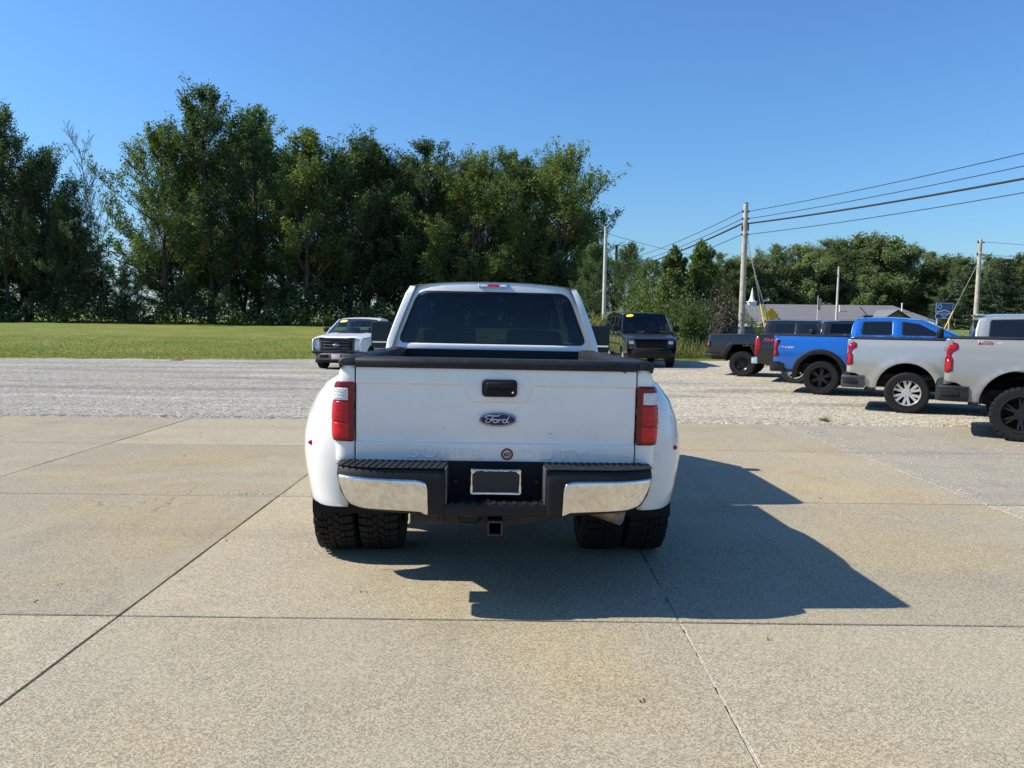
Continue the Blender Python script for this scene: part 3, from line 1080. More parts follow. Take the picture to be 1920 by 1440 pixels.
# variants: (meshes, height)
TV = [make_tree(101, 24, 7.0, 0.10, 36000, 0.120, 1.0, 2, 1.3, 0.22),
      make_tree(102, 24, 7.6, 0.06, 38000, 0.120, 0.9, 1, 1.35, 0.22),
      make_tree(103, 24, 6.4, 0.20, 28000, 0.125, 1.15, 2, 1.15, 0.22),
      make_tree(104, 24, 7.2, 0.08, 36000, 0.120, 1.05, 3, 1.15, 0.22),
      make_tree(105, 24, 6.2, 0.16, 30000, 0.120, 1.2, 1, 1.3, 0.24),
      make_tree(106, 24, 8.2, 0.03, 40000, 0.125, 0.8, 2, 1.25, 0.24)]
FV = [make_tree(121, 17, 5.4, 0.08, 20000, 0.165, 0.8, 1, 1.2, 0.30),
      make_tree(122, 17, 5.0, 0.12, 19000, 0.165, 0.95, 2, 1.1, 0.30),
      make_tree(123, 17, 4.2, 0.30, 11000, 0.165, 1.1, 2, 0.8, 0.30)]
CV = [make_conifer(131), make_conifer(132, 14, 8000, 3.0)]


def tree_at(px_, top_py, Y, var, label, group, leaf='leaf_maple', name='broadleaf_tree', variants=None, H0=24.0, wide=1.0):
    p = cam_point(px_, 600, Y)
    zt = cam_point(px_, top_py, Y).z
    gz = ground_z(p.x, Y)
    s = (zt - gz) / (H0 * 1.0)
    t = plant(name, (variants or TV)[var], (p.x, Y, gz - 0.05), random.uniform(0, 6.28), s * wide, label, 'tree', group, leaf, sz=s)
    return t


WOOD = 'trees of the dark wood beyond the lawn'
# front row of the wood, from the picture's edge to the gap behind the truck's roof: (px, top px, distance, variant, leaf, width, label)
rows = [
    (-95, 215, 78, 1, 'leaf_maple', 1.05, 'dark broadleaf tree cut off by the photo edge'),
    (18, 188, 76, 0, 'leaf_maple', 0.80, 'tall slim dark tree with ragged top, leftmost in the wood'),
    (92, 256, 77, 3, 'leaf_maple', 0.78, 'dark tree with sloping right side beside the bare sapling'),
    (146, 372, 75, 5, 'leaf_maple', 0.75, 'low dark tree at the foot of the gap in the tree line'),
    (312, 232, 76, 1, 'leaf_bright', 0.92, 'yellowish green tree right of the bare sapling'),
    (402, 152, 77, 0, 'leaf_maple', 0.92, 'tallest tree of the wood, its crown rising above all others'),
    (486, 180, 80, 2, 'leaf_maple', 0.92, 'tall airy tree with bare forked limbs showing below its crown'),
    (577, 240, 76, 4, 'leaf_bright', 1.1, 'green tree with yellow patches right of the tallest tree'),
    (655, 240, 78, 3, 'leaf_maple', 0.95, 'dark tree with pointed top above the parked white pickup'),
    (722, 254, 80, 2, 'leaf_maple', 1.0, 'dark feathery tree second right of the parked white pickup'),
    (795, 252, 78, 0, 'leaf_maple', 1.0, 'broad dark tree with spiky flat top left of the cab'),
    (885, 268, 76, 3, 'leaf_bright', 1.0, 'lighter green tree straight above the white cab roof'),
    (965, 272, 79, 1, 'leaf_maple', 0.9, 'dense tree just right of the roof brake light'),
    (1042, 256, 77, 3, 'leaf_bright', 1.05, 'large tree ending the wood, branch reaching out over the poles'),
]
for (px_, tp, Y, v, lf, wd, lab) in rows:
    tree_at(px_, tp, Y, v, lab, WOOD, lf, wide=wd * 1.08)
# second row behind, seen only through gaps
for k, (px_, tp) in enumerate([(-40, 260), (60, 300), (125, 440), (235, 520), (345, 290), (440, 260), (530, 270), (620, 280), (690, 290), (760, 290), (840, 300), (925, 300), (1000, 300), (1060, 360)]):
    tree_at(px_, tp, 90 + (k * 37 % 9), (k * 2 + 1) % 6, ORD[k] + ' tree from the left in the half hidden back row of the wood', 'back row of the wood', 'leaf_maple', wide=1.15)
# lower trees filling the foot of the wood
for k, px_ in enumerate([-60, -10, 50, 120, 190, 245, 330, 395, 455, 540, 610, 690, 760, 850, 930, 1010, 1075]):
    tree_at(px_, (405 if not 130 < px_ < 280 else 520) + (k * 53 % 70), 79.5 + (k * 29 % 5), [5, 1, 3][k % 3], ORD[k] + ' short understorey tree from the left in the shade of the wood', 'understorey of the wood', 'leaf_bright' if k % 3 == 1 else 'leaf_maple', name='understorey_tree', wide=1.9)

# bare sapling in the gap
rd = random.Random(5)
mb = MB()
P0 = cam_point(205, 600, 76); gz = ground_z(P0.x, 76); HT = cam_point(205, 285, 76).z - gz
def twig(p, d, ln, r, lv):
    pts = [p]
    for k in range(4):
        d = (d + Vector((rd.gauss(0, 0.06), rd.gauss(0, 0.06), 0.05))).normalized(); p = p + d * ln / 4; pts.append(p)
    mb.tube(pts, [r, r * 0.8, r * 0.6, r * 0.4, r * 0.25], 4, cap=False)
    if lv < 3:
        for k in range(5 if lv else 26):
            t = rd.uniform(0.35 if lv == 0 else 0.2, 1.0); i = min(3, int(t * 4)); q = pts[i].lerp(pts[i + 1], t * 4 - i)
            az = rd.uniform(0, 6.28)
            nd = (d * 0.9 + Vector((math.cos(az), math.sin(az), 0.5)) * 0.8).normalized()
            twig(q, nd, ln * (0.20 if lv == 0 else 0.45) * rd.uniform(0.6, 1.2) * (1.3 - 0.6 * t), max(0.016, r * 0.35), lv + 1)
twig(Vector((0, 0, 0)), Vector((0, 0, 1)), HT, 0.10, 0)
o = mb.build('bare_tree', 'bark_grey', smooth=0, fix=False, loc=(P0.x, 76, gz))
tag(o, 'thin leafless sapling standing in the gap of the tree line', 'tree')

# undergrowth along the foot of the wood
def scatter_leaves(name, gen, n, size, leaf, label, cat, seed, up_bias=0.3, aspect=0.62):
    rng = np.random.default_rng(seed)
    C = gen(rng, n)
    U, V = leaf_axes(len(C), size, up_bias, rng, aspect)
    me = quads_mesh(name, C, U, V)
    o = new_obj(name, me, None, leaf)
    tag(o, label, cat, kind='stuff')
    return o


def under(rng, n):
    x = rng.uniform(-78, 9, n)
    hgt = 2.7 + 1.1 * np.sin(x * 0.55) + 0.8 * np.sin(x * 1.31 + 1) + 0.7 * np.sin(x * 2.9 + 2)
    hgt = np.clip(hgt, 0.7, 5.0)
    y = 73.2 + 3.5 * rng.uniform(size=n) ** 1.4 + 0.5 * np.sin(x * 0.9)
    z = hgt * np.sqrt(rng.uniform(0, 1, n)) * np.clip((y - 72.5) / 1.6, 0.15, 1)
    gz = np.array([rise(a, b) for a, b in zip(x, y)])
    return np.stack([x, y, z + gz], 1)


scatter_leaves('undergrowth', under, 60000, 0.13, 'leaf_shaded', 'dark tangled undergrowth along the foot of the wood', 'undergrowth', 41)


def under2(rng, n):
    k = rng.integers(0, 16, n)
    cx = np.array([-60, -52, -41, -33.5, -27, -24, -20.5, -18, -15.2, -13.4, -12, -7.5, -3, 1.5, 4.5, 7])[k]
    r = rng.uniform(0.9, 1.8, 16)[k]
    return np.stack([cx + rng.normal(size=n) * r * 0.8, 73 + rng.normal(size=n) * 0.5, np.abs(rng.normal(size=n)) * r * 0.7 + 0.85], 1)


scatter_leaves('brambles', under2, 9000, 0.13, 'leaf_bright', 'lighter bramble clumps in front of the wood', 'brambles', 42)

# right-hand far wood
FARW = 'trees of the far wood behind the church'
far = [(1345, 470, 127, 0), (1385, 478, 128, 1), (1425, 480, 128, 0), (1463, 452, 132, 2), (1492, 455, 134, 2), (1520, 470, 128, 1), (1545, 443, 131, 0), (1580, 448, 134, 1),
       (1608, 431, 130, 1), (1640, 455, 135, 0), (1668, 440, 129, 1), (1700, 462, 133, 2), (1735, 468, 137, 0), (1712, 500, 131, 2), (1772, 472, 126, 1), (1800, 480, 124, 0),
       (1860, 480, 128, 0), (1905, 470, 104, 1), (1950, 474, 108, 0), (1460, 500, 131, 1), (1500, 505, 132, 0), (1560, 500, 129, 1), (1620, 498, 126, 0), (1365, 500, 132, 1), (1405, 510, 133, 0),
       (1680, 520, 132, 1), (1750, 520, 127, 0), (1790, 525, 108, 1), (1830, 500, 118, 0), (1650, 505, 129, 1), (1885, 520, 112, 0), (2010, 470, 112, 1)]
rank = {k: i for i, k in enumerate(sorted((j for j in range(len(far)) if j not in (3, 8, 10, 11, 17)), key=lambda j: far[j][0]))}
for k, (px_, tp, Y, v) in enumerate(far):
    lab = {3: 'leaning pale crowned tree at the left end of the far wood', 8: 'tallest tree of the far wood above the grey roof', 10: 'broad tree right of the tallest one in the far wood',
           11: 'open crowned pale tree with sky showing through, right of the roof', 17: 'brownish tree at the right edge of the photo'}.get(k) or ORD[rank[k]] + ' broadleaf tree from the tall cable pole in the far wood'
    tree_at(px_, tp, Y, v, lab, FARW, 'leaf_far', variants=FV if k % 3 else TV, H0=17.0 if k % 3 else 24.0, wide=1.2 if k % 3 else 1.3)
PINE = 'pines beside the blue sign'
for k, (px_, tp, Y) in enumerate([(1768, 540, 95), (1795, 515, 96), (1815, 492, 92), (1850, 505, 90), (1880, 484, 94)]):
    tree_at(px_, tp, Y, k % 2, ORD[k] + ' dark green pine counting rightwards from the blue sign', PINE, 'leaf_pine', name='pine_tree', variants=CV, H0=14.0, wide=1.5)

# dark trees with the pale pole, behind the van
for k, (px_, tp, Y, v, lab) in enumerate([(1112, 455, 66, 4, 'thin ragged dark tree just left of the pale bare pole'), (1180, 447, 68, 2, 'spiky dark tree right of the pale bare pole'),
                                            (1150, 480, 72, 5, 'low dark tree between the pale pole and the dark one'), (1222, 482, 62, 1, 'dark rounded tree behind the vine covered trees'), (1095, 520, 70, 1, 'low dark tree behind the right side of the cab')]):
    tree_at(px_, tp, Y, v, lab, None, 'leaf_maple', wide=1.0 if k < 2 else 1.5)

# vine-covered columnar trees behind the van
def make_column(seed, R, h, leaves, size):
    rng = np.random.default_rng(seed); rd = random.Random(seed)
    mb = MB()
    mb.tube([(0, 0, -0.1), (0.05, 0, h * 0.5), (0, 0.03, h * 0.97)], [0.10, 0.07, 0.02], 6, cap=False)
    z = h * rng.uniform(0, 1, leaves) ** 0.9
    a = rng.uniform(0, 6.283, leaves)
    u = z / h
    lump = 1 + 0.22 * np.sin(a * 2 + z * 1.9 + seed) + 0.18 * np.sin(a * 5 + z * 3.7) + 0.12 * np.sin(z * 7 + a * 3)
    r = R * np.clip(1 - u ** 3.6, 0.02, 1) ** 0.6 * (0.72 + 0.45 * np.sin(3.1 * u) ** 2) * lump * np.sqrt(rng.uniform(0.25, 1.0, leaves)) + 0.10 * rng.normal(size=leaves)
    C = np.stack([np.cos(a) * r, np.sin(a) * r, z + 0.12 * rng.normal(size=leaves)], 1)
    C[:, 2] = np.abs(C[:, 2])
    for k in range(16):            # ragged shoots
        m0 = rng.integers(0, leaves - 160); t_ = np.linspace(0, 1, 130)[:, None]
        a_ = rng.uniform(0, 6.283); d_ = np.array([math.cos(a_) * 0.5, math.sin(a_) * 0.5, 0.9]); st_ = np.array([math.cos(a_) * R * 0.6, math.sin(a_) * R * 0.6, h * rng.uniform(0.45, 0.88)])
        C[m0:m0 + 130] = st_ + d_ * t_ * rng.uniform(0.3, 0.6) + rng.normal(size=(130, 3)) * 0.07
    U, V = leaf_axes(leaves, size, 0.3, rng, 0.8)
    tm = bpy.data.meshes.new('stems'); tm.from_pydata(mb.v, [], mb.f)
    return tm, quads_mesh('foliage', C, U, V)


BV = [make_column(201, 0.80, 6.0, 16000, 0.068), make_column(202, 1.02, 6.4, 20000, 0.068), make_bush(203, 1.5, 1.3, 3.2, 12000, 0.060, 20), make_bush(204, 1.3, 1.2, 2.2, 7000, 0.055, 18)]


def bush_at(px_, base_py, Y, var, H, h0, label, cat, leaf, name, group=None, wide=1.0, bark='bark'):
    p = cam_point(px_, 600, Y)
    s = H / h0
    return plant(name, BV[var], (p.x, Y, ground_z(p.x, Y) - 0.03), random.uniform(0, 6.28), wide, label, cat, group, leaf, bark, ('stems', 'foliage'), sz=s)


bush_at(1262, 0, 42, 0, 5.6, 6.0, 'slender pointed tree smothered in green vines, behind the van', 'tree', 'leaf_bright', 'vine_covered_tree', wide=0.95)
bush_at(1311, 0, 43, 1, 6.0, 6.4, 'taller vine covered tree with brown leaves on its right side', 'tree', 'leaf_bright', 'vine_covered_tree', wide=0.95)
bush_at(1222, 0, 44, 2, 4.4, 3.2, 'leafy green bush left of the vine covered trees', 'bush', 'leaf_bright', 'leafy_bush', wide=1.1)
bush_at(1290, 0, 38, 2, 3.3, 3.2, 'thick green bush in front of the vine covered trees', 'bush', 'leaf_bright', 'leafy_bush', wide=0.75)
bush_at(1335, 0, 41, 2, 3.6, 3.2, 'brown half dead bush beside the pole', 'bush', 'leaf_dead', 'dead_bush', wide=0.85)
bush_at(1357, 0, 44, 2, 3.0, 3.2, 'dull green brown bush just left of the tall pole', 'bush', 'leaf_dead', 'dead_bush', wide=0.8)
bush_at(1180, 0, 46, 3, 2.4, 2.2, 'pale yellow green bush above the van roof', 'bush', 'leaf_weed', 'weedy_bush', wide=1.5)
bush_at(1232, 0, 40, 3, 2.2, 2.2, 'yellowish weedy bush behind the van windscreen', 'bush', 'leaf_weed', 'weedy_bush', wide=1.1)
bush_at(1150, 0, 50, 3, 2.2, 2.2, 'yellow green bush left of the van roof', 'bush', 'leaf_weed', 'weedy_bush', wide=1.4)
bush_at(1425, 0, 46, 3, 1.9, 2.2, 'round dark green shrub in front of the white church gable', 'bush', 'leaf_maple', 'round_shrub', wide=0.9)
# bare brown twigs in the dead bush
mb = MB(); rd = random.Random(9)
P0 = cam_point(1318, 600, 39.5)
for k in range(26):
    az = rd.uniform(0, 6.28); b0 = Vector((rd.gauss(0, 0.35), rd.gauss(0, 0.25), 0)); ln = rd.uniform(1.0, 2.6)
    tp = b0 + Vector((math.cos(az) * ln * 0.35, math.sin(az) * ln * 0.3, ln))
    mb.tube([b0, b0.lerp(tp, 0.5) + Vector((rd.gauss(0, 0.12), 0, 0)), tp], [0.022, 0.014, 0.006], 4, cap=False)
    for j in range(5):
        q = b0.lerp(tp, rd.uniform(0.35, 0.95)); e = q + Vector((rd.gauss(0, 0.4), rd.gauss(0, 0.3), rd.uniform(0.1, 0.6)))
        mb.tube([q, e], [0.011, 0.005], 3, cap=False)
o = mb.build('bare_twig_bush', 'bark_grey', smooth=0, fix=False, loc=(P0.x, 39.5, ground_z(P0.x, 39.5)))
tag(o, 'grey brown leafless twiggy bush between the van and the tall pole', 'bush')


# tall weeds and rough grass behind the van and the row of pickups
def blades(name, spots, leaf, label, cat, parent=None):
    n = len(spots)
    S = np.array(spots)                                     # x y z h w lean-azimuth lean
    up_ = np.stack([np.cos(S[:, 5]) * S[:, 6], np.sin(S[:, 5]) * S[:, 6], np.ones(n)], 1)
    up_ /= np.linalg.norm(up_, axis=1)[:, None]
    base = S[:, :3]
    a = S[:, 5] + np.random.default_rng(3).uniform(0, 3.14, n)
    side = np.stack([np.cos(a), np.sin(a), np.zeros(n)], 1) * S[:, 4:5]
    C = base + up_ * S[:, 3:4] * 0.5
    me = quads_mesh(name, C, up_ * S[:, 3:4] * 0.5, side)
    o = new_obj(name, me, parent, leaf)
    if label: tag(o, label, cat, kind='stuff')
    return o


rng = np.random.default_rng(77)
sp = []
for _ in range(16000):
    x = rng.uniform(3.5, 17); y = gravel_edge(x) + 0.9 + 9 * rng.uniform() ** 1.4
    hh = (0.25 + 0.9 * rng.uniform() ** 2) * (0.45 + 0.55 * ss(0.5, 3.5, y - gravel_edge(x)))
    sp.append((x, y, ground_z(x, y) - 0.02, hh, 0.012 + 0.012 * rng.uniform(), rng.uniform(0, 6.28), rng.uniform(0, 0.6)))
blades('tall_weeds', sp, 'leaf_weed', 'tall dry yellow green weeds behind the van and the black pickup', 'weeds')
sp = []
for _ in range(60000):
    y = 29 + 22 * rng.uniform() ** 1.7
    x = rng.uniform(-0.72 * y - 1, 0.52 * y)
    if y < gravel_edge(x) + wob(x, y) - (0.35 if rng.uniform() > 0.10 else 1.3 * rng.uniform()) + 0.3 * rng.uniform(): continue
    sp.append((x, y, max(land(x, y)[2], rise(x, y) - 0.01) - 0.01, 0.05 + 0.06 * rng.uniform(), 0.010 + 0.006 * rng.uniform(), rng.uniform(0, 6.28), rng.uniform(0, 0.7)))
blades('lawn_grass', sp, 'grass_blade', 'short grass blades of the lawn', 'grass')
sp = []
for _ in range(150):
    a = rng.uniform(0, 6.28); r = abs(rng.normal()) * 0.05
    sp.append((math.cos(a) * r, math.sin(a) * r, 0, 0.06 + 0.12 * rng.uniform(), 0.006, a, rng.uniform(0.1, 1.0)))
pw = cam_point(1545, 790, 12.95)
w = blades('weed', sp, 'leaf_bright', None, None)
w.location = (pw.x, 12.9, 0.0); w.scale = (0.7, 0.7, 0.6)
tag(w, 'small green weed growing from the gravel at the concrete edge', 'weed')
mb = MB()
mb.lathe([(0.0, 0.55), (0.05, 0.48), (0.11, 0.30), (0.14, 0.10), (0.145, 0.0)], 14, 'z')
for i, v in enumerate(mb.v):
    mb.v[i] = (v[0] * (1 + 0.25 * math.sin(i * 1.7)), v[1] * 0.6 * (1 + 0.2 * math.cos(i * 2.3)), v[2] * (1 + 0.2 * math.sin(i * 3.1)))
pw = cam_point(331, 673, 31.0)
o = mb.build('dirt_heap', 'dirt', loc=(pw.x, 31.0, rise(pw.x, 31.0)))
o.scale = (0.5, 0.5, 0.6)
tag(o, 'small brown heap of dirt at the edge of the lawn', 'dirt heap')
# ------------------------------------------------------------------ vehicles: shared builders
WHEEL_CACHE = {}


def tyre_mesh(R, w, rr, tread):
    mb = MB()
    h = w / 2
    rb = R - (0.014 if tread else 0.0)
    prof = [(-h * 0.80, rr - 0.005), (-h * 0.92, rr + 0.008), (-h * 0.985, rr + (R - rr) * 0.35), (-h, rr + (R - rr) * 0.55), (-h * 0.975, rr + (R - rr) * 0.78),
            (-h * 0.90, rb - 0.020), (-h * 0.78, rb - 0.006), (-h * 0.4, rb), (0, rb + 0.001), (h * 0.4, rb), (h * 0.78, rb - 0.006), (h * 0.90, rb - 0.020),
            (h * 0.975, rr + (R - rr) * 0.78), (h, rr + (R - rr) * 0.55), (h * 0.985, rr + (R - rr) * 0.35), (h * 0.92, rr + 0.008), (h * 0.80, rr - 0.005)]
    mb.lathe(prof, 56, 'x')
    for s in (-1, 1):                      # raised bead on the sidewall
        mb.lathe([(s * h * 0.975, rr + 0.012), (s * h * 1.01, rr + 0.022), (s * h * 0.985, rr + 0.034)], 56, 'x')
    if tread:
        rd = random.Random(4)

        def block(s0, s1, a0, a1, sk0, sk1, top0, top1, bot):
            # tread block in cylindrical coordinates, skewed across its width
            vs = []
            for (r0, r1) in ((bot, bot), (top0, top1)):
                for (s, a, r) in ((s0, a0 + sk0, r0), (s1, a0 + sk1, r1), (s1, a1 + sk1, r1), (s0, a1 + sk0, r0)):
                    vs.append((s, r * math.cos(a), r * math.sin(a)))
            mb.add(vs, [(0, 1, 2, 3), (4, 7, 6, 5), (0, 4, 5, 1), (1, 5, 6, 2), (2, 6, 7, 3), (3, 7, 4, 0)])
        n = 42 if tread == 2 else 30
        st = 2 * math.pi / n
        for k in range(n):
            a = k * st
            for s in (-1, 1):
                o = 0.5 * st if s > 0 else 0
                # shoulder lug wrapping on to the sidewall
                lug = 0.66 + 0.10 * (k % 2)
                block(s * h * 0.52, s * h * 0.93, a + o, a + o + st * lug, 0, 0.10 * st, R - 0.001, R - 0.008, R - 0.03)
                block(s * h * 0.93, s * h * 1.015, a + o + 0.1 * st, a + o + st * (lug + 0.05), 0, 0, R - 0.008, R - 0.034 - 0.012 * (k % 2), R - 0.06)
                # hooked inner blocks
                block(s * h * 0.07, s * h * 0.28, a + o + 0.15 * st, a + o + st * 0.92, 0.30 * st, 0, R, R, R - 0.03)
                block(s * h * 0.31, s * h * 0.48, a + o - 0.12 * st, a + o + st * 0.58, 0, 0.25 * st, R, R, R - 0.03)
    me = bpy.data.meshes.new('tyre'); me.from_pydata(mb.v, [], mb.f)
    bm = bmesh.new(); bm.from_mesh(me); bmesh.ops.recalc_face_normals(bm, faces=bm.faces[:]); bm.to_mesh(me); bm.free()
    me.shade_smooth(); me.set_sharp_from_angle(angle=math.radians(30))
    return me


def rim_mesh(R, w, rr, style):
    mb = MB(); h = w / 2
    r = rr - 0.004
    mb.lathe([(-h * 0.75, r), (-h * 0.6, r * 0.93), (h * 0.55, r * 0.92), (h * 0.70, r * 0.945), (h * 0.80, r * 0.985), (h * 0.86, r), (h * 0.80, r * 1.012)], 48, 'x')
    hub = 0.075
    if style == 'steel':
        mb.lathe([(h * 0.55, r * 0.93), (h * 0.45, r * 0.8), (h * 0.15, r * 0.62), (h * 0.15, r * 0.45), (h * 0.35, r * 0.36), (h * 0.38, 0)], 40, 'x')
        for k in range(24):
            a = 2 * math.pi * k / 24
            mb.lathe([(h * 0.86, 0.0), (h * 0.86, 0.008), (h * 0.74, 0.011)], 6, 'x', (0, r * 0.955 * math.cos(a), r * 0.955 * math.sin(a)))
    elif style == 'plain':
        mb.lathe([(h * 0.5, r * 0.93), (h * 0.2, r * 0.8), (-h * 0.05, r * 0.5), (0, 0)], 40, 'x')
    else:
        mb.lathe([(h * 0.2, hub * 1.35), (h * 0.62, hub * 1.2), (h * 0.66, hub * 0.9), (h * 0.66, 0.0)], 24, 'x')
        for k in range(6):
            a = 2 * math.pi * (k + 0.25) / 6
            for s in (-1, 1):
                a1 = a + s * (0.22 if style == 'split' else 0.13)
                w0, w1 = (0.027, 0.034) if style == 'split' else (0.024, 0.020)
                d0 = Vector((0, math.cos(a + s * 0.10), math.sin(a + s * 0.10))); d1 = Vector((0, math.cos(a1), math.sin(a1)))
                n0 = Vector((0, -d0.z, d0.y)); n1 = Vector((0, -d1.z, d1.y))
                p0, p1 = d0 * hub * 0.9, d1 * r * 0.955
                vs = []
                for (p, nn, ww, xf, xb) in ((p0, n0, w0, h * 0.62, h * 0.3), (p0.lerp(p1, 0.5), (n0 + n1) / 2, (w0 + w1) / 2, h * 0.70, h * 0.32), (p1, n1, w1, h * 0.74, h * 0.30)):
                    vs += [(xf, *(p + nn * ww * 0.72)[1:]), (xf, *(p - nn * ww * 0.72)[1:]), (xb, *(p - nn * ww)[1:]), (xb, *(p + nn * ww)[1:])]
                fs = []
                for i in range(2):
                    for j in range(4):
                        fs.append((i * 4 + j, i * 4 + (j + 1) % 4, (i + 1) * 4 + (j + 1) % 4, (i + 1) * 4 + j))
                fs += [(0, 3, 2, 1), (8, 9, 10, 11)]
                mb.add(vs, fs)
        for k in range(6):
            a = 2 * math.pi * (k + 0.75) / 6
            mb.lathe([(h * 0.74, 0.0), (h * 0.74, 0.009), (h * 0.5, 0.012)], 6, 'x', (0, 0.066 * math.cos(a), 0.066 * math.sin(a)))
    me = bpy.data.meshes.new('rim'); me.from_pydata(mb.v, [], mb.f)
    bm = bmesh.new(); bm.from_mesh(me); bmesh.ops.recalc_face_normals(bm, faces=bm.faces[:]); bm.to_mesh(me); bm.free()
    me.shade_smooth(); me.set_sharp_from_angle(angle=math.radians(35))
    return me


def wheel(parent, x, y, R, w, rr, style, rim_mat, outward, tread=0, z0=0.0, rot=0.0, rubber='rubber'):
    key = (R, w, rr, style, tread)
    if key not in WHEEL_CACHE:
        m3 = MB(); m3.lathe([(-w * 0.10, rr * 0.915), (-w * 0.06, rr * 0.75), (0.0, rr * 0.70), (0.0, 0.0)], 32, 'x')
        dme = bpy.data.meshes.new('brake_disc'); dme.from_pydata(m3.v, [], m3.f)
        WHEEL_CACHE[key] = (tyre_mesh(R, w, rr, tread), rim_mesh(R, w, rr, style), dme)
    e = empty('wheel', (x, y, R - 0.006 + z0), 0, parent)
    e.rotation_euler = (rot, 0, 0 if outward > 0 else math.pi)
    for nm, me, mt in (('tyre', WHEEL_CACHE[key][0], rubber), ('rim', WHEEL_CACHE[key][1], rim_mat), ('brake_disc', WHEEL_CACHE[key][2], 'void')):
        o = bpy.data.objects.new(nm, me); col.objects.link(o); o.parent = e
        if len(me.materials) == 0: me.materials.append(MATS[mt])
        if me.materials[0] != MATS[mt]:
            o.material_slots[0].link = 'OBJECT'; o.material_slots[0].material = MATS[mt]
    return e


def liner(parent, y, z, R, W, depth=0.62):
    """dark inner wheel housing"""
    for s in (1, -1):
        mb = MB()
        x1 = s * (W - 0.035); x0 = s * (W - depth)
        mb.lathe([(x1, R), (x0, R), (x0, 0.0)], 22, 'x', (0, y, z), math.radians(8), math.radians(172))
        mb.build('wheel_housing', 'void', parent, fix=False)


def seat(parent, x, y, z, mat, w=0.5):
    mb = MB()
    mb.box(x - w / 2, x + w / 2, y - 0.10, y + 0.42, z - 0.12, z + 0.04, 0.05)
    vs = len(mb.v)
    mb.box(x - w / 2, x + w / 2, y - 0.22, y - 0.08, z, z + 0.58, 0.05)
    mb.box(x - 0.13, x + 0.13, y - 0.23, y - 0.12, z + 0.60, z + 0.80, 0.04)
    return mb.build('seat', mat, parent)


def interp(pts, q, k=1):
    """interpolate list of (y,z): k=1 z at y, k=0 y at z"""
    a = [p[1 - k] for p in pts]; b = [p[k] for p in pts]
    if a[0] > a[-1]: a, b = a[::-1], b[::-1]
    return float(np.interp(q, a, b))


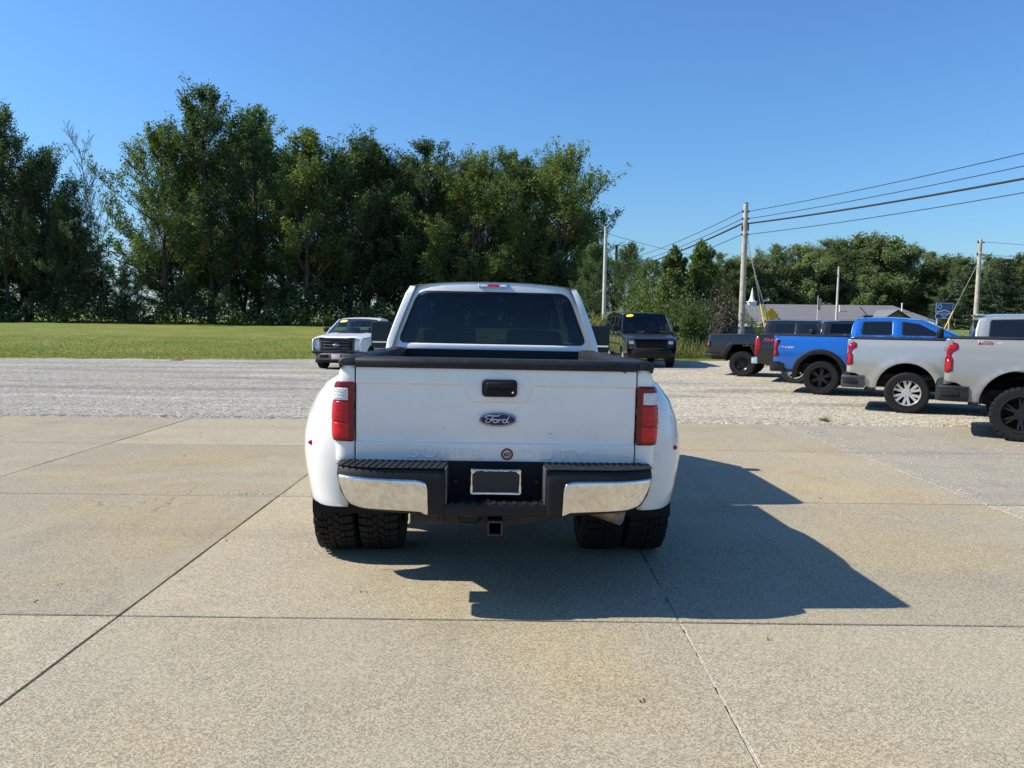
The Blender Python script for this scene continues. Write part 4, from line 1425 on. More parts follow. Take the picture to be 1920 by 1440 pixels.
def cab(root, P, paint):
    """cab, doors, bonnet and nose of a pickup or van. Local frame: +y forward, +x right, origin under the rear axle"""
    W, zb, sill, ztop = P['W'], P['belt'], P['sill'], P['top']
    xr = P['xr']
    rear, roof, (yw, zw) = P['rear'], P['roof'], P['cowl']
    yn, yf, Rw = P['nose'], P['front_axle'], P['R']
    zh0, zh1 = P['hood']

    def gx(y, z):
        t = max(0.0, (z - zb) / (ztop - zb))
        return (W - 0.02) - (W - 0.02 - xr) * t ** 1.12

    def lx(y, z):
        x = W - 0.045 * max(0, (0.78 - z) / 0.4) ** 2 - 0.02 * max(0, (z - 1.0) / 0.4) ** 2
        d = math.hypot(y - yf, z - Rw) - P.get('archR', 0.5)
        x += P.get('flare', 0.02) * (1 - ss(0.05, 0.12, d)) if y > yf - 0.75 else 0
        if y > yf:
            x -= P.get('nose_taper', 0.10) * ss(yf + 0.1, yn + 0.25, y)
        return x
    yr0, yr1 = roof[0][0], roof[-1][0]
    gl = P.get('glass', 'window_dark')
    for s in (1, -1):
        fn = lambda y, z: (s * gx(y, z), y, z)
        outline = list(rear) + list(roof) + [(yw, zw)]
        if abs(zw - zb) > 0.01: outline.append((yw - 0.02, zb))
        panel('cab_frame', paint, root, outline, fn, (-s, 0, 0), [rounded(w_, 0.045) for w_ in P['windows']], sp=0.12, er=0.014, th=0.05)
        for w_ in P['windows']:
            cy = sum(p[0] for p in w_) / len(w_); cz = sum(p[1] for p in w_) / len(w_)
            big = [(cy + (a - cy) * 1.02, cz + (b - cz) * 1.03) for a, b in w_]
            pane = panel('window', gl, root, rounded(big, 0.045), lambda y, z: (s * (gx(y, z) - 0.014), y, z), (-s, 0, 0), sp=0.2, er=0, th=0)
            ring = [(cy + (a - cy) * 0.955, cz + (b - cz) * 0.93) for a, b in w_]
            panel('window_seal', 'seal', root, rounded(big, 0.045), lambda y, z: (s * (gx(y, z) - 0.010), y, z), (-s, 0, 0), [rounded(ring, 0.035)], sp=0.2, er=0, th=0.004)
        for (y0, y1, arch) in P['doors']:
            ol = [(y0 + 0.004, sill), (y0 + 0.004, zb - 0.004), (y1 - 0.004, zb - 0.004), (y1 - 0.004, sill)]
            if arch:      # door or quarter panel cut by a wheel opening at y=arch
                A = arc(arch, Rw, P.get('archR', 0.5), 195, -15, 16)
                A = [p for p in A if p[1] > sill + 0.005]
                ol = [(y0 + 0.004, sill), (y0 + 0.004, zb - 0.004), (y1 - 0.004, zb - 0.004), (y1 - 0.004, sill)] + [(p[0], p[1]) for p in reversed([(A[0][0], sill)] + A + [(A[-1][0], sill)])]
            d = panel('door' if not arch else 'quarter_panel', paint, root, ol, lambda y, z: (s * lx(y, z), y, z), (-s, 0, 0), sp=0.12, er=0.008, th=0.03)
            if not arch:
                mb = MB(); xx = s * (lx(y0, zb - 0.16) + 0.012)
                mb.box(min(xx - s * 0.02, xx + s * 0.018), max(xx - s * 0.02, xx + s * 0.018), y0 + 0.09, y0 + 0.30, zb - 0.19, zb - 0.15, 0.012)
                mb.build('handle', P.get('handle', paint), d)
        # front wing with wheel opening
        y0 = P['doors'][-1][1]
        A = [p for p in arc(yf, Rw, P.get('archR', 0.5), 195, -15, 16) if p[1] > sill + 0.01]
        ol = [(y0 + 0.004, sill), (y0 + 0.004, zb - 0.004), (yw, zb - 0.004 if zw <= zb else zb)] + [(yw + 0.05, zh0 - 0.05), (yn - 0.10, zh1 - 0.06), (yn - 0.05, zh1 - 0.16), (yn - 0.05, sill + 0.06)]
        ol += [(A[-1][0], sill + 0.06)] + list(reversed(A)) + [(A[0][0], sill)]
        panel('front_wing', paint, root, ol, lambda y, z: (s * lx(y, z), y, z), (-s, 0, 0), sp=0.10, er=0.010, th=0.03)
        # mirror
        my, mz, mw, mh, mo = P.get('mirror', (yw - 0.45, zb + 0.12, 0.24, 0.22, 0.06))
        xm = gx(my, zb + 0.02)
        mb = MB()
        mb.box(*sorted((s * (xm + mo), s * (xm + mo + mw))), my - 0.04, my + 0.10, mz - mh / 2, mz + mh / 2, 0.045)
        mb.box(*sorted((s * (xm - 0.04), s * (xm + mo + 0.04))), my, my + 0.06, mz - mh * 0.32, mz - mh * 0.10, 0.02)
        mir = mb.build('mirror', P.get('mirror_mat', 'plastic'), root)
        mb = MB(); mb.box(*sorted((s * (xm + mo + 0.02), s * (xm + mo + mw - 0.02))), my - 0.044, my - 0.0405, mz - mh / 2 + 0.02, mz + mh / 2 - 0.02)
        mb.build('mirror_glass', 'chrome_clean', mir, smooth=0)
    # roof
    mb = MB()
    crown = P.get('crown', 0.045)
    ts = [-math.sin(math.pi / 2 * k / 10) for k in range(-10, 11)]

    def roof_pt(y, t):
        z = interp(roof, y); e = gx(y, z) + 0.001
        yy = y + (-P.get('roof_bow_r', 0.03) * (1 - t * t) if y <= yr0 + 1e-6 else P.get('roof_bow_f', 0.06) * (1 - t * t) if y >= yr1 - 1e-6 else 0)
        zz = z + crown * (1 - abs(t) ** 2.4)
        return (e * t, yy, zz)
    n = 12
    mb.grid(roof_pt, [yr0 + (yr1 - yr0) * k / n for k in range(n + 1)], ts)
    mb.build('roof', paint, root, smooth=60, fix=False)
    # rear wall
    rz0, rz1 = rear[0][1], rear[-1][1]
    zs = [rz0 + (rz1 - rz0) * k / 8 for k in range(9)]
    ol = [(gx(0, z), z) for z in zs] + [(gx(0, rz1) * t, rz1 + crown * (1 - abs(t) ** 2.4)) for t in (0.9, 0.6, 0.3, 0, -0.3, -0.6, -0.9)] + [(-gx(0, z), z) for z in reversed(zs)]
    rc = P.get('rear_round', 0.05)

    def rw(x, z, off=0.0):
        e = min(1.0, abs(x) / gx(0, max(rz0, min(z, rz1))))
        return (x, interp(rear, min(z, rz1), 0) + rc * e ** 8 + off - P.get('roof_bow_r', 0.03) * (1 - e * e), z)
    hole = P.get('rear_window')
    panel('cab_back', paint, root, ol, rw, (0, 1, 0), [hole] if hole else [], sp=0.08, er=0.02, th=0.05)
    if hole:
        cz = sum(p[1] for p in hole) / len(hole)
        big = [(a * 1.012, cz + (b - cz) * 1.03) for a, b in hole]
        panel('rear_window', P.get('rear_glass', 'glass_tint'), root, big, lambda x, z: rw(x, z, 0.014), (0, 1, 0), sp=0.15, er=0, th=0)
        ring = [(a * 0.978, cz + (b - cz) * 0.955) for a, b in hole]
        panel('window_seal', 'seal', root, big, lambda x, z: rw(x, z, 0.011), (0, 1, 0), [ring], sp=0.15, er=0, th=0.004)
    # windscreen
    yt, zt = roof[-1]
    mb = MB()

    def ws(u, t):
        y = yt + (yw - yt) * u; z = zt + (zw - zt) * u
        bow = (0.06 + 0.10 * u) * (1 - t * t)
        return ((gx(y, z) - 0.012) * t, y + bow, z + crown * (1 - abs(t) ** 2.4) * (1 - u) + 0.01 * u)
    mb.grid(ws, [k / 6 for k in range(7)], [-k / 8 for k in range(-8, 9)])
    mb.build('windscreen', P.get('front_glass', 'glass_clear'), root, smooth=60, fix=False)
    for s in (1, -1):
        mb = MB(); mb.tube([Vector(ws(u, s * 1.0)) + Vector((0, 0.0, 0.004)) for u in (0, 0.25, 0.5, 0.75, 1)], 0.028, 8)
        mb.build('pillar', P.get('pillar_mat', paint), root)
    mb = MB()
    for xa, xb_ in ((-0.55, -0.02), (0.10, 0.62)):
        pts = [Vector(ws(1 - 0.10 * k, (xa + (xb_ - xa) * k / 3) / W)) + Vector((0, 0.02, 0.015)) for k in range(0, 2)]
        mb.tube([Vector(ws(0.99, xa / W)) + Vector((0, 0.02, 0.02)), Vector(ws(0.93, (xa + xb_) / 2 / W)) + Vector((0, 0.01, 0.012)), Vector(ws(0.90, xb_ / W)) + Vector((0, 0.006, 0.01))], 0.009, 5)
    mb.build('wiper', 'plastic', root)
    # bonnet
    mb = MB()

    def hd(u, t):
        y = yw + 0.02 + (yn - yw - 0.02) * u
        z = zh0 + (zh1 - zh0) * u - 0.05 * max(0, (u - 0.85) / 0.15) ** 2
        e = lx(min(y, yn - 0.05), z - 0.05) - 0.008
        bow = 0.10 * (1 - t * t) * u - 0.0
        ridge = P.get('hood_ridge', 0.02) * ss(0.45, 0.6, abs(t)) * (1 - ss(0.75, 0.95, abs(t)))
        return (e * t, y - 0.12 * u * u + bow * 1.2, z + 0.035 * (1 - t ** 4) + ridge - 0.035 * abs(t) ** 10)
    mb.grid(hd, [k / 14 for k in range(15)], [-k / 16 for k in range(-16, 17)])
    mb.build('bonnet', paint, root, smooth=60, fix=False)
    # cowl strip
    mb = MB(); mb.grid(lambda u, t: (gx(yw, zw) * t, yw - 0.03 + 0.10 * u + 0.14 * (1 - t * t), zw - 0.01 + 0.012 * u), [0, 1], [k / 8 for k in range(-8, 9)])
    mb.build('cowl', 'plastic', root, smooth=60, fix=False)
    # nose
    zn0 = P.get('nose_low', 0.62)

    def nz(x, z, off=0.0):
        e = min(1, abs(x) / W)
        return (x, yn - 0.10 - 0.16 * e ** 3 + 0.02 - 0.05 * max(0, (z - zh1 + 0.12) / 0.12) + off, z)
    xn = lx(yn - 0.05, 0.9) - 0.004
    ol = [(-xn, zn0), (xn, zn0), (xn, zh1 - 0.10), (xn * 0.96, zh1 - 0.045), (-xn * 0.96, zh1 - 0.045), (-xn, zh1 - 0.10)]
    panel('nose', paint, root, ol, nz, (0, -1, 0), sp=0.12, er=0.02, th=0.03)
    for nm, mt, poly, off in P.get('face', []):
        for s in ((1, -1) if nm in ('headlamp', 'turn_lamp', 'fog_lamp') else (1,)):
            pl = [(s * a, b) for a, b in poly]
            panel(nm, mt, root, rounded(pl, 0.02), lambda x, z: nz(x, z, off), (0, -1, 0), sp=0.10, er=0.01, th=0.03)
    # front bumper
    bz0, bz1, bo, bmat = P.get('front_bumper', (0.46, 0.70, 0.10, 'plastic_grey'))
    mb = MB()

    def fb(t, v):
        x = (xn + 0.025) * math.sin(t * math.pi / 2)
        y = yn - 0.10 + bo - (0.16 + bo + 0.25) * (abs(t) ** 3.5) if True else 0
        z = bz0 + (bz1 - bz0) * v
        return (x, y - 0.05 * (2 * v - 1) ** 4, z)
    mb.grid(fb, [k / 20 for k in range(-20, 21)], [0, 0.06, 0.2, 0.5, 0.8, 0.94, 1.0])
    mb.grid(lambda t, v: (fb(t, 1)[0], fb(t, 1)[1] - 0.16 * v, fb(t, 1)[2] + 0.004 * v), [k / 20 for k in range(-20, 21)], [0, 1])
    mb.grid(lambda t, v: (fb(t, 0)[0], fb(t, 0)[1] - 0.20 * v, fb(t, 0)[2] - 0.03 * v), [k / 20 for k in range(-20, 21)], [0, 1])
    mb.build('front_bumper', bmat, root, smooth=50, fix=False)
    # floor, bulkhead, dashboard, seats
    mb = MB()
    yb = rear[0][0]
    mb.box(-W + 0.10, W - 0.10, yb + 0.04, yn - 0.30, 0.46, 0.60)
    mb.box(-W + 0.12, W - 0.12, yw - 0.10, yw + 0.04, 0.60, zb - 0.05)
    mb.build('floor_pan', 'void', root, smooth=0)
    mb = MB(); mb.box(-gx(yw, zb) + 0.06, gx(yw, zb) - 0.06, yw - 0.42, yw - 0.05, zb - 0.30, zb - 0.02, 0.06)
    mb.build('dashboard', 'seat_fabric', root)
    for k, (sx_, sy_) in enumerate(P.get('seats', [])):
        seat(root, sx_, sy_, zb - 0.38, P.get('seat_mat', 'seat_fabric'))
    mb = MB(); mb.lathe([(0.012 * math.cos(a), 0.19 + 0.012 * math.sin(a)) for a in np.linspace(0, 6.283, 7)], 24, 'y', (0, 0, 0))
    sw = mb.build('steering_wheel', 'plastic', root, fix=False)
    sw.location = (-0.42, yw - 0.52, zb - 0.06); sw.rotation_euler = (math.radians(-25), 0, 0)
    return gx, lx, nz, ws


def arch_cut(pts, ol_left, ol_right):
    return list(ol_left) + list(pts) + list(ol_right)


def bed(root, P, paint):
    """pickup box: sides with wheel openings, tailgate, rails, cover, lamps and bumper"""
    W, ov, yb, zr, zl, R = P['W'], P['ov'], P['bed_front'], P['rail'], P['bed_low'], P['R']
    AR = P['bedArch']

    def bx(y, z):
        x = W - P.get('tuck', 0.085) * max(0, (z - 0.95) / 0.5) ** 1.7 - 0.06 * max(0, (0.92 - z) / 0.45) ** 1.7
        x -= P.get('shoulder', 0.0) * ss(zr - 0.12, zr + 0.02, z)
        rr = 0.075
        if y < -ov + rr:
            d = min(1.0, (-ov + rr - y) / rr)
            x -= rr * (1 - math.sqrt(max(0, 1 - d * d)))
        if P.get('crease'):
            x -= 0.010 * ss(P['crease'] - 0.012, P['crease'] + 0.012, z)
        if P.get('blister'):
            d = math.hypot(y * 0.97, (z - R)) - P['arch_r']
            x += P['blister'] * (1 - ss(0.085, 0.125, d))
        return x
    tailpoly = P['tail_low']                 # points from arch to tail along the bottom
    for s in (1, -1):
        ol = [(-ov, zr - 0.02), (-ov + 0.03, zr), (yb, zr), (yb, zl)] + [(AR[-1][0], zl)] + list(reversed(AR)) + list(tailpoly)
        panel('bed_side', paint, root, ol, lambda y, z: (s * bx(y, z), y, z), (-s, 0, 0), sp=0.055, er=0.010, th=0.035)
        # tail lamp
        for nm, mt, poly, off in P['lamps']:
            panel(nm, mt, root, rounded(poly, 0.018, 3), lambda y, z: (s * (bx(y, z) + off), y, z), (-s, 0, 0), sp=0.03, er=0.010, th=0.035)
        if P.get('flare_poly'):
            fo, fi = P['flare_poly']
            th = P.get('flare_out', 0.05)
            olf = list(fo) + list(reversed(fi))
            panel('wheel_flare', 'plastic', root, olf, lambda y, z: (s * (bx(max(y, -ov + 0.1), z) + th), y, z), (-s, 0, 0), sp=0.05, er=0.016, th=th + 0.03)
        if P.get('rocker'):
            a, b, z0, z1 = P['rocker']
            mb = MB(); mb.box(*sorted((s * (W - 0.10), s * (W - 0.012))), a, b, z0, z1, 0.012)
            mb.build('lower_trim', 'plastic', root)
        mb = MB(); mb.box(*sorted((s * (bx(0, zr) - 0.085), s * (bx(0, zr) + 0.002))), -ov + 0.05, yb - 0.01, zr - 0.012, zr + 0.026, 0.012)
        mb.build('rail_cap', P.get('rail_mat', 'plastic'), root)
    xi = bx(0, zr) - 0.075
    mb = MB(); mb.box(-xi, xi, -ov + 0.03, yb - 0.02, zr - 0.02, zr + P.get('cover_h', 0.018), 0.01)
    mb.build('bed_cover', 'plastic', root)
    # tailgate
    xt = W - 0.10
    tz0 = P.get('gate_low', 0.80)
    panel('tailgate', paint, root, [(-xt, tz0), (xt, tz0), (xt, zr - 0.005), (-xt, zr - 0.005)], lambda x, z: (x, -ov + 0.012 - 0.012 * ss(zr - 0.12, zr - 0.08, z), z), (0, 1, 0), sp=0.12, er=0.012, th=0.06)
    for s in (1, -1):      # rear corner filler behind the lamp
        mb = MB(); mb.box(*sorted((s * (xt + 0.006), s * (W - 0.075))), -ov + 0.004, -ov + 0.10, tz0, zr - 0.01, 0.006)
        mb.build('corner_post', paint, root)
    mb = MB(); mb.box(-0.12, 0.12, -ov - 0.02, -ov + 0.01, zr - 0.22, zr - 0.14, 0.012); mb.build('tailgate_handle', 'plastic', root)
    # bumper swept round the corner in plan
    z0, z1, yl, depth, bmat = P['rear_bumper']
    path = [(W + 0.004, -ov + yl), (W + 0.006, -ov + yl * 0.5), (W - 0.004, -ov - 0.01), (W - 0.05, -ov - depth * 0.75), (W - 0.16, -ov - depth), (W * 0.5, -ov - depth - 0.015), (0, -ov - depth - 0.02)]
    path = [tuple(p) for p in resample(path, 0.05)[:-int((W) / 0.05) - 1]] if False else path
    full = path + [(-x, y) for x, y in reversed(path[:-1])]
    prof = [(0.0, 0.0), (-0.012, 0.10), (-0.014, 0.45), (-0.004, 0.55), (-0.012, 0.9), (0.01, 1.0), (0.05, 1.02)]
    mb = MB()
    nP = len(full)
    for i, (x, y) in enumerate(full):
        for (o, v) in prof:
            k = 1 - o / W
            mb.v.append((x * k, y - (-o if abs(x) < W - 0.1 else 0) * 0, z0 + (z1 - z0) * v))
    m = len(prof)
    for i in range(nP - 1):
        for j in range(m - 1):
            mb.f.append((i * m + j, (i + 1) * m + j, (i + 1) * m + j + 1, i * m + j + 1))
    bmp = mb.build('rear_bumper', bmat, root, smooth=40)
    mb = MB(); mb.prism([(x * 0.985, y + 0.01 * (1 if y < -ov else 0)) for x, y in full], z1 - 0.01, z1 + 0.008, 'z'); mb.build('bumper_step', 'plastic', bmp, smooth=0)
    for poly, mt in P.get('bumper_inset', []):
        for s in (1, -1):
            panel('bumper_inset', mt, bmp, rounded(poly, 0.02), lambda y, z: (s * (W + 0.030 - 0.06 * max(0, (-ov - y) / 0.1)), y, z), (-s, 0, 0), sp=0.08, er=0.006, th=0.03)
    # frame and axle
    mb = MB()
    for s in (1, -1):
        mb.box(*sorted((s * 0.38, s * 0.46)), -ov + 0.05, P['front_axle'] + 0.4, 0.50, 0.64)
    mb.tube([(-W + 0.25, 0, R), (W - 0.25, 0, R)], 0.05, 10)
    mb.lathe([(-0.17, 0.05), (-0.10, 0.14), (0.0, 0.16), (0.10, 0.14), (0.17, 0.05)], 16, 'x', (0.05, 0, R))
    mb.tube([(-W + 0.3, P['front_axle'], R), (W - 0.3, P['front_axle'], R)], 0.05, 10)
    mb.tube([(0.05, 0.1, R), (0.0, P['front_axle'] - 0.8, R + 0.1)], 0.04, 8)
    mb.build('chassis', 'steel_dark', root, smooth=30)
    mb = MB(); mb.box(-W + 0.12, W - 0.12, -ov + 0.06, yb - 0.03, 0.66, 0.74); mb.build('bed_floor', 'void', root, smooth=0)
    liner(root, 0, R, P.get('liner_r', 0.50), W)
    liner(root, P['front_axle'], R, P.get('archR', 0.5), W)
    return bx


def lofty_badge(root, bx, s, items):
    for (txt, y, z, size, sx_, mt, off, shear) in items:
        me = text_mesh(txt, size, 0.0015, 0, shear, sx_)
        for v in me.vertices:            # wrap on to the body side; text runs from the tail forward on the right-hand side
            yy, zz = y + v.co.x * (1 if s > 0 else -1), z + v.co.y
            v.co = Vector((s * (bx(yy, zz) + off + v.co.z), yy, zz))
        new_obj('lettering', me, root, mt)
# ------------------------------------------------------------------ the white dual-wheel pickup in the foreground
YAW, LEAN = math.radians(2.2), 0.009
truck = empty('dually_pickup', (-0.10, 4.40, 0.0))
truck.rotation_euler = (0, LEAN, YAW)
tag(truck, 'big white dual rear wheel pickup seen from behind on the concrete', 'pickup truck')
RW = 0.42
hole = rounded([(-0.695, 1.950), (0.695, 1.950), (0.872, 1.478), (-0.872, 1.478)], [0.10, 0.10, 0.07, 0.07], 6)
MP = dict(W=1.018, belt=1.40, sill=0.55, top=2.0, xr=0.785, rear=[(2.50, 1.40), (2.53, 1.70), (2.57, 1.93), (2.61, 2.0)], roof=[(2.61, 2.0), (2.9, 2.01), (3.8, 2.01), (4.35, 1.985)],
          cowl=(5.02, 1.40), nose=6.42, front_axle=5.50, R=RW, archR=0.52, hood=(1.37, 1.30), flare=0.03, crown=0.048, rear_round=0.10, roof_bow_r=0.04,
          windows=[[(2.72, 1.45), (2.76, 1.86), (3.50, 1.90), (3.50, 1.45)], [(3.62, 1.45), (3.62, 1.90), (4.26, 1.88), (4.74, 1.45)]],
          doors=[(2.52, 3.56, None), (3.56, 4.74, None)], glass='glass_tint_dark', rear_window=hole, rear_glass='glass_tint', front_glass='glass_clear',
          mirror=(4.15, 1.505, 0.235, 0.31, 0.135), seats=[(-0.42, 4.02), (0.42, 4.02), (-0.42, 3.05), (0.42, 3.05)], seat_mat='seat_fabric', nose_low=0.66,
          face=[('grille', 'chrome', [(-0.62, 0.80), (0.62, 0.80), (0.66, 1.22), (-0.66, 1.22)], 0.02), ('headlamp', 'head_lens', [(0.70, 0.88), (0.70, 1.18), (0.92, 1.16), (0.93, 0.90)], 0.012)],
          front_bumper=(0.50, 0.74, 0.14, 'chrome'), hood_ridge=0.03)
gx_, lx_, nz_, ws_ = cab(truck, MP, 'white_paint')

# --- box sides: rear face, rounded corner and flank as one sheet
def U_out(z):
    return float(np.interp(z, [0.55, 0.84, 1.10, 1.30, 1.42], [0.945, 0.958, 0.964, 0.952, 0.925]))


def corner(s_, z, off=0.0):
    """s_ measured from the tailgate gap outwards round the corner; returns (u, v) and outward normal"""
    Uo = U_out(z); r = 0.055
    a = Uo - r - 0.838
    if s_ < a:
        return (0.838 + s_, 0.0 - off), (0, -1)
    q = s_ - a
    L = r * math.pi / 2
    if q < L:
        an = q / r
        return (Uo - r + (r + off) * math.sin(an), r - (r + off) * math.cos(an)), (math.sin(an), -math.cos(an))
    return (Uo + off, r + q - L), (1, 0)


for s in (-1, 1):
    ol = [(0, 0.845), (0, 1.425), (2.56, 1.425), (2.56, 0.60), (0.62, 0.60), (0.26, 0.845)]
    ol = [(0, 0.845), (0, 1.425), (2.56, 1.390), (2.56, 0.60), (1.75, 0.60)] + arc(1.25, 0.42, 0.50, 20, 160, 10) + [(0.70, 0.60), (0.30, 0.845)]

    def cfn(a, z, off=0.0):
        (u, v), n = corner(a, z, off)
        return (s * u, v, z)

    def cn(a, z):
        (u, v), n = corner(a, z)
        return (-s * n[0], -n[1], 0)
    panel('bed_side', 'white_paint', truck, ol, cfn, cn, sp=0.045, er=0.006, th=0.03)
    # tail lamp: red housing, dark cap, clear reverse lens, ribs
    tl = rounded([(0.000, 0.966), (0.000, 1.322), (0.118, 1.322), (0.150, 1.285), (0.168, 1.20), (0.172, 0.990), (0.150, 0.966)], 0.012, 3)
    lamp = panel('tail_lamp', 'red_lens_dark', truck, tl, lambda a, z: cfn(a, z, 0.014), cn, sp=0.02, er=0.012, th=0.03)
    panel('brake_lens', 'red_lens', lamp, rounded([(0.030, 1.085), (0.030, 1.205), (0.152, 1.205), (0.158, 1.085)], 0.008), lambda a, z: cfn(a, z, 0.0175), cn, sp=0.02, er=0.004, th=0.006)
    panel('lower_lens', 'red_lens_bright', lamp, rounded([(0.030, 0.988), (0.030, 1.080), (0.158, 1.080), (0.156, 0.988)], 0.008), lambda a, z: cfn(a, z, 0.0175), cn, sp=0.02, er=0.004, th=0.006)
    panel('reverse_lens', 'clear_lens', lamp, rounded([(0.034, 1.212), (0.034, 1.284), (0.122, 1.284), (0.146, 1.262), (0.150, 1.212)], 0.008), lambda a, z: cfn(a, z, 0.0180), cn, sp=0.02, er=0.004, th=0.006)
    for zz in (1.098, 1.118, 1.138, 1.158, 1.178):
        panel('lens_bar', 'red_lens_bright', lamp, [(0.045, zz), (0.045, zz + 0.006), (0.142, zz + 0.006), (0.142, zz)], lambda a, z: cfn(a, z, 0.0195), cn, sp=0.03, er=0.0, th=0.003)
    for zz in (1.226, 1.244, 1.262):
        panel('lens_bar', 'plate_white', lamp, [(0.045, zz), (0.045, zz + 0.005), (0.135, zz + 0.005), (0.135, zz)], lambda a, z: cfn(a, z, 0.0200), cn, sp=0.03, er=0.0, th=0.003)
    # rail cap on the box side
    prof = [(0.930, 1.398), (0.936, 1.43), (0.930, 1.455), (0.910, 1.470), (0.865, 1.476), (0.805, 1.470), (0.788, 1.455), (0.786, 1.405)]
    mb = MB()
    vs_ = [(-0.012, 0.55), (-0.006, 0.80), (0.008, 0.94), (0.03, 1.0), (0.6, 1.0), (1.2, 1.0), (1.8, 1.0), (2.44, 1.0)]
    for (v, k) in vs_:
        for (u, z) in prof:
            mb.v.append((s * (0.862 + (u - 0.862) * (0.5 + 0.5 * k)), v, 1.437 + (z - 1.437) * k - 0.036 * max(0, v) / 2.44))
    m = len(prof)
    for i in range(len(vs_) - 1):
        for j in range(m - 1):
            mb.f.append((i * m + j, (i + 1) * m + j, (i + 1) * m + j + 1, i * m + j + 1))
    mb.f.append(tuple(range(m)))
    mb.build('rail_cap', 'cap_plastic', truck, smooth=60)
    # stake pocket covers on the cap
    for vv in (0.35, 1.25, 2.15):
        mb = MB(); mb.box(*sorted((s * 0.83, s * 0.90)), vv, vv + 0.09, 1.468 - 0.036 * vv / 2.44, 1.477 - 0.036 * vv / 2.44, 0.004); mb.build('stake_cover', 'plastic', truck)
    # inner wall
    mb = MB(); mb.box(*sorted((s * 0.787, s * 0.800)), 0.08, 2.43, 0.76, 1.40); mb.build('bed_wall', 'bed_liner', truck, smooth=0)
    # wheel hump inside
    mb = MB(); mb.box(*sorted((s * 0.55, s * 0.79)), 0.72, 1.55, 0.76, 1.0, 0.05); mb.build('wheel_hump', 'bed_liner', truck)

mb = MB(); mb.box(-0.80, 0.80, 0.05, 2.44, 0.72, 0.765); mb.build('bed_floor', 'bed_liner', truck, smooth=0)
mb = MB(); mb.box(-0.93, 0.93, 2.43, 2.455, 0.74, 1.425); mb.build('bed_front', 'bed_liner', truck, smooth=0)

# --- tailgate
def gate_off(u, z):
    S = 1 - ss(0.155, 0.215, abs(u - 0.012))
    zc = 1.312 - 0.098 * S
    p = 0.012 * ss(-0.005, 0.006, z - zc) + 0.011 * ss(-0.005, 0.005, 0.968 - z)
    return -p + 0.010 * ((z - 1.14) / 0.28) ** 2 - 0.004 * (1 - (u / 0.83) ** 2)


crz = []
for k in range(-82, 83):
    u = k * 0.01
    zc_ = 1.312 - 0.098 * (1 - ss(0.155, 0.215, abs(u - 0.012)))
    for d_ in (-0.006, -0.0035, -0.001, 0.002, 0.0045, 0.007): crz.append((u + 0.0013, zc_ + d_))
    for d_ in (-0.006, -0.003, 0.0, 0.003, 0.006): crz.append((u + 0.0013, 0.968 + d_))
gate = panel('tailgate', 'white_paint', truck, rounded([(-0.829, 0.846), (0.829, 0.846), (0.829, 1.414), (-0.829, 1.414)], 0.012), lambda u, z: (u, gate_off(u, z), z), (0, 1, 0), sp=0.011, er=0.006, th=0.05, smooth=80, extra=crz)
mb = MB(); mb.box(-0.81, 0.81, 0.055, 0.072, 0.85, 1.40); mb.build('tailgate_inner', 'bed_liner', truck, smooth=0)
prof = [(-0.020, 1.409), (-0.024, 1.438), (-0.017, 1.458), (0.000, 1.467), (0.06, 1.471), (0.082, 1.462), (0.086, 1.44), (0.086, 1.405)]
mb = MB()
us = [-0.830, -0.826, -0.4, 0, 0.4, 0.826, 0.830]
for u in us:
    k = 0.7 if abs(u) > 0.829 else 1
    for (v, z) in prof: mb.v.append((u, 0.03 + (v - 0.03) * (0.9 + 0.1 * k), 1.437 + (z - 1.437) * (0.85 + 0.15 * k)))
m = len(prof)
for i in range(len(us) - 1):
    for j in range(m - 1): mb.f.append((i * m + j, (i + 1) * m + j, (i + 1) * m + j + 1, i * m + j + 1))
mb.f += [tuple(range(m)), tuple((len(us) - 1) * m + j for j in range(m))]
mb.build('tailgate_cap', 'cap_plastic', truck, smooth=60)
# handle
hb = panel('tailgate_handle', 'plastic', truck, rounded([(-0.089, 1.247), (0.119, 1.247), (0.119, 1.349), (-0.089, 1.349)], 0.028, 5), lambda u, z: (u, -0.034, z), (0, 1, 0), sp=0.02, er=0.010, th=0.03)
mb = MB(); mb.box(-0.068, 0.098, -0.040, -0.0335, 1.258, 1.306, 0.003); mb.build('handle_recess', 'void', hb)
mb = MB(); mb.box(-0.066, 0.096, -0.058, -0.035, 1.301, 1.337, 0.010); mb.build('handle_lever', 'plastic', hb)
mb = MB(); mb.lathe([(-0.044, 0.0), (-0.044, 0.006), (-0.036, 0.007)], 14, 'y', (0.092, 0, 1.276)); mb.build('lock', 'chrome_clean', hb)
# oval badge
bcx, bcz, bw, bh = 0.008, 1.112, 0.119, 0.0455
ell = lambda a, b, n=48: [(bcx + a * math.cos(2 * math.pi * k / n), bcz + b * math.sin(2 * math.pi * k / n)) for k in range(n)]
bad = panel('badge', 'chrome_clean', truck, ell(bw, bh), lambda u, z: (u, -0.0155, z), (0, 1, 0), sp=0.03, er=0.006, th=0.014)
panel('badge_field', 'badge_blue', bad, ell(bw * 0.94, bh * 0.88), lambda u, z: (u, -0.0172 - 0.002 * (1 - ((u - bcx) / bw) ** 2), z), (0, 1, 0), sp=0.02, er=0.003, th=0.004)
panel('badge_line', 'letter_silver', bad, ell(bw * 0.885, bh * 0.79), lambda u, z: (u, -0.0202, z), (0, 1, 0), [ell(bw * 0.868, bh * 0.755)], sp=0.02, er=0, th=0.001)


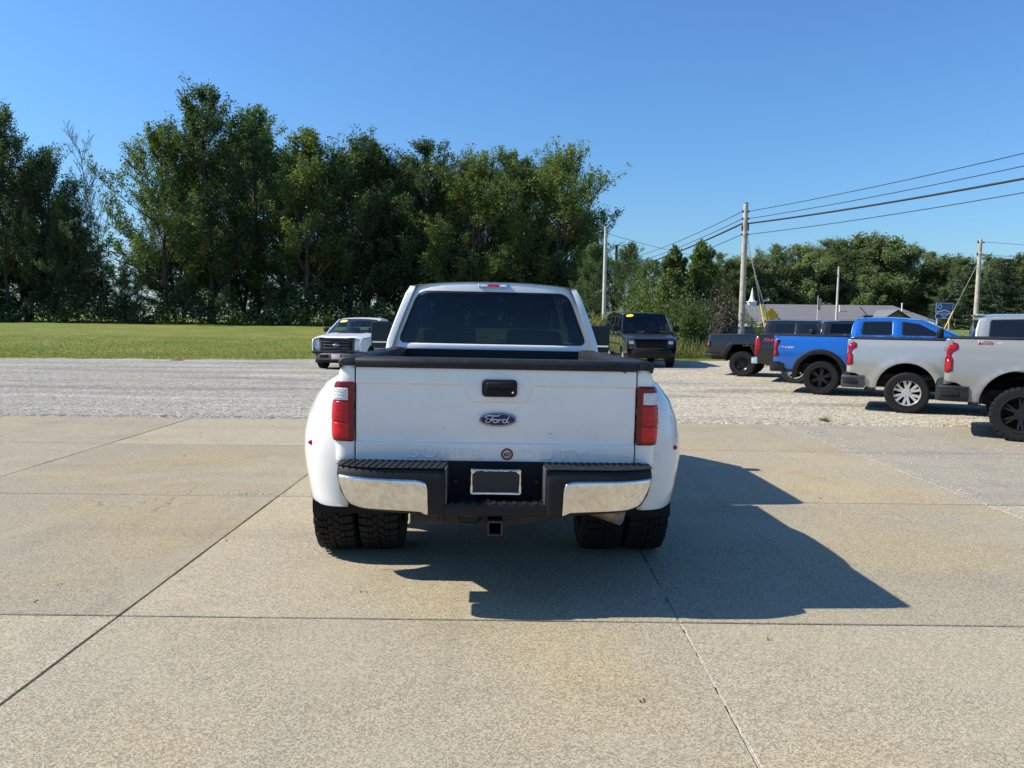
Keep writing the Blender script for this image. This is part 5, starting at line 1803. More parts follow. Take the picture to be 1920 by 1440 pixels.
def script_word(parent, cx, cz, w, h, v, r, mat):
    strokes = [
        [(-.28, .70), (-.34, .3), (-.43, -.25), (-.52, -.55), (-.66, -.62), (-.76, -.45), (-.74, -.2), (-.66, -.08)],
        [(-.60, .18), (-.72, .22), (-.78, .45), (-.70, .70), (-.52, .80), (-.30, .76), (-.10, .72), (.06, .80), (.14, .92)],
        [(-.52, .06), (-.36, .02), (-.22, .10)],
        [(-.16 + .13 * math.cos(t), -.27 + .33 * math.sin(t)) for t in np.linspace(0.3, 6.6, 14)],
        [(-.04, -.05), (.06, .06), (.08, -.1), (.04, -.58)], [(.07, -.2), (.14, .02), (.24, .06)],
        [(.42 + .13 * math.cos(t), -.27 + .33 * math.sin(t)) for t in np.linspace(0.5, 6.3, 14)],
        [(.72, .74), (.64, .3), (.57, -.25), (.58, -.5), (.66, -.58), (.76, -.46)],
    ]
    mb = MB()
    for st in strokes:
        pts = [(cx + x * w, v, cz + z * h) for x, z in st]
        mb.tube(pts, [r * (0.6 if i in (0, len(pts) - 1) else 1.0) for i in range(len(pts))], 6)
    return mb.build('script_lettering', mat, parent)


script_word(bad, bcx, bcz, bw * 0.80, bh * 0.66, -0.0200, 0.0030, 'letter_silver')
# stamped lettering
for txt, cu_, sx_ in (('SUPER', -0.298, 1.60), ('DUTY', 0.345, 1.60)):
    me = text_mesh(txt, 0.078, 0.0004, 0.0034, 0.0, sx_, space=1.15)
    w_ = max(v.co.x for v in me.vertices) - min(v.co.x for v in me.vertices)
    tgt = 0.445 if txt == 'SUPER' else 0.42
    c_ = (max(v.co.x for v in me.vertices) + min(v.co.x for v in me.vertices)) / 2
    for v in me.vertices:
        u = cu_ + (v.co.x - c_) * tgt / w_; z = 0.905 - 0.004 + v.co.y * 1.05
        v.co = Vector((u, gate_off(u, z) - 0.0030 - v.co.z * 0.9, z))
    new_obj('stamped_lettering', me, gate, 'white_paint')
# round sticker
disc = lambda r, cx=0.067, cz=0.904, n=32: [(cx + r * math.cos(2 * math.pi * k / n), cz + r * math.sin(2 * math.pi * k / n)) for k in range(n)]
stk = panel('round_sticker', 'sticker_red', truck, disc(0.0365), lambda u, z: (u, gate_off(u, z) - 0.0035, z), (0, 1, 0), sp=0.02, er=0, th=0.003)
panel('sticker_centre', 'sticker_cream', stk, disc(0.0245), lambda u, z: (u, gate_off(u, z) - 0.0045, z), (0, 1, 0), sp=0.02, er=0, th=0.001)
mb = MB()
for st in ([(-.016, .008), (-.010, -.002), (-.016, -.012)], [(-.013, .010), (-.008, .000), (-.005, -.012)], [(-.018, -.002), (-.004, -.001)], [(-.002, .012), (.006, .006), (.016, .013)], [(.002, .004), (.005, -.008), (.012, -.015)], [(.013, .008), (.016, -.004), (.010, -.006)], [(-.003, -.004), (.006, -.002)]):
    mb.tube([(0.067 + a, gate_off(0.067, 0.904) - 0.0048, 0.904 + b) for a, b in st], 0.0026, 5)
mb.build('sticker_emblem', 'sticker_ink', stk)
# chips and a torn edge on the paint
mb = MB()
for (u, z, w_, h_) in ((-0.312, 1.055, .003, .006), (0.318, 1.030, .0022, .009), (0.326, 1.034, .003, .004), (0.352, 1.031, .004, .003), (-0.008, 1.388, .0018, .008), (0.60, 1.02, .002, .005), (-0.012, 1.238, .003, .003)):
    v = gate_off(u, z)
    mb.prism([(u - w_, z - h_), (u + w_ * 1.4, z - h_ * 0.3), (u + w_ * 0.6, z + h_)], v - 0.0012, v - 0.0002, 'y')
mb.prism([(0.742, 1.409), (0.775, 1.409), (0.757, 1.396)], gate_off(.757, 1.4) - 0.002, gate_off(.757, 1.4), 'y')
mb.build('paint_chip', 'scratch', gate, smooth=0)

# --- sill below the gate, with three red identification lamps
mb = MB(); mb.box(-0.93, 0.93, 0.03, 0.22, 0.70, 0.838); mb.build('rear_sill', 'void', truck, smooth=0)
for u in (-0.165, -0.01, 0.15):
    mb = MB(); mb.box(u - 0.026, u + 0.026, 0.005, 0.03, 0.818, 0.840, 0.006); mb.build('marker_lamp', 'red_lens', truck)
mb = MB()
for s in (-1, 1): mb.box(*sorted((s * 0.83, s * 0.94)), 0.01, 0.06, 0.80, 0.842, 0.006)
mb.build('sill_end', 'chrome', truck)

# --- dual-wheel fenders
FP = [(1.36, 0.0), (1.335, 0.30), (1.27, 0.57), (1.18, 0.76), (1.05, 0.91), (0.93, 0.985), (0.80, 1.0), (0.68, 0.965), (0.56, 0.905), (0.45, 0.84)]
FZ = [p[0] for p in FP][::-1]; FB = [p[1] for p in FP][::-1]
for s in (-1, 1):
    mb = MB()
    v0, v1 = 0.40, 1.98; vc, hw = (v0 + v1) / 2, (v1 - v0) / 2
    nT, nS = 40, 26
    rows_ = []
    for i in range(nT + 1):
        t = -math.cos(math.pi * i / nT)
        v = vc + hw * t
        B = 0.392 * max(0.0, 1 - abs(t) ** 2.9) ** (1 / 2.6)
        A = max(0.0, 1 - abs(t) ** 4.5) ** (1 / 3.5)
        zt = 0.80 + 0.56 * A
        zb = 0.462 + 0.02 * abs(t)
        da = v - 1.12
        if abs(da) < 0.53:
            zb = max(zb, 0.42 + math.sqrt(max(0, 0.53 ** 2 - da * da)) * 1.0)
        zb = min(zb, zt - 0.06)
        row = []
        for j in range(nS + 1):
            z = zt + (zb - zt) * j / nS
            zn = 1.36 - (zt - z) * (0.91 / (zt - 0.45)) if zt - 0.45 > 0.02 else z
            row.append((s * (0.945 + B * float(np.interp(zn, FZ, FB))), v, z))
        # rolled lip
        x, _, z = row[-1]
        row.append((x - s * 0.018 * (B / 0.392), v, z - 0.012))
        row.append((x - s * 0.05 * (B / 0.392), v, z - 0.004))
        rows_.append(row)
    nn = len(rows_[0])
    mb.v = [p for r_ in rows_ for p in r_]
    for i in range(nT):
        for j in range(nn - 1):
            mb.f.append((i * nn + j, (i + 1) * nn + j, (i + 1) * nn + j + 1, i * nn + j + 1))
    fe = mb.build('wide_fender', 'white_paint', truck, smooth=70)
    sol = fe.modifiers.new('thickness', 'SOLIDIFY'); sol.thickness = 0.006; sol.offset = -1
    # dark inner guard
    mb = MB(); mb.lathe([(s * 1.22, 0.515), (s * 0.62, 0.515), (s * 0.62, 0.0)], 24, 'x', (0, 1.12, 0.42), math.radians(-5), math.radians(185))
    mb.build('wheel_housing', 'void', truck, fix=False)
    # marker lens
    mz = 0.880
    bm = bmesh.new(); bmesh.ops.create_uvsphere(bm, u_segments=16, v_segments=10, radius=1)
    for v in bm.verts: v.co = Vector((v.co.x * 0.020, v.co.y * 0.013, v.co.z * 0.016))
    me = bpy.data.meshes.new('marker_lens'); bm.to_mesh(me); bm.free(); me.shade_smooth()
    o = new_obj('marker_lens', me, truck, 'red_lens')
    o['_s'] = s
    # find the fender surface behind the marker
    best = min((p for r_ in rows_[:14] for p in r_[:nS]), key=lambda p: abs(abs(p[0]) - 1.215) + abs(p[2] - mz))
    o.location = best
    del o['_s']
    # wheels
    wheel(truck, s * 1.105, 1.12, RW, 0.285, 0.225, 'plain', 'alloy', s, 2, s * 1.105 * LEAN, 0.13)
    wheel(truck, s * 0.795, 1.12, RW, 0.285, 0.225, 'plain', 'steel_dark', s, 2, s * 0.795 * LEAN, 0.31)
    wheel(truck, s * 0.88, 5.50, RW, 0.285, 0.225, 'plain', 'alloy', s, 2, s * 0.88 * LEAN, 0.5)
liner(truck, 5.50, RW, 0.52, 1.0)

# --- rear bumper
def bump_v(u, z=0.7):
    return -0.215 + 0.080 * max(0, (abs(u) - 0.62) / 0.30) ** 2.4


bumper = empty('rear_bumper', (0, 0, 0), 0, truck)
for s in (-1, 1):
    ol = [(s * a, b) for a, b in rounded([(0.290, 0.572), (0.290, 0.850), (0.912, 0.852), (0.916, 0.80), (0.892, 0.70), (0.845, 0.636), (0.76, 0.610), (0.42, 0.584)], 0.012)]
    panel('bumper_shell', 'plastic', bumper, ol, lambda u, z: (u, bump_v(u) + 0.02 * max(0, (z - 0.80) / 0.05), z), (0, 1, 0), sp=0.05, er=0.014, th=0.16)
    ch = [(0.903, 0.800), (0.44, 0.789), (0.398, 0.775), (0.386, 0.74), (0.381, 0.583), (0.402, 0.584), (0.425, 0.600), (0.765, 0.618), (0.842, 0.642), (0.878, 0.70), (0.900, 0.765)]
    ol = [(s * a, b) for a, b in rounded(ch, [0.01, 0.02, 0.012, 0.02, 0.004, 0.01, 0.02, 0.04, 0.05, 0.03, 0.01], 4)]
    panel('chrome_cover', 'chrome_bumper', bumper, ol, lambda u, z: (u, bump_v(u) - 0.016 + 0.065 * (0.80 - z) - 0.004 * (1 - ((z - 0.695) / 0.11) ** 2), z), (0, 1, 0), sp=0.02, er=0.011, th=0.03)
    # step pad with ribs
    mb = MB()
    mb.grid(lambda a, b: (s * a, (bump_v(a) + 0.012) * (1 - b) + 0.03 * b, 0.852 + 0.006 * b), [0.29 + 0.63 * k / 14 for k in range(15)], [0, 1])
    mb.build('step_pad', 'cap_plastic', bumper, fix=False)
    mb = MB()
    for k in range(16):
        a = 0.305 + 0.0385 * k
        y0 = bump_v(a) + 0.010
        sk = 0.03 * s
        mb.add([(s * a, y0, 0.853), (s * (a + 0.017), y0, 0.853), (s * (a + 0.017) - sk, 0.0, 0.858), (s * a - sk, 0.0, 0.858),
                (s * a, y0 + 0.004, 0.8570), (s * (a + 0.017), y0 + 0.004, 0.8570), (s * (a + 0.017) - sk, 0.0, 0.8615), (s * a - sk, 0.0, 0.8615)],
               [(4, 5, 6, 7), (0, 1, 5, 4), (1, 2, 6, 5), (2, 3, 7, 6), (3, 0, 4, 7)])
    mb.build('step_rib', 'cap_plastic', bumper, smooth=0)
    # recess side wall
    mb = MB(); mb.box(*sorted((s * 0.278, s * 0.292)), -0.205, -0.02, 0.640, 0.852, 0.006); mb.build('recess_wall', 'plastic_grey', bumper)
panel('bumper_centre', 'plastic', bumper, rounded([(-0.384, 0.576), (0.384, 0.576), (0.384, 0.600), (0.280, 0.648), (-0.280, 0.648), (-0.384, 0.600)], 0.01), lambda u, z: (u, -0.209, z), (0, 1, 0), sp=0.06, er=0.010, th=0.12)
mb = MB(); mb.box(-0.28, 0.28, -0.207, -0.02, 0.628, 0.646); mb.build('recess_floor', 'plastic', bumper, smooth=0)
mb = MB()
for k in range(9): mb.box(-0.26 + 0.06 * k, -0.235 + 0.06 * k, -0.205, -0.04, 0.646, 0.653, 0.002)
mb.build('floor_rib', 'cap_plastic', bumper)
mb = MB(); mb.box(-0.30, 0.30, -0.022, 0.02, 0.60, 0.86); mb.build('recess_back', 'void', bumper, smooth=0)
for u in (-0.235, 0.245):
    mb = MB(); mb.lathe([(-0.055, 0.0), (-0.055, 0.010), (-0.02, 0.012)], 10, 'y', (u, 0, 0.745)); mb.build('bolt', 'steel_dark', bumper)
fr = panel('plate_frame', 'chrome_bumper', truck, rounded([(-0.146, 0.683), (0.149, 0.683), (0.149, 0.834), (-0.146, 0.834)], 0.012), lambda u, z: (u, -0.128, z), (0, 1, 0),
           [[(-0.134, 0.700), (0.137, 0.700), (0.137, 0.806), (0.120, 0.820), (-0.117, 0.820), (-0.134, 0.806)]], sp=0.06, er=0.004, th=0.012)
mb = MB(); mb.box(-0.142, 0.145, -0.121, -0.113, 0.687, 0.830); mb.build('plate', 'plate_blank', fr, smooth=0)
mb = MB(); mb.box(-0.09, 0.09, -0.113, -0.02, 0.70, 0.80); mb.build('plate_bracket', 'plastic', fr, smooth=0)
mb = MB()
for u in (-0.083, 0.086): mb.lathe([(-0.134, 0.0), (-0.134, 0.006), (-0.126, 0.007)], 10, 'y', (u, 0, 0.824))
mb.build('plate_screw', 'steel_dark', fr)

pm('rusty_steel', (0.085, 0.060, 0.042), 0.7, metal=0.3, var=0.4, vscale=20)
# --- hitch, beams, exhaust, axle
hit = empty('hitch', (0, 0, 0), 0, truck)
mb = MB()
for (a, b, c, d) in ((-0.041, 0.041, 0.542, 0.550), (-0.041, 0.041, 0.468, 0.476), (-0.041, -0.033, 0.476, 0.542), (0.033, 0.041, 0.476, 0.542)):
    mb.box(a, b, -0.21, 0.25, c, d)
mb.build('receiver_tube', 'steel_dark', hit, smooth=0)
mb = MB()
for (a, b, c, d) in ((-0.042, 0.042, 0.543, 0.552), (-0.042, 0.042, 0.468, 0.477), (-0.042, -0.034, 0.477, 0.543), (0.034, 0.042, 0.477, 0.543)):
    mb.box(a, b, -0.218, -0.195, c, d, 0.003)
mb.build('receiver_collar', 'rusty_steel', hit)
mb = MB(); mb.box(-0.034, 0.034, 0.0, 0.02, 0.474, 0.544); mb.build('tube_back', 'void', hit, smooth=0)
mb = MB()
mb.prism([(-0.50, 0.555), (-0.50, 0.505), (-0.15, 0.480), (0.15, 0.480), (0.40, 0.530), (0.40, 0.570), (-0.3, 0.575)], -0.02, 0.12, 'y')
mb.build('cross_beam', 'steel_dark', hit, smooth=0)
mb = MB(); mb.box(-0.50, -0.30, -0.06, 0.02, 0.492, 0.572, 0.006); mb.box(-0.47, -0.33, -0.09, -0.05, 0.505, 0.560, 0.01); mb.build('trailer_socket', 'steel_dark', hit)
mb = MB(); mb.tube([(-0.22, -0.04, 0.53), (-0.20, -0.07, 0.50), (-0.12, -0.07, 0.495), (-0.08, -0.04, 0.52)], 0.008, 6); mb.tube([(0.40, 0.0, 0.555), (0.43, -0.02, 0.50), (0.46, -0.02, 0.495)], 0.007, 6); mb.build('safety_loop', 'steel_dark', hit)
mb = MB()
ex = [(0.36, 1.55, 0.60), (0.40, 0.85, 0.575), (0.48, 0.45, 0.555), (0.62, 0.27, 0.525), (0.80, 0.16, 0.492)]
mb.tube(ex, [0.048, 0.048, 0.050, 0.054, 0.060], 18, cap=False)
e = mb.build('exhaust_pipe', 'exhaust_metal', truck, smooth=60, fix=False)
so = e.modifiers.new('wall', 'SOLIDIFY'); so.thickness = 0.004
mb = MB(); mb.lathe([(-0.03, 0.056), (-0.03, 0.062), (0.03, 0.062), (0.03, 0.056)], 18, 'x', (0, 0, 0)); c_ = mb.build('exhaust_clamp', 'steel_dark', truck)
c_.location = (0.60, 0.29, 0.529); c_.rotation_euler = (0, math.radians(10), math.radians(-32))
mb = MB()
for s in (-1, 1):
    mb.box(*sorted((s * 0.40, s * 0.48)), 0.04, 6.0, 0.56, 0.74)
    mb.tube([(s * 0.52, 0.35, 0.60), (s * 0.52, 0.8, 0.50), (s * 0.52, 1.12, 0.46), (s * 0.52, 1.45, 0.50), (s * 0.52, 1.95, 0.60)], 0.035, 6)
    mb.tube([(s * 0.62, 1.02, 0.36), (s * 0.48, 0.98, 0.62)], 0.026, 8)
mb.tube([(-1.2, 1.12, RW), (1.2, 1.12, RW)], 0.062, 12)
mb.lathe([(-0.24, 0.065), (-0.16, 0.15), (-0.05, 0.185), (0.06, 0.185), (0.16, 0.14), (0.24, 0.065)], 18, 'x', (0.0, 1.10, RW))
mb.tube([(0, 1.2, RW), (0, 4.2, 0.60)], 0.05, 10)
mb.tube([(-0.8, 5.5, RW), (0.8, 5.5, RW)], 0.06, 10)
mb.build('chassis', 'steel_dark', truck)
mb = MB(); mb.box(-0.36, 0.36, 0.45, 0.95, 0.60, 0.70, 0.03); mb.build('spare_carrier', 'steel_dark', truck)

# --- roof brake lamp, cab lamps, extra mirror glass
bl = panel('roof_brake_lamp', 'chrome', truck, rounded([(-0.140, 1.997), (0.140, 1.997), (0.140, 2.030), (-0.140, 2.030)], 0.012), lambda u, z: (u, 2.542 + (z - 2.0) * 0.5, z), (0, 1, 0), sp=0.03, er=0.005, th=0.06)
for nm, a, b, mt in (('red_lens', -0.052, 0.052, 'red_lens_bright'), ('cargo_lens', -0.122, -0.056, 'clear_lens'), ('cargo_lens', 0.056, 0.122, 'clear_lens')):
    panel(nm, mt, bl, rounded([(a, 2.003), (b, 2.003), (b, 2.024), (a, 2.024)], 0.004), lambda u, z: (u, 2.5385 + (z - 2.0) * 0.5, z), (0, 1, 0), sp=0.03, er=0.002, th=0.006)
for u in (-0.52, -0.14, 0.0, 0.14, 0.52):
    mb = MB(); zz = 2.0 + 0.048 * (1 - (abs(u) / 0.735) ** 2.4)
    mb.box(u - 0.05, u + 0.05, 4.05, 4.15, zz + 0.0, zz + 0.034, 0.015); mb.build('cab_lamp', 'amber_lens', truck)
for s in (-1, 1):
    xm = gx_(4.15, 1.42)
    for z0_, z1_ in ((1.362, 1.415), (1.432, 1.645)):
        mb = MB(); mb.box(-0.100, 0.100, -0.003, 0.003, -(z1_ - z0_) / 2, (z1_ - z0_) / 2)
        o = mb.build('mirror_glass', 'mirror_dark', truck, smooth=0)
        o.location = (s * (xm + 0.2535), 4.096, (z0_ + z1_) / 2); o.rotation_euler = (math.radians(-3.0), 0, 0)
    for zz in (1.45, 1.56):
        mb = MB(); mb.tube([(s * (xm - 0.02), 4.2, zz), (s * (xm + 0.20), 4.18, zz)], 0.018, 8); mb.build('mirror_arm', 'plastic', truck)
# hanging ornament and visor behind the glass
mb = MB(); mb.box(-0.13, 0.13, 4.36, 4.40, 1.80, 1.88, 0.02); mb.build('inside_mirror', 'plastic', truck)
# ------------------------------------------------------------------ pickups parked in the angled row
def row_root(name, contact, theta, W, label):
    t = math.radians(theta)
    right = Vector((-math.sin(t), -math.cos(t), 0))
    p = Vector((contact[0], contact[1], 0)) - right * (W - 0.10)
    r = empty(name, (p.x, p.y, 0.004), -(math.pi / 2 + t))
    tag(r, label, 'pickup truck')
    return r


def chevy(name, contact, theta, paint, lift, ov, bedf, rim_style, rim_mat, label, tread, R, gray=False):
    W = 1.0
    root = row_root(name, contact, theta, W, label)
    L = lift
    AR = arc(-0.025, 0.45 + L * 0.9, 0.515, 190, -10, 22)
    dx = -(ov - 1.08)
    sh = lambda pts: [(a - dx * 0 + (1.08 - ov), b + L) for a, b in pts]
    cb = bedf + 0.03
    P = dict(W=W, ov=ov, bed_front=bedf, rail=1.40 + L, bed_low=0.50 + L, R=R, bedArch=AR, arch_r=0.555, blister=0.020, crease=1.135 + L, shoulder=0.075, liner_r=0.53,
             tail_low=[(AR[0][0] - 0.005, 0.44 + L)] + sh([(-0.745, 0.45), (-0.752, 0.52), (-0.80, 0.64), (-0.855, 0.705), (-0.91, 0.735), (-1.075, 0.755)]),
             lamps=[('tail_lamp', 'lamp_red', sh([(-1.080, 1.338), (-0.912, 1.334), (-0.906, 1.25), (-0.985, 1.195), (-1.000, 1.150), (-0.968, 1.10), (-0.966, 0.915), (-1.075, 0.886), (-1.08, 1.10), (-1.06, 1.16), (-1.072, 1.22)]), 0.012),
                    ('tail_lamp_core', 'lamp_core', sh([(-1.055, 1.318), (-0.935, 1.314), (-0.930, 1.262), (-1.04, 1.24)]), 0.018),
                    ('tail_lamp_core', 'lamp_core', sh([(-1.055, 1.09), (-0.99, 1.08), (-0.988, 0.935), (-1.052, 0.915)]), 0.018)],
             rocker=((-0.745 + 1.08 - ov), AR[0][0] - 0.01, 0.405 + L, 0.455 + L), rear_bumper=(0.455 + L, 0.690 + L, 0.335, 0.095, 'bumper_dark' if not gray else 'plastic'),
             bumper_inset=[(sh([(-1.135, 0.535), (-1.135, 0.650), (-0.945, 0.650), (-0.865, 0.60), (-0.865, 0.535)]), 'void')],
             belt=1.30 + L, sill=0.46 + L, top=1.875 + L, xr=0.74, rear=[(cb, 1.30 + L), (cb + 0.02, 1.62 + L), (cb + 0.07, 1.845 + L)], roof=[(cb + 0.07, 1.845 + L), (cb + 0.30, 1.875 + L), (cb + 1.2, 1.885 + L), (cb + 1.6, 1.865 + L)],
             cowl=(cb + 2.32, 1.29 + L), nose=cb + 3.75, front_axle=3.745 + bedf - 0.62, archR=0.53, hood=(1.27 + L, 1.20 + L), flare=0.02,
             windows=[[(cb + 0.22, 1.40 + L), (cb + 0.25, 1.80 + L), (cb + 0.92, 1.82 + L), (cb + 0.92, 1.40 + L)], [(cb + 1.06, 1.40 + L), (cb + 1.06, 1.82 + L), (cb + 1.55, 1.79 + L), (cb + 2.10, 1.40 + L)]],
             doors=[(cb, cb + 1.0, None), (cb + 1.0, cb + 2.10, None)], glass='window_dark', front_glass='window_dark', nose_low=0.66 + L,
             rear_window=rounded([(-0.62, 1.80 + L), (0.62, 1.80 + L), (0.76, 1.45 + L), (-0.76, 1.45 + L)], 0.06), rear_glass='window_dark',
             face=[('grille', 'plastic', [(-0.60, 0.75 + L), (0.60, 0.75 + L), (0.62, 1.10 + L), (-0.62, 1.10 + L)], 0.02), ('headlamp', 'head_lens', [(0.66, 0.98 + L), (0.66, 1.10 + L), (0.90, 1.10 + L), (0.90, 0.98 + L)], 0.012)],
             front_bumper=(0.50 + L, 0.74 + L, 0.12, 'plastic'))
    cab(root, P, paint)
    b = bed(root, P, paint)
    for s in (1, -1):
        for y in (0, P['front_axle']):
            wheel(root, s * (W - 0.155), y, R, 0.265, 0.245, rim_style, rim_mat, s, tread, 0, 0.26, 'rubber')
    # roof spoiler lip and aerial
    mb = MB(); mb.box(-0.66, 0.66, cb + 0.01, cb + 0.16, 1.872 + L, 1.915 + L, 0.018); mb.build('roof_spoiler', paint, root)
    return root, b, P


def ground_hit(px_, py_):
    d = fw + rt * ((px_ - 960) / 1400) - up * ((py_ - 720) / 1400)
    p = Vector((0, 0, EYE)) + d * (-EYE / d.z)
    return p


grey_root, bx_g, Pg = chevy('pickup', ground_hit(1911, 828), 31, 'grey_paint', 0.09, 1.015, 0.72, 'twin', 'black_alloy', 'matte grey pickup with black wheels, nearest of the angled row', 1, 0.406, True)
lofty_badge(grey_root, bx_g, 1, [('TRAIL', -0.502, 1.457, 0.050, 1.75, 'decal_white', 0.002, 0.2), ('BOSS', -0.502, 1.424, 0.046, 1.95, 'decal_red', 0.002, 0.2),
                                 ('TRAIL', -0.500, 1.4565, 0.044, 1.85, 'decal_black', 0.004, 0.2), ('BOSS', -0.500, 1.4235, 0.040, 2.05, 'decal_black', 0.004, 0.2)])
mb = MB(); mb.box(bx_g(-0.3, 1.44) - 0.01, bx_g(-0.3, 1.44) + 0.004, -0.35, -0.285, 1.438, 1.446, 0.001); mb.build('decal_stripe', 'decal_white', grey_root)
silver_root, bx_s, Ps = chevy('pickup', ground_hit(1698, 775), 28, 'silver_paint', 0.0, 1.08, 1.02, 'split', 'alloy', 'bright silver pickup with silver alloy wheels beside the blue pickup', 0, 0.398)

# blue pickup
W = 0.95
blue = row_root('pickup', ground_hit(1538, 740), 28, W, 'bright blue pickup with black wheels and black wheel arch flares')
AR = arc(-0.035, 0.475, 0.515, 188, -8, 22)
P = dict(W=W, ov=1.11, bed_front=0.585, rail=1.39, bed_low=0.57, R=0.408, bedArch=AR, arch_r=0.53, blister=0.0, crease=1.18, shoulder=0.035, liner_r=0.53,
         tail_low=[(AR[0][0] - 0.005, 0.565), (-0.80, 0.575), (-0.83, 0.62), (-0.88, 0.71), (-0.94, 0.752), (-1.10, 0.765)],
         lamps=[('lamp_surround', 'black_alloy', [(-1.108, 1.300), (-0.965, 1.300), (-0.945, 1.25), (-1.005, 1.13), (-1.005, 1.05), (-0.965, 0.94), (-1.0, 0.885), (-1.10, 0.885)], 0.006),
                ('tail_lamp', 'lamp_red', [(-1.106, 1.275), (-1.005, 1.275), (-0.995, 1.22), (-1.03, 1.10), (-1.03, 1.04), (-0.995, 0.95), (-1.02, 0.905), (-1.10, 0.900)], 0.014),
                ('tail_lamp_core', 'lamp_core', [(-1.095, 1.265), (-1.02, 1.262), (-1.03, 1.13), (-1.095, 1.12)], 0.019), ('tail_lamp_core', 'lamp_core', [(-1.095, 1.04), (-1.04, 1.03), (-1.02, 0.94), (-1.095, 0.92)], 0.019)],
         flare_poly=(arc(-0.045, 0.475, 0.618, 191, -11, 22), arc(-0.035, 0.475, 0.500, 188, -8, 22)), flare_out=0.045,
         rocker=(-0.815, -0.60, 0.515, 0.565), rear_bumper=(0.525, 0.725, 0.26, 0.085, 'black_alloy'), bumper_inset=[([(-1.10, 0.575), (-1.10, 0.665), (-0.95, 0.665), (-0.90, 0.58)], 'void')],
         belt=1.40, sill=0.50, top=1.83, xr=0.70, rear=[(0.60, 1.38), (0.625, 1.66), (0.66, 1.76), (0.73, 1.815)], roof=[(0.73, 1.815), (1.0, 1.835), (1.45, 1.840), (2.02, 1.795)], cowl=(2.84, 1.40),
         nose=4.22, front_axle=3.34, archR=0.52, hood=(1.38, 1.30), flare=0.03, crown=0.042,
         windows=[[(0.835, 1.445), (0.855, 1.755), (1.465, 1.765), (1.470, 1.445)], [(1.675, 1.445), (1.668, 1.765), (2.03, 1.705), (2.50, 1.445)]],
         doors=[(0.60, 1.57, None), (1.57, 2.60, None)], glass='window_dark', front_glass='glass_clear', rear_window=rounded([(-0.58, 1.76), (0.58, 1.76), (0.70, 1.46), (-0.70, 1.46)], 0.06), rear_glass='window_dark',
         face=[('grille', 'plastic', [(-0.55, 0.75), (0.55, 0.75), (0.60, 1.15), (-0.60, 1.15)], 0.02), ('headlamp', 'head_lens', [(0.62, 1.05), (0.62, 1.17), (0.86, 1.16), (0.86, 1.07)], 0.012)], front_bumper=(0.50, 0.76, 0.12, 'plastic'), nose_low=0.66,
         seats=[(-0.38, 2.0), (0.38, 2.0)])
_, _, _, ws_b = cab(blue, P, 'blue_paint')
bx_b = bed(blue, P, 'blue_paint')
for s in (1, -1):
    for y in (0, P['front_axle']): wheel(blue, s * (W - 0.135), y, 0.408, 0.265, 0.245, 'twin', 'black_alloy', s, 1, 0, 0.15)
lofty_badge(blue, bx_b, 1, [('TRAIL BOSS', -0.785, 1.118, 0.058, 0.86, 'decal_white', 0.002, 0.15), ('TRAIL', -0.852, 1.118, 0.050, 0.86, 'decal_red', 0.0035, 0.15)])
mb = MB()
for a, b_ in ((-0.955, -0.925), (-0.645, -0.615)):
    mb.box(bx_b(a, 1.12) - 0.005, bx_b(a, 1.12) + 0.003, a, b_, 1.122, 1.128, 0.001)
mb.build('decal_stripe', 'decal_white', blue)
mb = MB(); mb.box(-0.10, 0.10, 0.80, 1.02, 1.868, 1.915, 0.03); mb.tube([(0.0, 0.90, 1.90), (0.0, 0.72, 2.12)], 0.010, 6); mb.build('roof_aerial', 'plastic', blue)
panel('windscreen_sticker', 'decal_white', blue, [(0.10 * math.cos(a), 0.10 * math.sin(a)) for a in np.linspace(0, 6.0, 16)], lambda a, b_: tuple(Vector(ws_b(0.22 + b_ * 0.9, 0.62 + a * 1.6)) + Vector((0, 0.010, 0.012))), (0, -1, -0.5), sp=0.05, er=0, th=0)

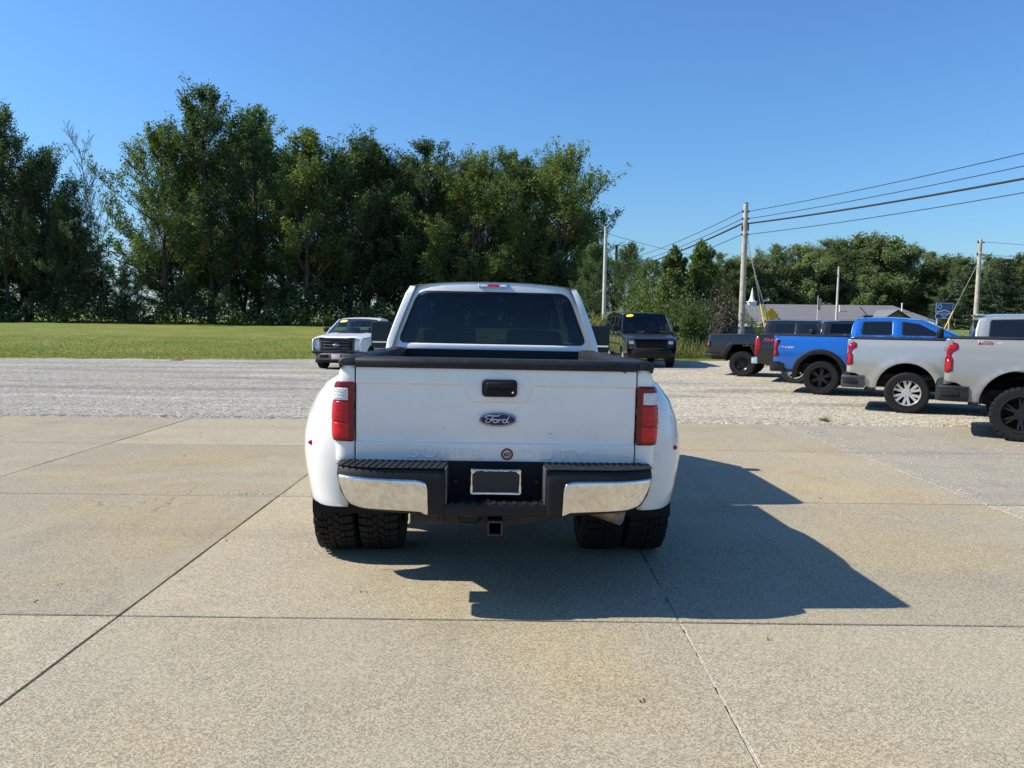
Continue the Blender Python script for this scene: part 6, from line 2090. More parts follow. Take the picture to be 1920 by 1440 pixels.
# black pickup with red lettering and chrome bumper
W = 0.98
blk = row_root('pickup', ground_hit(1490, 719), 28, W, 'glossy black pickup with chrome bumper squeezed between the blue and the knobbly tyred one')
AR = arc(0.0, 0.45, 0.50, 188, -8, 20)
P = dict(W=W, ov=1.13, bed_front=0.585, rail=1.345, bed_low=0.55, R=0.395, bedArch=AR, arch_r=0.53, blister=0.012, shoulder=0.035, liner_r=0.52,
         tail_low=[(AR[0][0] - 0.005, 0.50), (-0.85, 0.52), (-1.02, 0.56), (-1.06, 0.70), (-1.12, 0.74)],
         lamps=[('tail_lamp', 'lamp_red', [(-1.128, 1.255), (-0.965, 1.245), (-0.955, 0.985), (-1.000, 0.85), (-1.045, 0.785), (-1.125, 0.80)], 0.012), ('tail_lamp_core', 'lamp_core', [(-1.11, 1.23), (-0.985, 1.22), (-0.975, 1.05), (-1.105, 1.05)], 0.018)],
         rear_bumper=(0.535, 0.715, 0.10, 0.10, 'chrome'), belt=1.38, sill=0.50, top=1.80, xr=0.72, rear=[(0.61, 1.35), (0.64, 1.66), (0.70, 1.755)], roof=[(0.70, 1.755), (1.2, 1.785), (2.2, 1.765)], cowl=(3.0, 1.38),
         nose=4.45, front_axle=3.68, archR=0.50, hood=(1.34, 1.26), flare=0.02, crown=0.035,
         windows=[[(0.83, 1.42), (0.86, 1.715), (1.50, 1.725), (1.50, 1.42)], [(1.64, 1.42), (1.64, 1.725), (2.15, 1.70), (2.68, 1.42)]], doors=[(0.61, 1.57, None), (1.57, 2.72, None)],
         glass='glass_tint', front_glass='glass_clear', rear_window=rounded([(-0.60, 1.70), (0.60, 1.70), (0.72, 1.42), (-0.72, 1.42)], 0.06), rear_glass='window_dark', seats=[(-0.42, 2.1), (0.42, 2.1), (-0.42, 1.15), (0.42, 1.15)], seat_mat='seat_tan',
         face=[('grille', 'chrome', [(-0.55, 0.75), (0.55, 0.75), (0.60, 1.12), (-0.60, 1.12)], 0.02), ('headlamp', 'head_lens', [(0.64, 0.88), (0.64, 1.14), (0.88, 1.12), (0.88, 0.90)], 0.012)], front_bumper=(0.50, 0.72, 0.12, 'chrome'), nose_low=0.62)
cab(blk, P, 'black_paint')
bx_k = bed(blk, P, 'black_paint')
for s in (1, -1):
    for y in (0, P['front_axle']): wheel(blk, s * (W - 0.15), y, 0.395, 0.265, 0.25, 'twin', 'alloy', s, 0, 0, 0.4, 'rubber_dusty')
lofty_badge(blk, bx_k, 1, [('FX4', -0.755, 1.206, 0.125, 1.25, 'decal_red', 0.004, 0.2)])
mb = MB(); mb.tube([(0.55, 0.3, 0.50), (0.70, -0.85, 0.49)], 0.035, 12, cap=True); mb.build('exhaust_pipe', 'exhaust_metal', blk)
mb = MB(); mb.tube([(0.55, 2.6, 1.30), (0.55, 2.45, 1.95)], 0.006, 5); mb.build('aerial', 'plastic', blk)

# black squared-off pickup with wide tyres
W = 0.90
jp = row_root('pickup', ground_hit(1392, 706), 28, W, 'matte black squared off pickup with wide off road tyres, farthest of the angled row')
inner = [(-0.52, 0.60), (-0.30, 0.975), (-0.24, 1.005), (0.15, 1.005), (0.21, 0.975), (0.42, 0.60)]
outer = [(-0.69, 0.60), (-0.45, 1.015), (-0.37, 1.065), (0.26, 1.065), (0.34, 1.015), (0.58, 0.60)]
P = dict(W=W, ov=1.125, bed_front=0.55, rail=1.29, bed_low=0.62, R=0.405, bedArch=inner, arch_r=0.5, blister=0.0, shoulder=0.0, liner_r=0.54,
         tail_low=[(-0.53, 0.62), (-0.69, 0.66), (-1.04, 0.735), (-1.115, 0.765)],
         lamps=[('tail_lamp', 'black_alloy', [(-1.16, 1.105), (-1.005, 1.10), (-1.02, 0.93), (-1.15, 0.925)], 0.03), ('tail_lamp_core', 'red_lens_dark', [(-1.145, 1.085), (-1.02, 1.08), (-1.035, 0.95), (-1.14, 0.945)], 0.037), ('tail_lamp_core', 'clear_lens', [(-1.10, 1.02), (-1.06, 1.02), (-1.06, 0.985), (-1.10, 0.985)], 0.041)],
         flare_poly=(outer, inner), flare_out=0.09, rear_bumper=(0.615, 0.745, 0.40, 0.10, 'plastic'), belt=1.31, sill=0.62, top=1.80, xr=0.70,
         rear=[(0.575, 1.29), (0.60, 1.60), (0.635, 1.765)], roof=[(0.635, 1.765), (1.2, 1.785), (2.16, 1.775)], cowl=(2.46, 1.33), nose=3.95, front_axle=3.49, archR=0.54, hood=(1.33, 1.24), flare=0.05, crown=0.03, nose_taper=0.25,
         windows=[[(0.905, 1.38), (0.925, 1.70), (1.515, 1.70), (1.515, 1.38)], [(1.70, 1.38), (1.70, 1.70), (2.10, 1.69), (2.30, 1.38)]], doors=[(0.60, 1.60, None), (1.60, 2.46, None)], glass='window_dark', front_glass='window_dark', handle='plastic',
         rear_window=rounded([(-0.56, 1.70), (0.56, 1.70), (0.64, 1.40), (-0.64, 1.40)], 0.05), rear_glass='window_dark', nose_low=0.66,
         face=[('grille', 'plastic', [(-0.38, 0.80), (0.38, 0.80), (0.38, 1.12), (-0.38, 1.12)], 0.02), ('headlamp', 'head_lens', arc(0.50, 0.98, 0.09, 0, 340, 14), 0.012)], front_bumper=(0.58, 0.74, 0.16, 'plastic'), pillar_mat='black_paint')
cab(jp, P, 'black_paint')
bed(jp, P, 'black_paint')
for s in (1, -1):
    for y in (0, P['front_axle']): wheel(jp, s * (W - 0.09), y, 0.405, 0.30, 0.215, 'steel', 'black_alloy', s, 1, 0, 0.2)

# ------------------------------------------------------------------ white pickup facing the camera by the lawn
hdg = math.radians(8)
c = ground_hit(607, 690)
f_z = -0.150
d = fw + rt * ((607 - 960) / 1400) - up * ((690 - 720) / 1400)
c = Vector((0, 0, EYE)) + d * ((f_z - EYE) / d.z)
hv = Vector((-math.sin(hdg), -math.cos(hdg), 0)); rv = Vector((hv.y, -hv.x, 0))
W = 0.985
FA = 3.70
o0 = c - hv * FA - rv * 0.83
f150 = empty('pickup', (o0.x, o0.y, f_z + 0.004), math.pi - hdg)
tag(f150, 'white pickup with black grille facing the camera beside the lawn', 'pickup truck')
AR = arc(0.0, 0.45, 0.50, 188, -8, 20)
P = dict(W=W, ov=1.2, bed_front=0.90, rail=1.33, bed_low=0.52, R=0.385, bedArch=AR, arch_r=0.53, blister=0.015, shoulder=0.01, liner_r=0.52, tail_low=[(AR[0][0] - 0.005, 0.50), (-1.05, 0.54), (-1.19, 0.62)],
         lamps=[('tail_lamp', 'lamp_red', [(-1.195, 1.25), (-1.06, 1.24), (-1.06, 0.85), (-1.19, 0.85)], 0.012)], rear_bumper=(0.50, 0.70, 0.10, 0.10, 'chrome'),
         belt=1.28, sill=0.50, top=1.84, xr=0.79, rear=[(0.94, 1.26), (0.98, 1.62), (1.06, 1.79)], roof=[(1.06, 1.79), (1.4, 1.835), (1.8, 1.83), (2.15, 1.775)], cowl=(3.02, 1.26), nose=4.62, front_axle=FA, archR=0.50, hood=(1.25, 1.15), flare=0.03,
         windows=[[(1.12, 1.34), (1.16, 1.72), (2.04, 1.745), (2.60, 1.34)]], doors=[(0.94, 1.30, None), (1.30, 2.75, None)], glass='glass_clear', front_glass='glass_clear',
         rear_window=rounded([(-0.60, 1.72), (0.60, 1.72), (0.72, 1.36), (-0.72, 1.36)], 0.05), rear_glass='glass_clear', seats=[(-0.42, 1.75), (0.42, 1.75)], seat_mat='seat_fabric', nose_low=0.64,
         face=[('grille', 'plastic_grey', [(-0.635, 0.675), (0.635, 0.675), (0.655, 1.105), (-0.655, 1.105)], 0.03), ('grille_opening', 'void', [(-0.575, 0.715), (0.575, 0.715), (0.59, 1.055), (-0.59, 1.055)], 0.038),
               ('headlamp', 'head_lens', [(0.675, 0.70), (0.675, 1.06), (0.86, 1.06), (0.905, 1.00), (0.905, 0.80), (0.80, 0.70)], 0.018)] +
              [('grille_bar', 'plastic_grey', [(-0.50, z), (0.50, z), (0.50, z + 0.045), (-0.50, z + 0.045)], 0.05) for z in (0.755, 0.865, 0.975)],
         front_bumper=(0.34, 0.60, 0.10, 'bumper_grey'), mirror=(2.62, 1.40, 0.20, 0.19, 0.07))
_, _, nz_f, ws_f = cab(f150, P, 'white_paint_old')
bed(f150, P, 'white_paint_old')
for s in (1, -1):
    for y in (0, FA): wheel(f150, s * (W - 0.16), y, 0.385, 0.255, 0.225, 'twin', 'alloy', s, 1, 0, 0.2)
yb_ = P['nose']
oval = lambda a, b_, cx, cz: [(cx + a * math.cos(2 * math.pi * k / 28), cz + b_ * math.sin(2 * math.pi * k / 28)) for k in range(28)]
bd = panel('badge', 'chrome_clean', f150, oval(0.135, 0.055, 0, 0.888), lambda x, z: nz_f(x, z, 0.075), (0, -1, 0), sp=0.05, er=0.008, th=0.02)
panel('badge_field', 'badge_blue', bd, oval(0.122, 0.045, 0, 0.888), lambda x, z: nz_f(x, z, 0.078), (0, -1, 0), sp=0.05, er=0.002, th=0.004)
sc = script_word(bd, 0, 0, 0.10, 0.032, 0, 0.005, 'letter_silver')
sc.location = (0, nz_f(0, 0.888, 0.080)[1], 0.888); sc.rotation_euler = (0, 0, math.pi)
mb = MB(); mb.box(-0.155, 0.155, yb_ + 0.005, yb_ + 0.018, 0.39, 0.55, 0.004); mb.build('number_plate', 'plate_white', f150)
mb = MB(); mb.box(-0.165, 0.165, yb_ + 0.0, yb_ + 0.012, 0.375, 0.565, 0.004); mb.build('plate_holder', 'decal_red', f150)
for s in (1, -1):
    mb = MB(); mb.box(*sorted((s * 0.28, s * 0.62)), yb_ - 0.04, yb_ + 0.012, 0.43, 0.54, 0.02); mb.build('bumper_opening', 'void', f150)
mb = MB(); mb.box(-0.80, 0.80, yb_ - 0.35, yb_ - 0.06, 0.24, 0.36, 0.03); mb.build('air_dam', 'void', f150)
mb = MB(); mb.box(-0.93, 0.93, yb_ - 0.40, yb_ - 0.04, 0.58, 0.67, 0.02); mb.build('bumper_filler', 'plastic', f150)
panel('windscreen_sticker', 'pale_yellow_vinyl', f150, [(0.075 * math.cos(a), 0.075 * math.sin(a)) for a in np.linspace(0, 6.0, 18)], lambda a, b_: tuple(Vector(ws_f(0.17 + b_ * 1.2, 0.66 + a * 2.6)) + Vector((0, 0.014, 0.014))), (0, -1, -0.5), sp=0.05, er=0, th=0)

# ------------------------------------------------------------------ dark van
c = ground_hit(1255, 688)
hdg = math.radians(-1)
hv = Vector((-math.sin(hdg), -math.cos(hdg), 0)); rv = Vector((hv.y, -hv.x, 0))
W = 1.0
FA = 3.43
o0 = c - hv * FA + rv * 0.84
van = empty('van', (o0.x, o0.y, 0.004), math.pi - hdg)
tag(van, 'dark navy passenger van with yellow windscreen sticker facing the camera', 'van')
P = dict(W=W, belt=1.26, sill=0.46, top=2.02, xr=0.83, R=0.375, archR=0.44, rear=[(-1.45, 1.26), (-1.43, 1.70), (-1.36, 1.99)], roof=[(-1.36, 1.99), (-0.8, 2.025), (1.6, 2.03), (2.62, 1.965)], cowl=(3.28, 1.30), crown=0.055,
         nose=4.18, front_axle=FA, hood=(1.26, 1.06), flare=0.015, nose_taper=0.10, nose_low=0.60, hood_ridge=0.0,
         windows=[[(-1.25, 1.34), (-1.20, 1.86), (-0.25, 1.89), (-0.25, 1.34)], [(-0.12, 1.34), (-0.12, 1.89), (0.85, 1.89), (0.85, 1.34)], [(0.98, 1.34), (0.98, 1.89), (1.80, 1.89), (1.80, 1.34)], [(1.96, 1.34), (1.96, 1.88), (2.50, 1.83), (2.95, 1.34)]],
         doors=[(-1.45, 0.85, 0.0), (0.85, 1.88, None), (1.88, 2.96, None)], glass='window_dark', front_glass='glass_clear', rear_window=rounded([(-0.66, 1.86), (0.66, 1.86), (0.70, 1.36), (-0.70, 1.36)], 0.05), rear_glass='window_dark',
         seats=[(-0.42, 2.15), (0.42, 2.15)], seat_mat='seat_fabric', mirror=(2.86, 1.44, 0.20, 0.26, 0.11),
         face=[('headlamp', 'head_lens', [(0.64, 0.87), (0.64, 1.00), (0.84, 1.00), (0.84, 0.87)], 0.020), ('turn_lamp', 'plastic_grey', [(0.60, 0.77), (0.60, 0.81), (0.90, 0.82), (0.90, 0.77)], 0.020), ('grille', 'void', [(-0.56, 0.72), (0.56, 0.72), (0.58, 0.99), (-0.58, 0.99)], 0.012)] +
              [('grille_bar', 'plastic', [(-0.54, z), (0.54, z), (0.54, z + 0.02), (-0.54, z + 0.02)], 0.026) for z in (0.745, 0.80, 0.855, 0.91, 0.96)],
         front_bumper=(0.37, 0.68, 0.13, 'plastic'))
_, _, _, ws_v = cab(van, P, 'navy_paint')
for s in (1, -1):
    for y in (0, FA): wheel(van, s * (W - 0.16), y, 0.375, 0.245, 0.215, 'split', 'alloy', s, 0, 0, 0.1)
liner(van, 0, 0.375, 0.45, W); liner(van, FA, 0.375, 0.45, W)
mb = MB(); mb.box(-0.85, 0.85, -1.3, 3.9, 0.34, 0.50); mb.build('underbody', 'void', van, smooth=0)
mb = MB(); mb.box(-0.96, 0.96, -1.52, -1.38, 0.44, 0.64, 0.03); mb.build('back_bumper', 'plastic', van)
for s in (1, -1):
    mb = MB(); mb.box(*sorted((s * (W - 0.02), s * (W + 0.012))), -1.40, 2.96, 0.80, 0.86, 0.008); mb.build('side_moulding', 'plastic', van)
panel('windscreen_sticker', 'yellow_vinyl', van, [(0.06 * math.cos(a), 0.06 * math.sin(a)) for a in np.linspace(0, 6.0, 18)], lambda a, b_: tuple(Vector(ws_v(0.13 + b_ * 1.25, 0.70 + a * 2.9)) + Vector((0, 0.014, 0.014))), (0, -1, -0.5), sp=0.05, er=0, th=0)
# ------------------------------------------------------------------ church, poles, wires, signs, bus
pm('shingle', (0.150, 0.150, 0.155), 0.9, var=0.12, vscale=3, bump=0.4, bscale=25)
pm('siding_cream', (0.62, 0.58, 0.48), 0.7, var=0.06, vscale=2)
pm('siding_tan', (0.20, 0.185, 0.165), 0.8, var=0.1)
pm('trim_white', (0.78, 0.78, 0.76), 0.6)
pm('pole_wood', (0.42, 0.375, 0.315), 0.9, var=0.28, vscale=5, bump=0.5, bscale=30)
pm('pole_wood_dark', (0.10, 0.09, 0.08), 0.9, var=0.28, vscale=5)
pm('pole_pale', (0.52, 0.50, 0.47), 0.85, var=0.2, vscale=4)
pm('cable_black', (0.015, 0.015, 0.016), 0.7)
pm('cable_steel', (0.30, 0.30, 0.30), 0.5, metal=0.4)
pm('guard_yellow', (0.80, 0.55, 0.08), 0.5, var=0.08)
pm('sign_blue', (0.012, 0.115, 0.33), 0.5, var=0.08)
pm('sign_dark_blue', (0.010, 0.030, 0.30), 0.5)
pm('sign_yellow', (0.70, 0.36, 0.01), 0.5)
pm('bus_yellow', (0.80, 0.47, 0.03), 0.4, coat=0.4)
pm('flag_red', (0.5, 0.03, 0.04), 0.8)
pm('flag_white', (0.75, 0.75, 0.75), 0.8)
pm('flag_blue', (0.03, 0.04, 0.20), 0.8)
pm('cabinet_grey', (0.13, 0.14, 0.17), 0.6, var=0.1)


def gabled(root, name_roof, x0, x1, y0, y1, ze, zr, axis, roof_mat='shingle', over=0.35, hip=0.0, z0=None):
    """pitched roof with overhang and thickness"""
    mb = MB()
    if axis == 'x':
        ym = (y0 + y1) / 2
        a0, a1 = x0 - over, x1 + over
        b0, b1 = y0 - over, y1 + over
        vs = [(a0, b0, ze), (a1, b0, ze), (a1, b1, ze), (a0, b1, ze), (a0, ym, zr), (a1 - hip, ym, zr)]
        fs = [(0, 1, 5, 4), (2, 3, 4, 5), (1, 2, 5), (3, 0, 4)]
    else:
        xm = (x0 + x1) / 2
        a0, a1 = x0 - over, x1 + over
        b0, b1 = y0 - over, y1 + over
        vs = [(a0, b0, ze), (a1, b0, ze), (a1, b1, ze), (a0, b1, ze), (xm, b0, zr), (xm, b1, zr)]
        fs = [(0, 4, 5, 3), (1, 2, 5, 4)]
    mb.add(vs, fs)
    mb.add([(v[0], v[1], v[2] - 0.16) for v in vs], fs)
    n = 0
    for i in range(4):
        j = (i + 1) % 4
        mb.add([vs[i], vs[j], (vs[j][0], vs[j][1], vs[j][2] - 0.16), (vs[i][0], vs[i][1], vs[i][2] - 0.16)], [(0, 1, 2, 3)])
    return mb.build(name_roof, roof_mat, root, smooth=0)


YC = 106.0
pL = cam_point(1419, 600, YC); pR = cam_point(1742, 600, YC)
gz = -0.75
church = empty('church', (pL.x, YC, gz), math.radians(-4))
tag(church, 'long low church with grey shingle roof and small white steeple', 'church')
Lc = pR.x - pL.x + 0.6
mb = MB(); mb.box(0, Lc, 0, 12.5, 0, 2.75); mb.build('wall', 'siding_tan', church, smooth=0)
gabled(church, 'roof', 0, Lc, 0, 12.5, 2.72, 5.25, 'x', hip=4.2)
# cross gable on the camera side
gx0 = 15.7
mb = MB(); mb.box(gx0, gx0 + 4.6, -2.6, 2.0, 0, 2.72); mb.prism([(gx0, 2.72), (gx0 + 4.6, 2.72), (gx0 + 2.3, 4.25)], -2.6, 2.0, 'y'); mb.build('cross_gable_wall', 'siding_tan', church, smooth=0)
gabled(church, 'cross_gable_roof', gx0, gx0 + 4.6, -2.6, 3.5, 2.75, 4.48, 'y', over=0.4)
mb = MB(); mb.box(gx0 - 0.12, gx0 + 0.45, -2.72, -2.55, 0, 2.9); mb.build('corner_post', 'trim_white', church, smooth=0)
# pale gable end facing the sun, and porch
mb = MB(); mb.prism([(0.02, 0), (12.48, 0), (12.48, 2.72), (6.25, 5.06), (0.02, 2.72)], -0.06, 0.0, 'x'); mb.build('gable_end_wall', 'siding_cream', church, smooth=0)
porch = MB()
porch.prism([(-0.2, 2.0), (3.0, 2.0), (3.0, 2.3), (1.4, 3.5), (-0.2, 2.3)], -3.4, -3.25, 'y')
for xx in (-0.15, 2.75): porch.box(xx, xx + 0.3, -3.4, -3.1, 0, 2.05)
porch.box(-0.2, -0.08, -3.2, -0.2, 1.9, 2.35)
porch.build('porch', 'trim_white', church, smooth=0)
gabled(church, 'porch_roof', -0.2, 3.0, -3.25, 0.5, 2.35, 3.62, 'y', over=0.2)
mb = MB(); mb.box(0.7, 2.1, -0.07, -0.01, 0, 2.0); mb.build('entrance_door', 'void', church, smooth=0)
st = MB()
sx, sy = 0.75, 6.25
st.box(sx - 0.55, sx + 0.55, sy - 0.55, sy + 0.55, 4.6, 5.55)
st.box(sx - 0.68, sx + 0.68, sy - 0.68, sy + 0.68, 5.5, 5.62)
st.build('steeple_base', 'trim_white', church, smooth=0)
mb = MB(); mb.lathe([(5.6, 0.62), (5.85, 0.42), (6.3, 0.27), (7.7, 0.03)], 8, 'z', (sx, sy, 0)); mb.build('spire', 'trim_white', church, smooth=0)
for xx, zz in ((12.6, 4.6), (21.3, 5.0)):
    mb = MB(); mb.lathe([(zz - 0.6, 0.09), (zz + 0.45, 0.09), (zz + 0.45, 0.14), (zz + 0.55, 0.14)], 8, 'z', (xx, 3.6, 0)); mb.build('vent_pipe', 'trim_white', church)
mb = MB()
for k in range(4): mb.box(4.0 + k * 2.6, 5.0 + k * 2.6, -0.05, 0.0, 0.9, 2.1)
for k in range(4):
    m2 = MB(); m2.box(4.0 + k * 2.6, 5.0 + k * 2.6, -0.06, -0.01, 0.9, 2.1); m2.build('window', 'window_dark', church, smooth=0)


def pole(px_, top_py, Y, r, mat, label, name='utility_pole', lean=0.0, cross=None):
    p = cam_point(px_, 600, Y); zt = cam_point(px_, top_py, Y).z
    gz = ground_z(p.x, Y)
    root = empty(name, (p.x, Y, gz))
    tag(root, label, 'utility pole')
    mb = MB(); H = zt - gz
    mb.tube([(0, 0, -0.4), (lean * 0.5, 0, H * 0.5), (lean, 0, H)], [r * 1.2, r * 1.02, r * 0.82], 14)
    mb.build('shaft', mat, root, smooth=60)
    return root, H


mp, mpH = pole(1390.5, 381, 40, 0.15, 'pole_wood', 'tall weathered wooden pole carrying four cables above the pickups')
mb = MB()
for zz in (mpH - 0.42, mpH - 0.80, mpH - 1.25, mpH - 1.62): mb.box(-0.19, 0.19, -0.05, 0.05, zz - 0.05, zz + 0.05, 0.015)
mb.build('cable_bracket', 'steel_dark', mp)
mb = MB(); mb.lathe([(mpH - 0.03, 0.125), (mpH + 0.02, 0.13), (mpH + 0.03, 0.0)], 14, 'z'); mb.build('pole_cap', 'pole_wood_dark', mp)
pp, ppH = pole(1132, 425, 60, 0.14, 'pole_pale', 'pale grey pole standing among dark trees behind the cab')
mb = MB(); mb.tube([(-0.25, 0, ppH - 0.5), (0.25, 0, ppH - 0.5)], 0.03, 6); mb.build('bracket', 'steel_dark', pp)
dp, dpH = pole(1153, 461, 78, 0.16, 'pole_wood_dark', 'dark short pole behind the pale one among the trees')
fp, fpH = pole(1568, 500, 92, 0.13, 'pole_pale', 'thin pale pole in front of the grey church roof')
mb = MB(); mb.box(-0.28, 0.28, -0.06, 0.06, fpH - 1.1, fpH - 1.0); mb.build('bracket', 'steel_dark', fp)
rp, rpH = pole(1829, 449, 55, 0.145, 'pole_wood', 'wooden pole right of the blue sign with guy wires')
mb = MB()
for zz in (rpH - 0.22, rpH - 1.1): mb.box(-0.22, 0.30, -0.04, 0.04, zz - 0.03, zz + 0.03); mb.lathe([(zz + 0.03, 0.03), (zz + 0.16, 0.04), (zz + 0.18, 0.0)], 8, 'z', (-0.18, 0, 0))
mb.build('bracket', 'steel_dark', rp, smooth=30)
MPX, MPY = mp.location.x, mp.location.y
npx, npy = MPX + 14.0, MPY - 34.0
nH = 8.6
e = empty('utility_pole', (npx, npy, 0)); tag(e, 'wooden pole beyond the right edge carrying the four cables onward', 'utility pole')
mb = MB(); mb.tube([(0, 0, -0.4), (0, 0, nH)], [0.18, 0.13], 14); mb.build('shaft', 'pole_wood', e, smooth=60)


def cable(a, b, sag, r, label, mat='cable_black', n=24, hook=None):
    a, b = Vector(a), Vector(b)
    pts = [a.lerp(b, k / n) - Vector((0, 0, 4 * sag * (k / n) * (1 - k / n))) for k in range(n + 1)]
    if hook:
        pts = [a - Vector((0, 0, hook))] + [a - Vector((0, 0, hook * 0.5))] + pts[0:]
    mb = MB(); mb.tube(pts, r, 6)
    o = mb.build('overhead_cable', mat, None, smooth=80, fix=False)
    tag(o, label, 'cable')
    return o


zt = mpH + mp.location.z
specs = [(0.42, 278, 0.016, 'topmost cable running from the tall pole to the photo edge'), (0.80, 303, 0.016, 'second highest cable running from the tall pole to the photo edge'),
         (1.05, 328, 0.045, 'thick black bundled cable running from the tall pole to the photo edge'), (1.62, 355, 0.016, 'lowest thin cable running from the tall pole to the photo edge')]
for dz, py_, r, lab in specs:
    a = Vector((MPX, MPY, zt - dz))
    # the photo fixes one point of the cable at the frame edge
    t = 0.0
    best = None
    for k in range(1, 200):
        q = k / 200
        x = MPX + (npx - MPX) * q; y = MPY + (npy - MPY) * q
        dxp = Vector((x, y, EYE)) - Vector((0, 0, EYE))
        pxx = 960 + 1400 * dxp.dot(rt) / dxp.dot(fw)
        if pxx > 1920:
            best = (q, cam_point(1920, py_, y).z); break
    q, zq = best
    sag = 0.55
    zb = (zq - a.z * (1 - q) + 4 * sag * q * (1 - q)) / q
    off = 0.12
    cable((a.x + 0.16, a.y, a.z), (npx, npy, zb), sag, r, lab, hook=0.38 if r > 0.03 else None)
DPX = cam_point(1153, 600, 78)
for (dz, py_, r, lab) in [(0.42, 490, 0.018, 'topmost cable running back from the tall pole to the woods'), (0.80, 500, 0.018, 'second cable running back from the tall pole to the woods'), (1.05, 507, 0.045, 'thick cable running back from the tall pole to the woods'), (1.62, 520, 0.018, 'lowest cable running back from the tall pole to the woods')]:
    zq = cam_point(1153, py_, 78).z
    cable((MPX - 0.15, MPY, zt - dz), (DPX.x, 78, zq), 0.35, r, lab, hook=0.38 if r > 0.03 else None)
a = pp.location + Vector((0, 0, ppH - 0.5)); b = fp.location + Vector((0, 0, fpH - 0.3))
cable(a, b, 1.0, 0.016, 'thin cable from the pale pole across the sky to the church')
for k, dz in enumerate((0.15, 1.05)):
    a = rp.location + Vector((0, 0, rpH - dz)); cable(a, a + Vector((22, -4, -0.2 + 0.1 * k)), 0.5, 0.012, ['upper', 'lower'][k] + ' thin cable leaving the pole beside the blue sign')


def guy(name, top, foot, guard_len, label, r=0.012):
    top, foot = Vector(top), Vector(foot)
    root = empty(name, foot)
    tag(root, label, 'guy wire')
    mb = MB(); mb.tube([(0, 0, 0), tuple(top - foot)], r, 5); mb.build('wire', 'cable_steel', root, smooth=60)
    if guard_len:
        d = (top - foot).normalized()
        mb = MB(); mb.tube([tuple(d * 0.05), tuple(d * guard_len)], 0.035, 8); mb.build('guard', 'guard_yellow', root)


top = Vector((MPX, MPY, 0))
for k, (px0, px1, dz) in enumerate(((1425, 1441, 1.0), (1433, 1450, 1.3), (1441, 1459, 1.65))):
    foot = cam_point(1444 + 9 * k, 650, 38.5)
    guy('guy_wire', (MPX + 0.1, MPY, zt - dz - 0.5), (foot.x, 38.5, ground_z(foot.x, 38.5)), 2.7, ['leftmost', 'middle', 'rightmost'][k] + ' of three guy wires with yellow guards beside the tall pole')
RPX = rp.location
guy('guy_wire', RPX + Vector((0, 0, rpH - 1.3)), (RPX.x + 3.1, RPX.y + 1.0, ground_z(RPX.x + 3.1, RPX.y + 1)), 0, 'guy wire slanting right from the pole beside the blue sign')
guy('guy_wire', RPX + Vector((0, 0, rpH - 1.5)), (RPX.x - 3.2, RPX.y - 1.0, ground_z(RPX.x - 3.2, RPX.y - 1)), 2.4, 'guy wire with yellow guard slanting down below the blue sign')

# blue two-panel road sign
p = cam_point(1769.5, 600, 58)
sg = empty('road_sign', (p.x, 58, ground_z(p.x, 58)), math.radians(4)); tag(sg, 'blue two panel roadside sign with large white O', 'sign')
zt_, zm, zb_ = (cam_point(1770, y, 58).z - sg.location.z for y in (568, 588, 597.5))
w_ = 33 / 1400 * 58 / 2
mb = MB(); mb.box(-w_, w_, 0, 0.03, zm + 0.02, zt_, 0.01); mb.build('upper_panel', 'sign_blue', sg)
mb = MB(); mb.box(-w_, w_, 0, 0.03, zb_, zm - 0.02, 0.01); mb.build('lower_panel', 'sign_dark_blue', sg)
for nm, (z0, z1) in (('border', (zm + 0.02, zt_)), ('border', (zb_, zm - 0.02))):
    mb = MB()
    for (a, b, c_, d_) in ((-w_, w_, z1 - 0.03, z1), (-w_, w_, z0, z0 + 0.03), (-w_, -w_ + 0.03, z0, z1), (w_ - 0.03, w_, z0, z1)): mb.box(a, b, -0.006, 0.0, c_, d_)
    mb.build(nm, 'decal_white', sg, smooth=0)
place_text('sign_letter', text_mesh('O', 0.46, 0.002, 0.012), 'decal_white', sg, (-w_ * 0.56, -0.008, (zm + zt_) / 2 + 0.10), (1, 0, 0), (0, 0, 1))
zc = (zm + zt_) / 2
mb = MB(); mb.prism([(-w_ * 0.9, zm + 0.08), (-w_ * 0.1, zm + 0.20), (0.0, zm + 0.25), (w_ * 0.1, zm + 0.20), (w_ * 0.9, zm + 0.07), (w_ * 0.9, zm + 0.10), (0.05, zm + 0.30), (-0.05, zm + 0.30), (-w_ * 0.9, zm + 0.16)], -0.008, -0.001, 'y'); mb.build('sign_road', 'decal_white', sg, smooth=0)
mb = MB(); mb.prism([(w_ * 0.15, zc + 0.12), (w_ * 0.62, zc + 0.14), (w_ * 0.55, zc - 0.02), (w_ * 0.32, zc - 0.06)], -0.008, -0.001, 'y'); mb.build('sign_red_shape', 'decal_red', sg, smooth=0)
mb = MB()
for row, (z, ws2) in enumerate(((zm - 0.14, (0.16, 0.10, 0.22)), (zm - 0.29, (0.34,)))):
    x = -sum(ws2) / 2 - 0.04 * (len(ws2) - 1) / 2
    for q in ws2:
        mb.box(x, x + q, -0.006, 0.0, z - 0.03, z + 0.03); x += q + 0.05
mb.build('sign_small_print', 'decal_white', sg, smooth=0)
for x in (-w_ * 0.72, w_ * 0.72):
    mb = MB(); mb.box(x - 0.05, x + 0.05, 0.03, 0.10, -0.3, zt_ - 0.1); mb.build('post', 'pole_pale', sg, smooth=0)

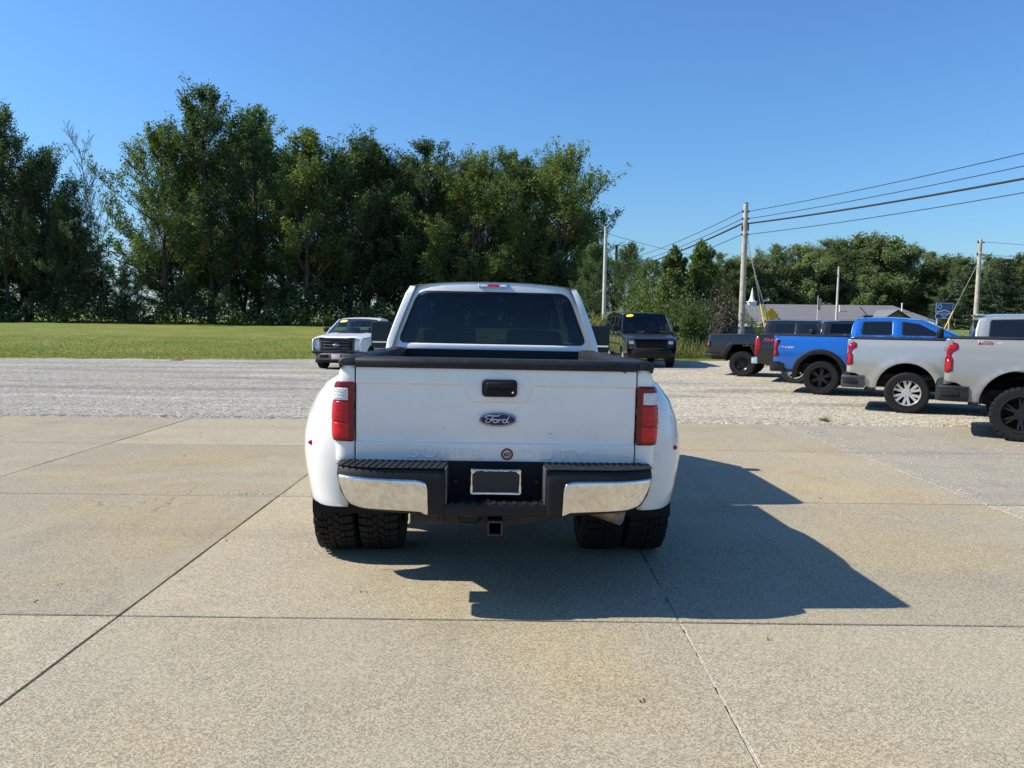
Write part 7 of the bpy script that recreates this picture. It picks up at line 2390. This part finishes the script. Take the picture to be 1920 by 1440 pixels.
# yellow diamond warning sign
p = cam_point(1446, 591, 62); s_ = 0.50
dm = empty('warning_sign', (p.x, 62, ground_z(p.x, 62)), 0); tag(dm, 'yellow diamond warning sign behind the yellow guy guards', 'sign')
zc = p.z - dm.location.z
mb = MB(); mb.prism([(0, zc - 0.62), (0.62, zc), (0, zc + 0.62), (-0.62, zc)], -0.02, 0.02, 'y'); mb.build('panel', 'sign_yellow', dm, smooth=0)
mb = MB(); mb.box(-0.04, 0.04, 0.02, 0.09, -0.3, zc + 0.3); mb.build('post', 'steel_dark', dm, smooth=0)

# flag
p = cam_point(1534, 556, 97)
fl = empty('flagpole', (p.x, 97, ground_z(p.x, 97))); tag(fl, 'white flagpole with limp red white and blue flag before the church', 'flagpole')
H = p.z - fl.location.z
mb = MB(); mb.tube([(0, 0, -0.2), (0, 0, H)], [0.05, 0.03], 8); mb.lathe([(H, 0.0), (H + 0.06, 0.06), (H + 0.12, 0.0)], 8, 'z'); mb.build('shaft', 'trim_white', fl)
for k in range(7):
    mb = MB(); a = 0.05 + 0.075 * k
    mb.grid(lambda u, v: (a * 0.8 + 0.06 * u + 0.03 * math.sin(6 * v), 0.05 * math.sin(5 * v + k), H - 0.15 - 1.5 * v - 0.25 * (a + 0.075 * u)), [0, 1], [q / 6 for q in range(7)])
    mb.build('flag_stripe', 'flag_blue' if k == 0 else 'flag_red' if k % 2 else 'flag_white', fl, fix=False)

# school bus beyond the rise
p = cam_point(1783, 611, 104)
zb0 = rise(p.x + 3, 104) + 0.012
bs = empty('school_bus', (p.x, 104, zb0)); tag(bs, 'yellow school bus whose roof and windows show above the grassy rise', 'bus')
Hb = cam_point(1800, 605.5, 104).z - zb0
mb = MB()
prof = [(-1.2, 0.5), (-1.2, Hb - 0.35), (-1.05, Hb - 0.10), (-0.7, Hb), (0.7, Hb), (1.05, Hb - 0.10), (1.2, Hb - 0.35), (1.2, 0.5)]
for x in (0, 0.15, 8.2, 8.4):
    k = 1.0 if 0.1 < x < 8.3 else 0.94
    for (y, z) in prof: mb.v.append((x, y * k, z if z < 1 else z - (1 - k) * 1.2))
m = len(prof)
for i in range(3):
    for j in range(m - 1): mb.f.append((i * m + j, (i + 1) * m + j, (i + 1) * m + j + 1, i * m + j + 1))
mb.f += [tuple(range(m)), tuple(3 * m + j for j in range(m))]
mb.build('body', 'bus_yellow', bs, smooth=40)
for k in range(12):
    mb = MB(); mb.box(0.35 + 0.64 * k, 0.35 + 0.64 * k + 0.48, -1.215, -1.19, Hb - 1.0, Hb - 0.40, 0.005); mb.build('window', 'window_dark', bs)
mb = MB(); mb.box(8.3, 9.7, -1.0, 1.0, 0.5, Hb - 1.15, 0.2); mb.build('bonnet', 'bus_yellow', bs)
for x in (2.2, 8.9):
    for y in (-1.05, 1.05):
        mb = MB(); mb.lathe([(-0.14, 0.2), (-0.14, 0.46), (-0.1, 0.5), (0.1, 0.5), (0.14, 0.46), (0.14, 0.2)], 20, 'y', (x, y, 0.5)); mb.build('wheel', 'rubber', bs)

# grey utility cabinets by the tall pole
for k, (px_, w2) in enumerate(((1379, 0.45), (1397, 0.40))):
    p = cam_point(px_, 600, 43)
    mb = MB(); mb.box(-w2, w2, -0.3, 0.3, -0.1, 1.25, 0.03); mb.box(-w2 - 0.03, w2 + 0.03, -0.33, 0.33, 1.25, 1.32, 0.02)
    o = mb.build('utility_cabinet', 'cabinet_grey', None, loc=(p.x, 43, ground_z(p.x, 43)))
    tag(o, ['dark grey utility cabinet just left of the tall pole foot', 'dark grey utility cabinet just right of the tall pole foot'][k], 'utility cabinet')
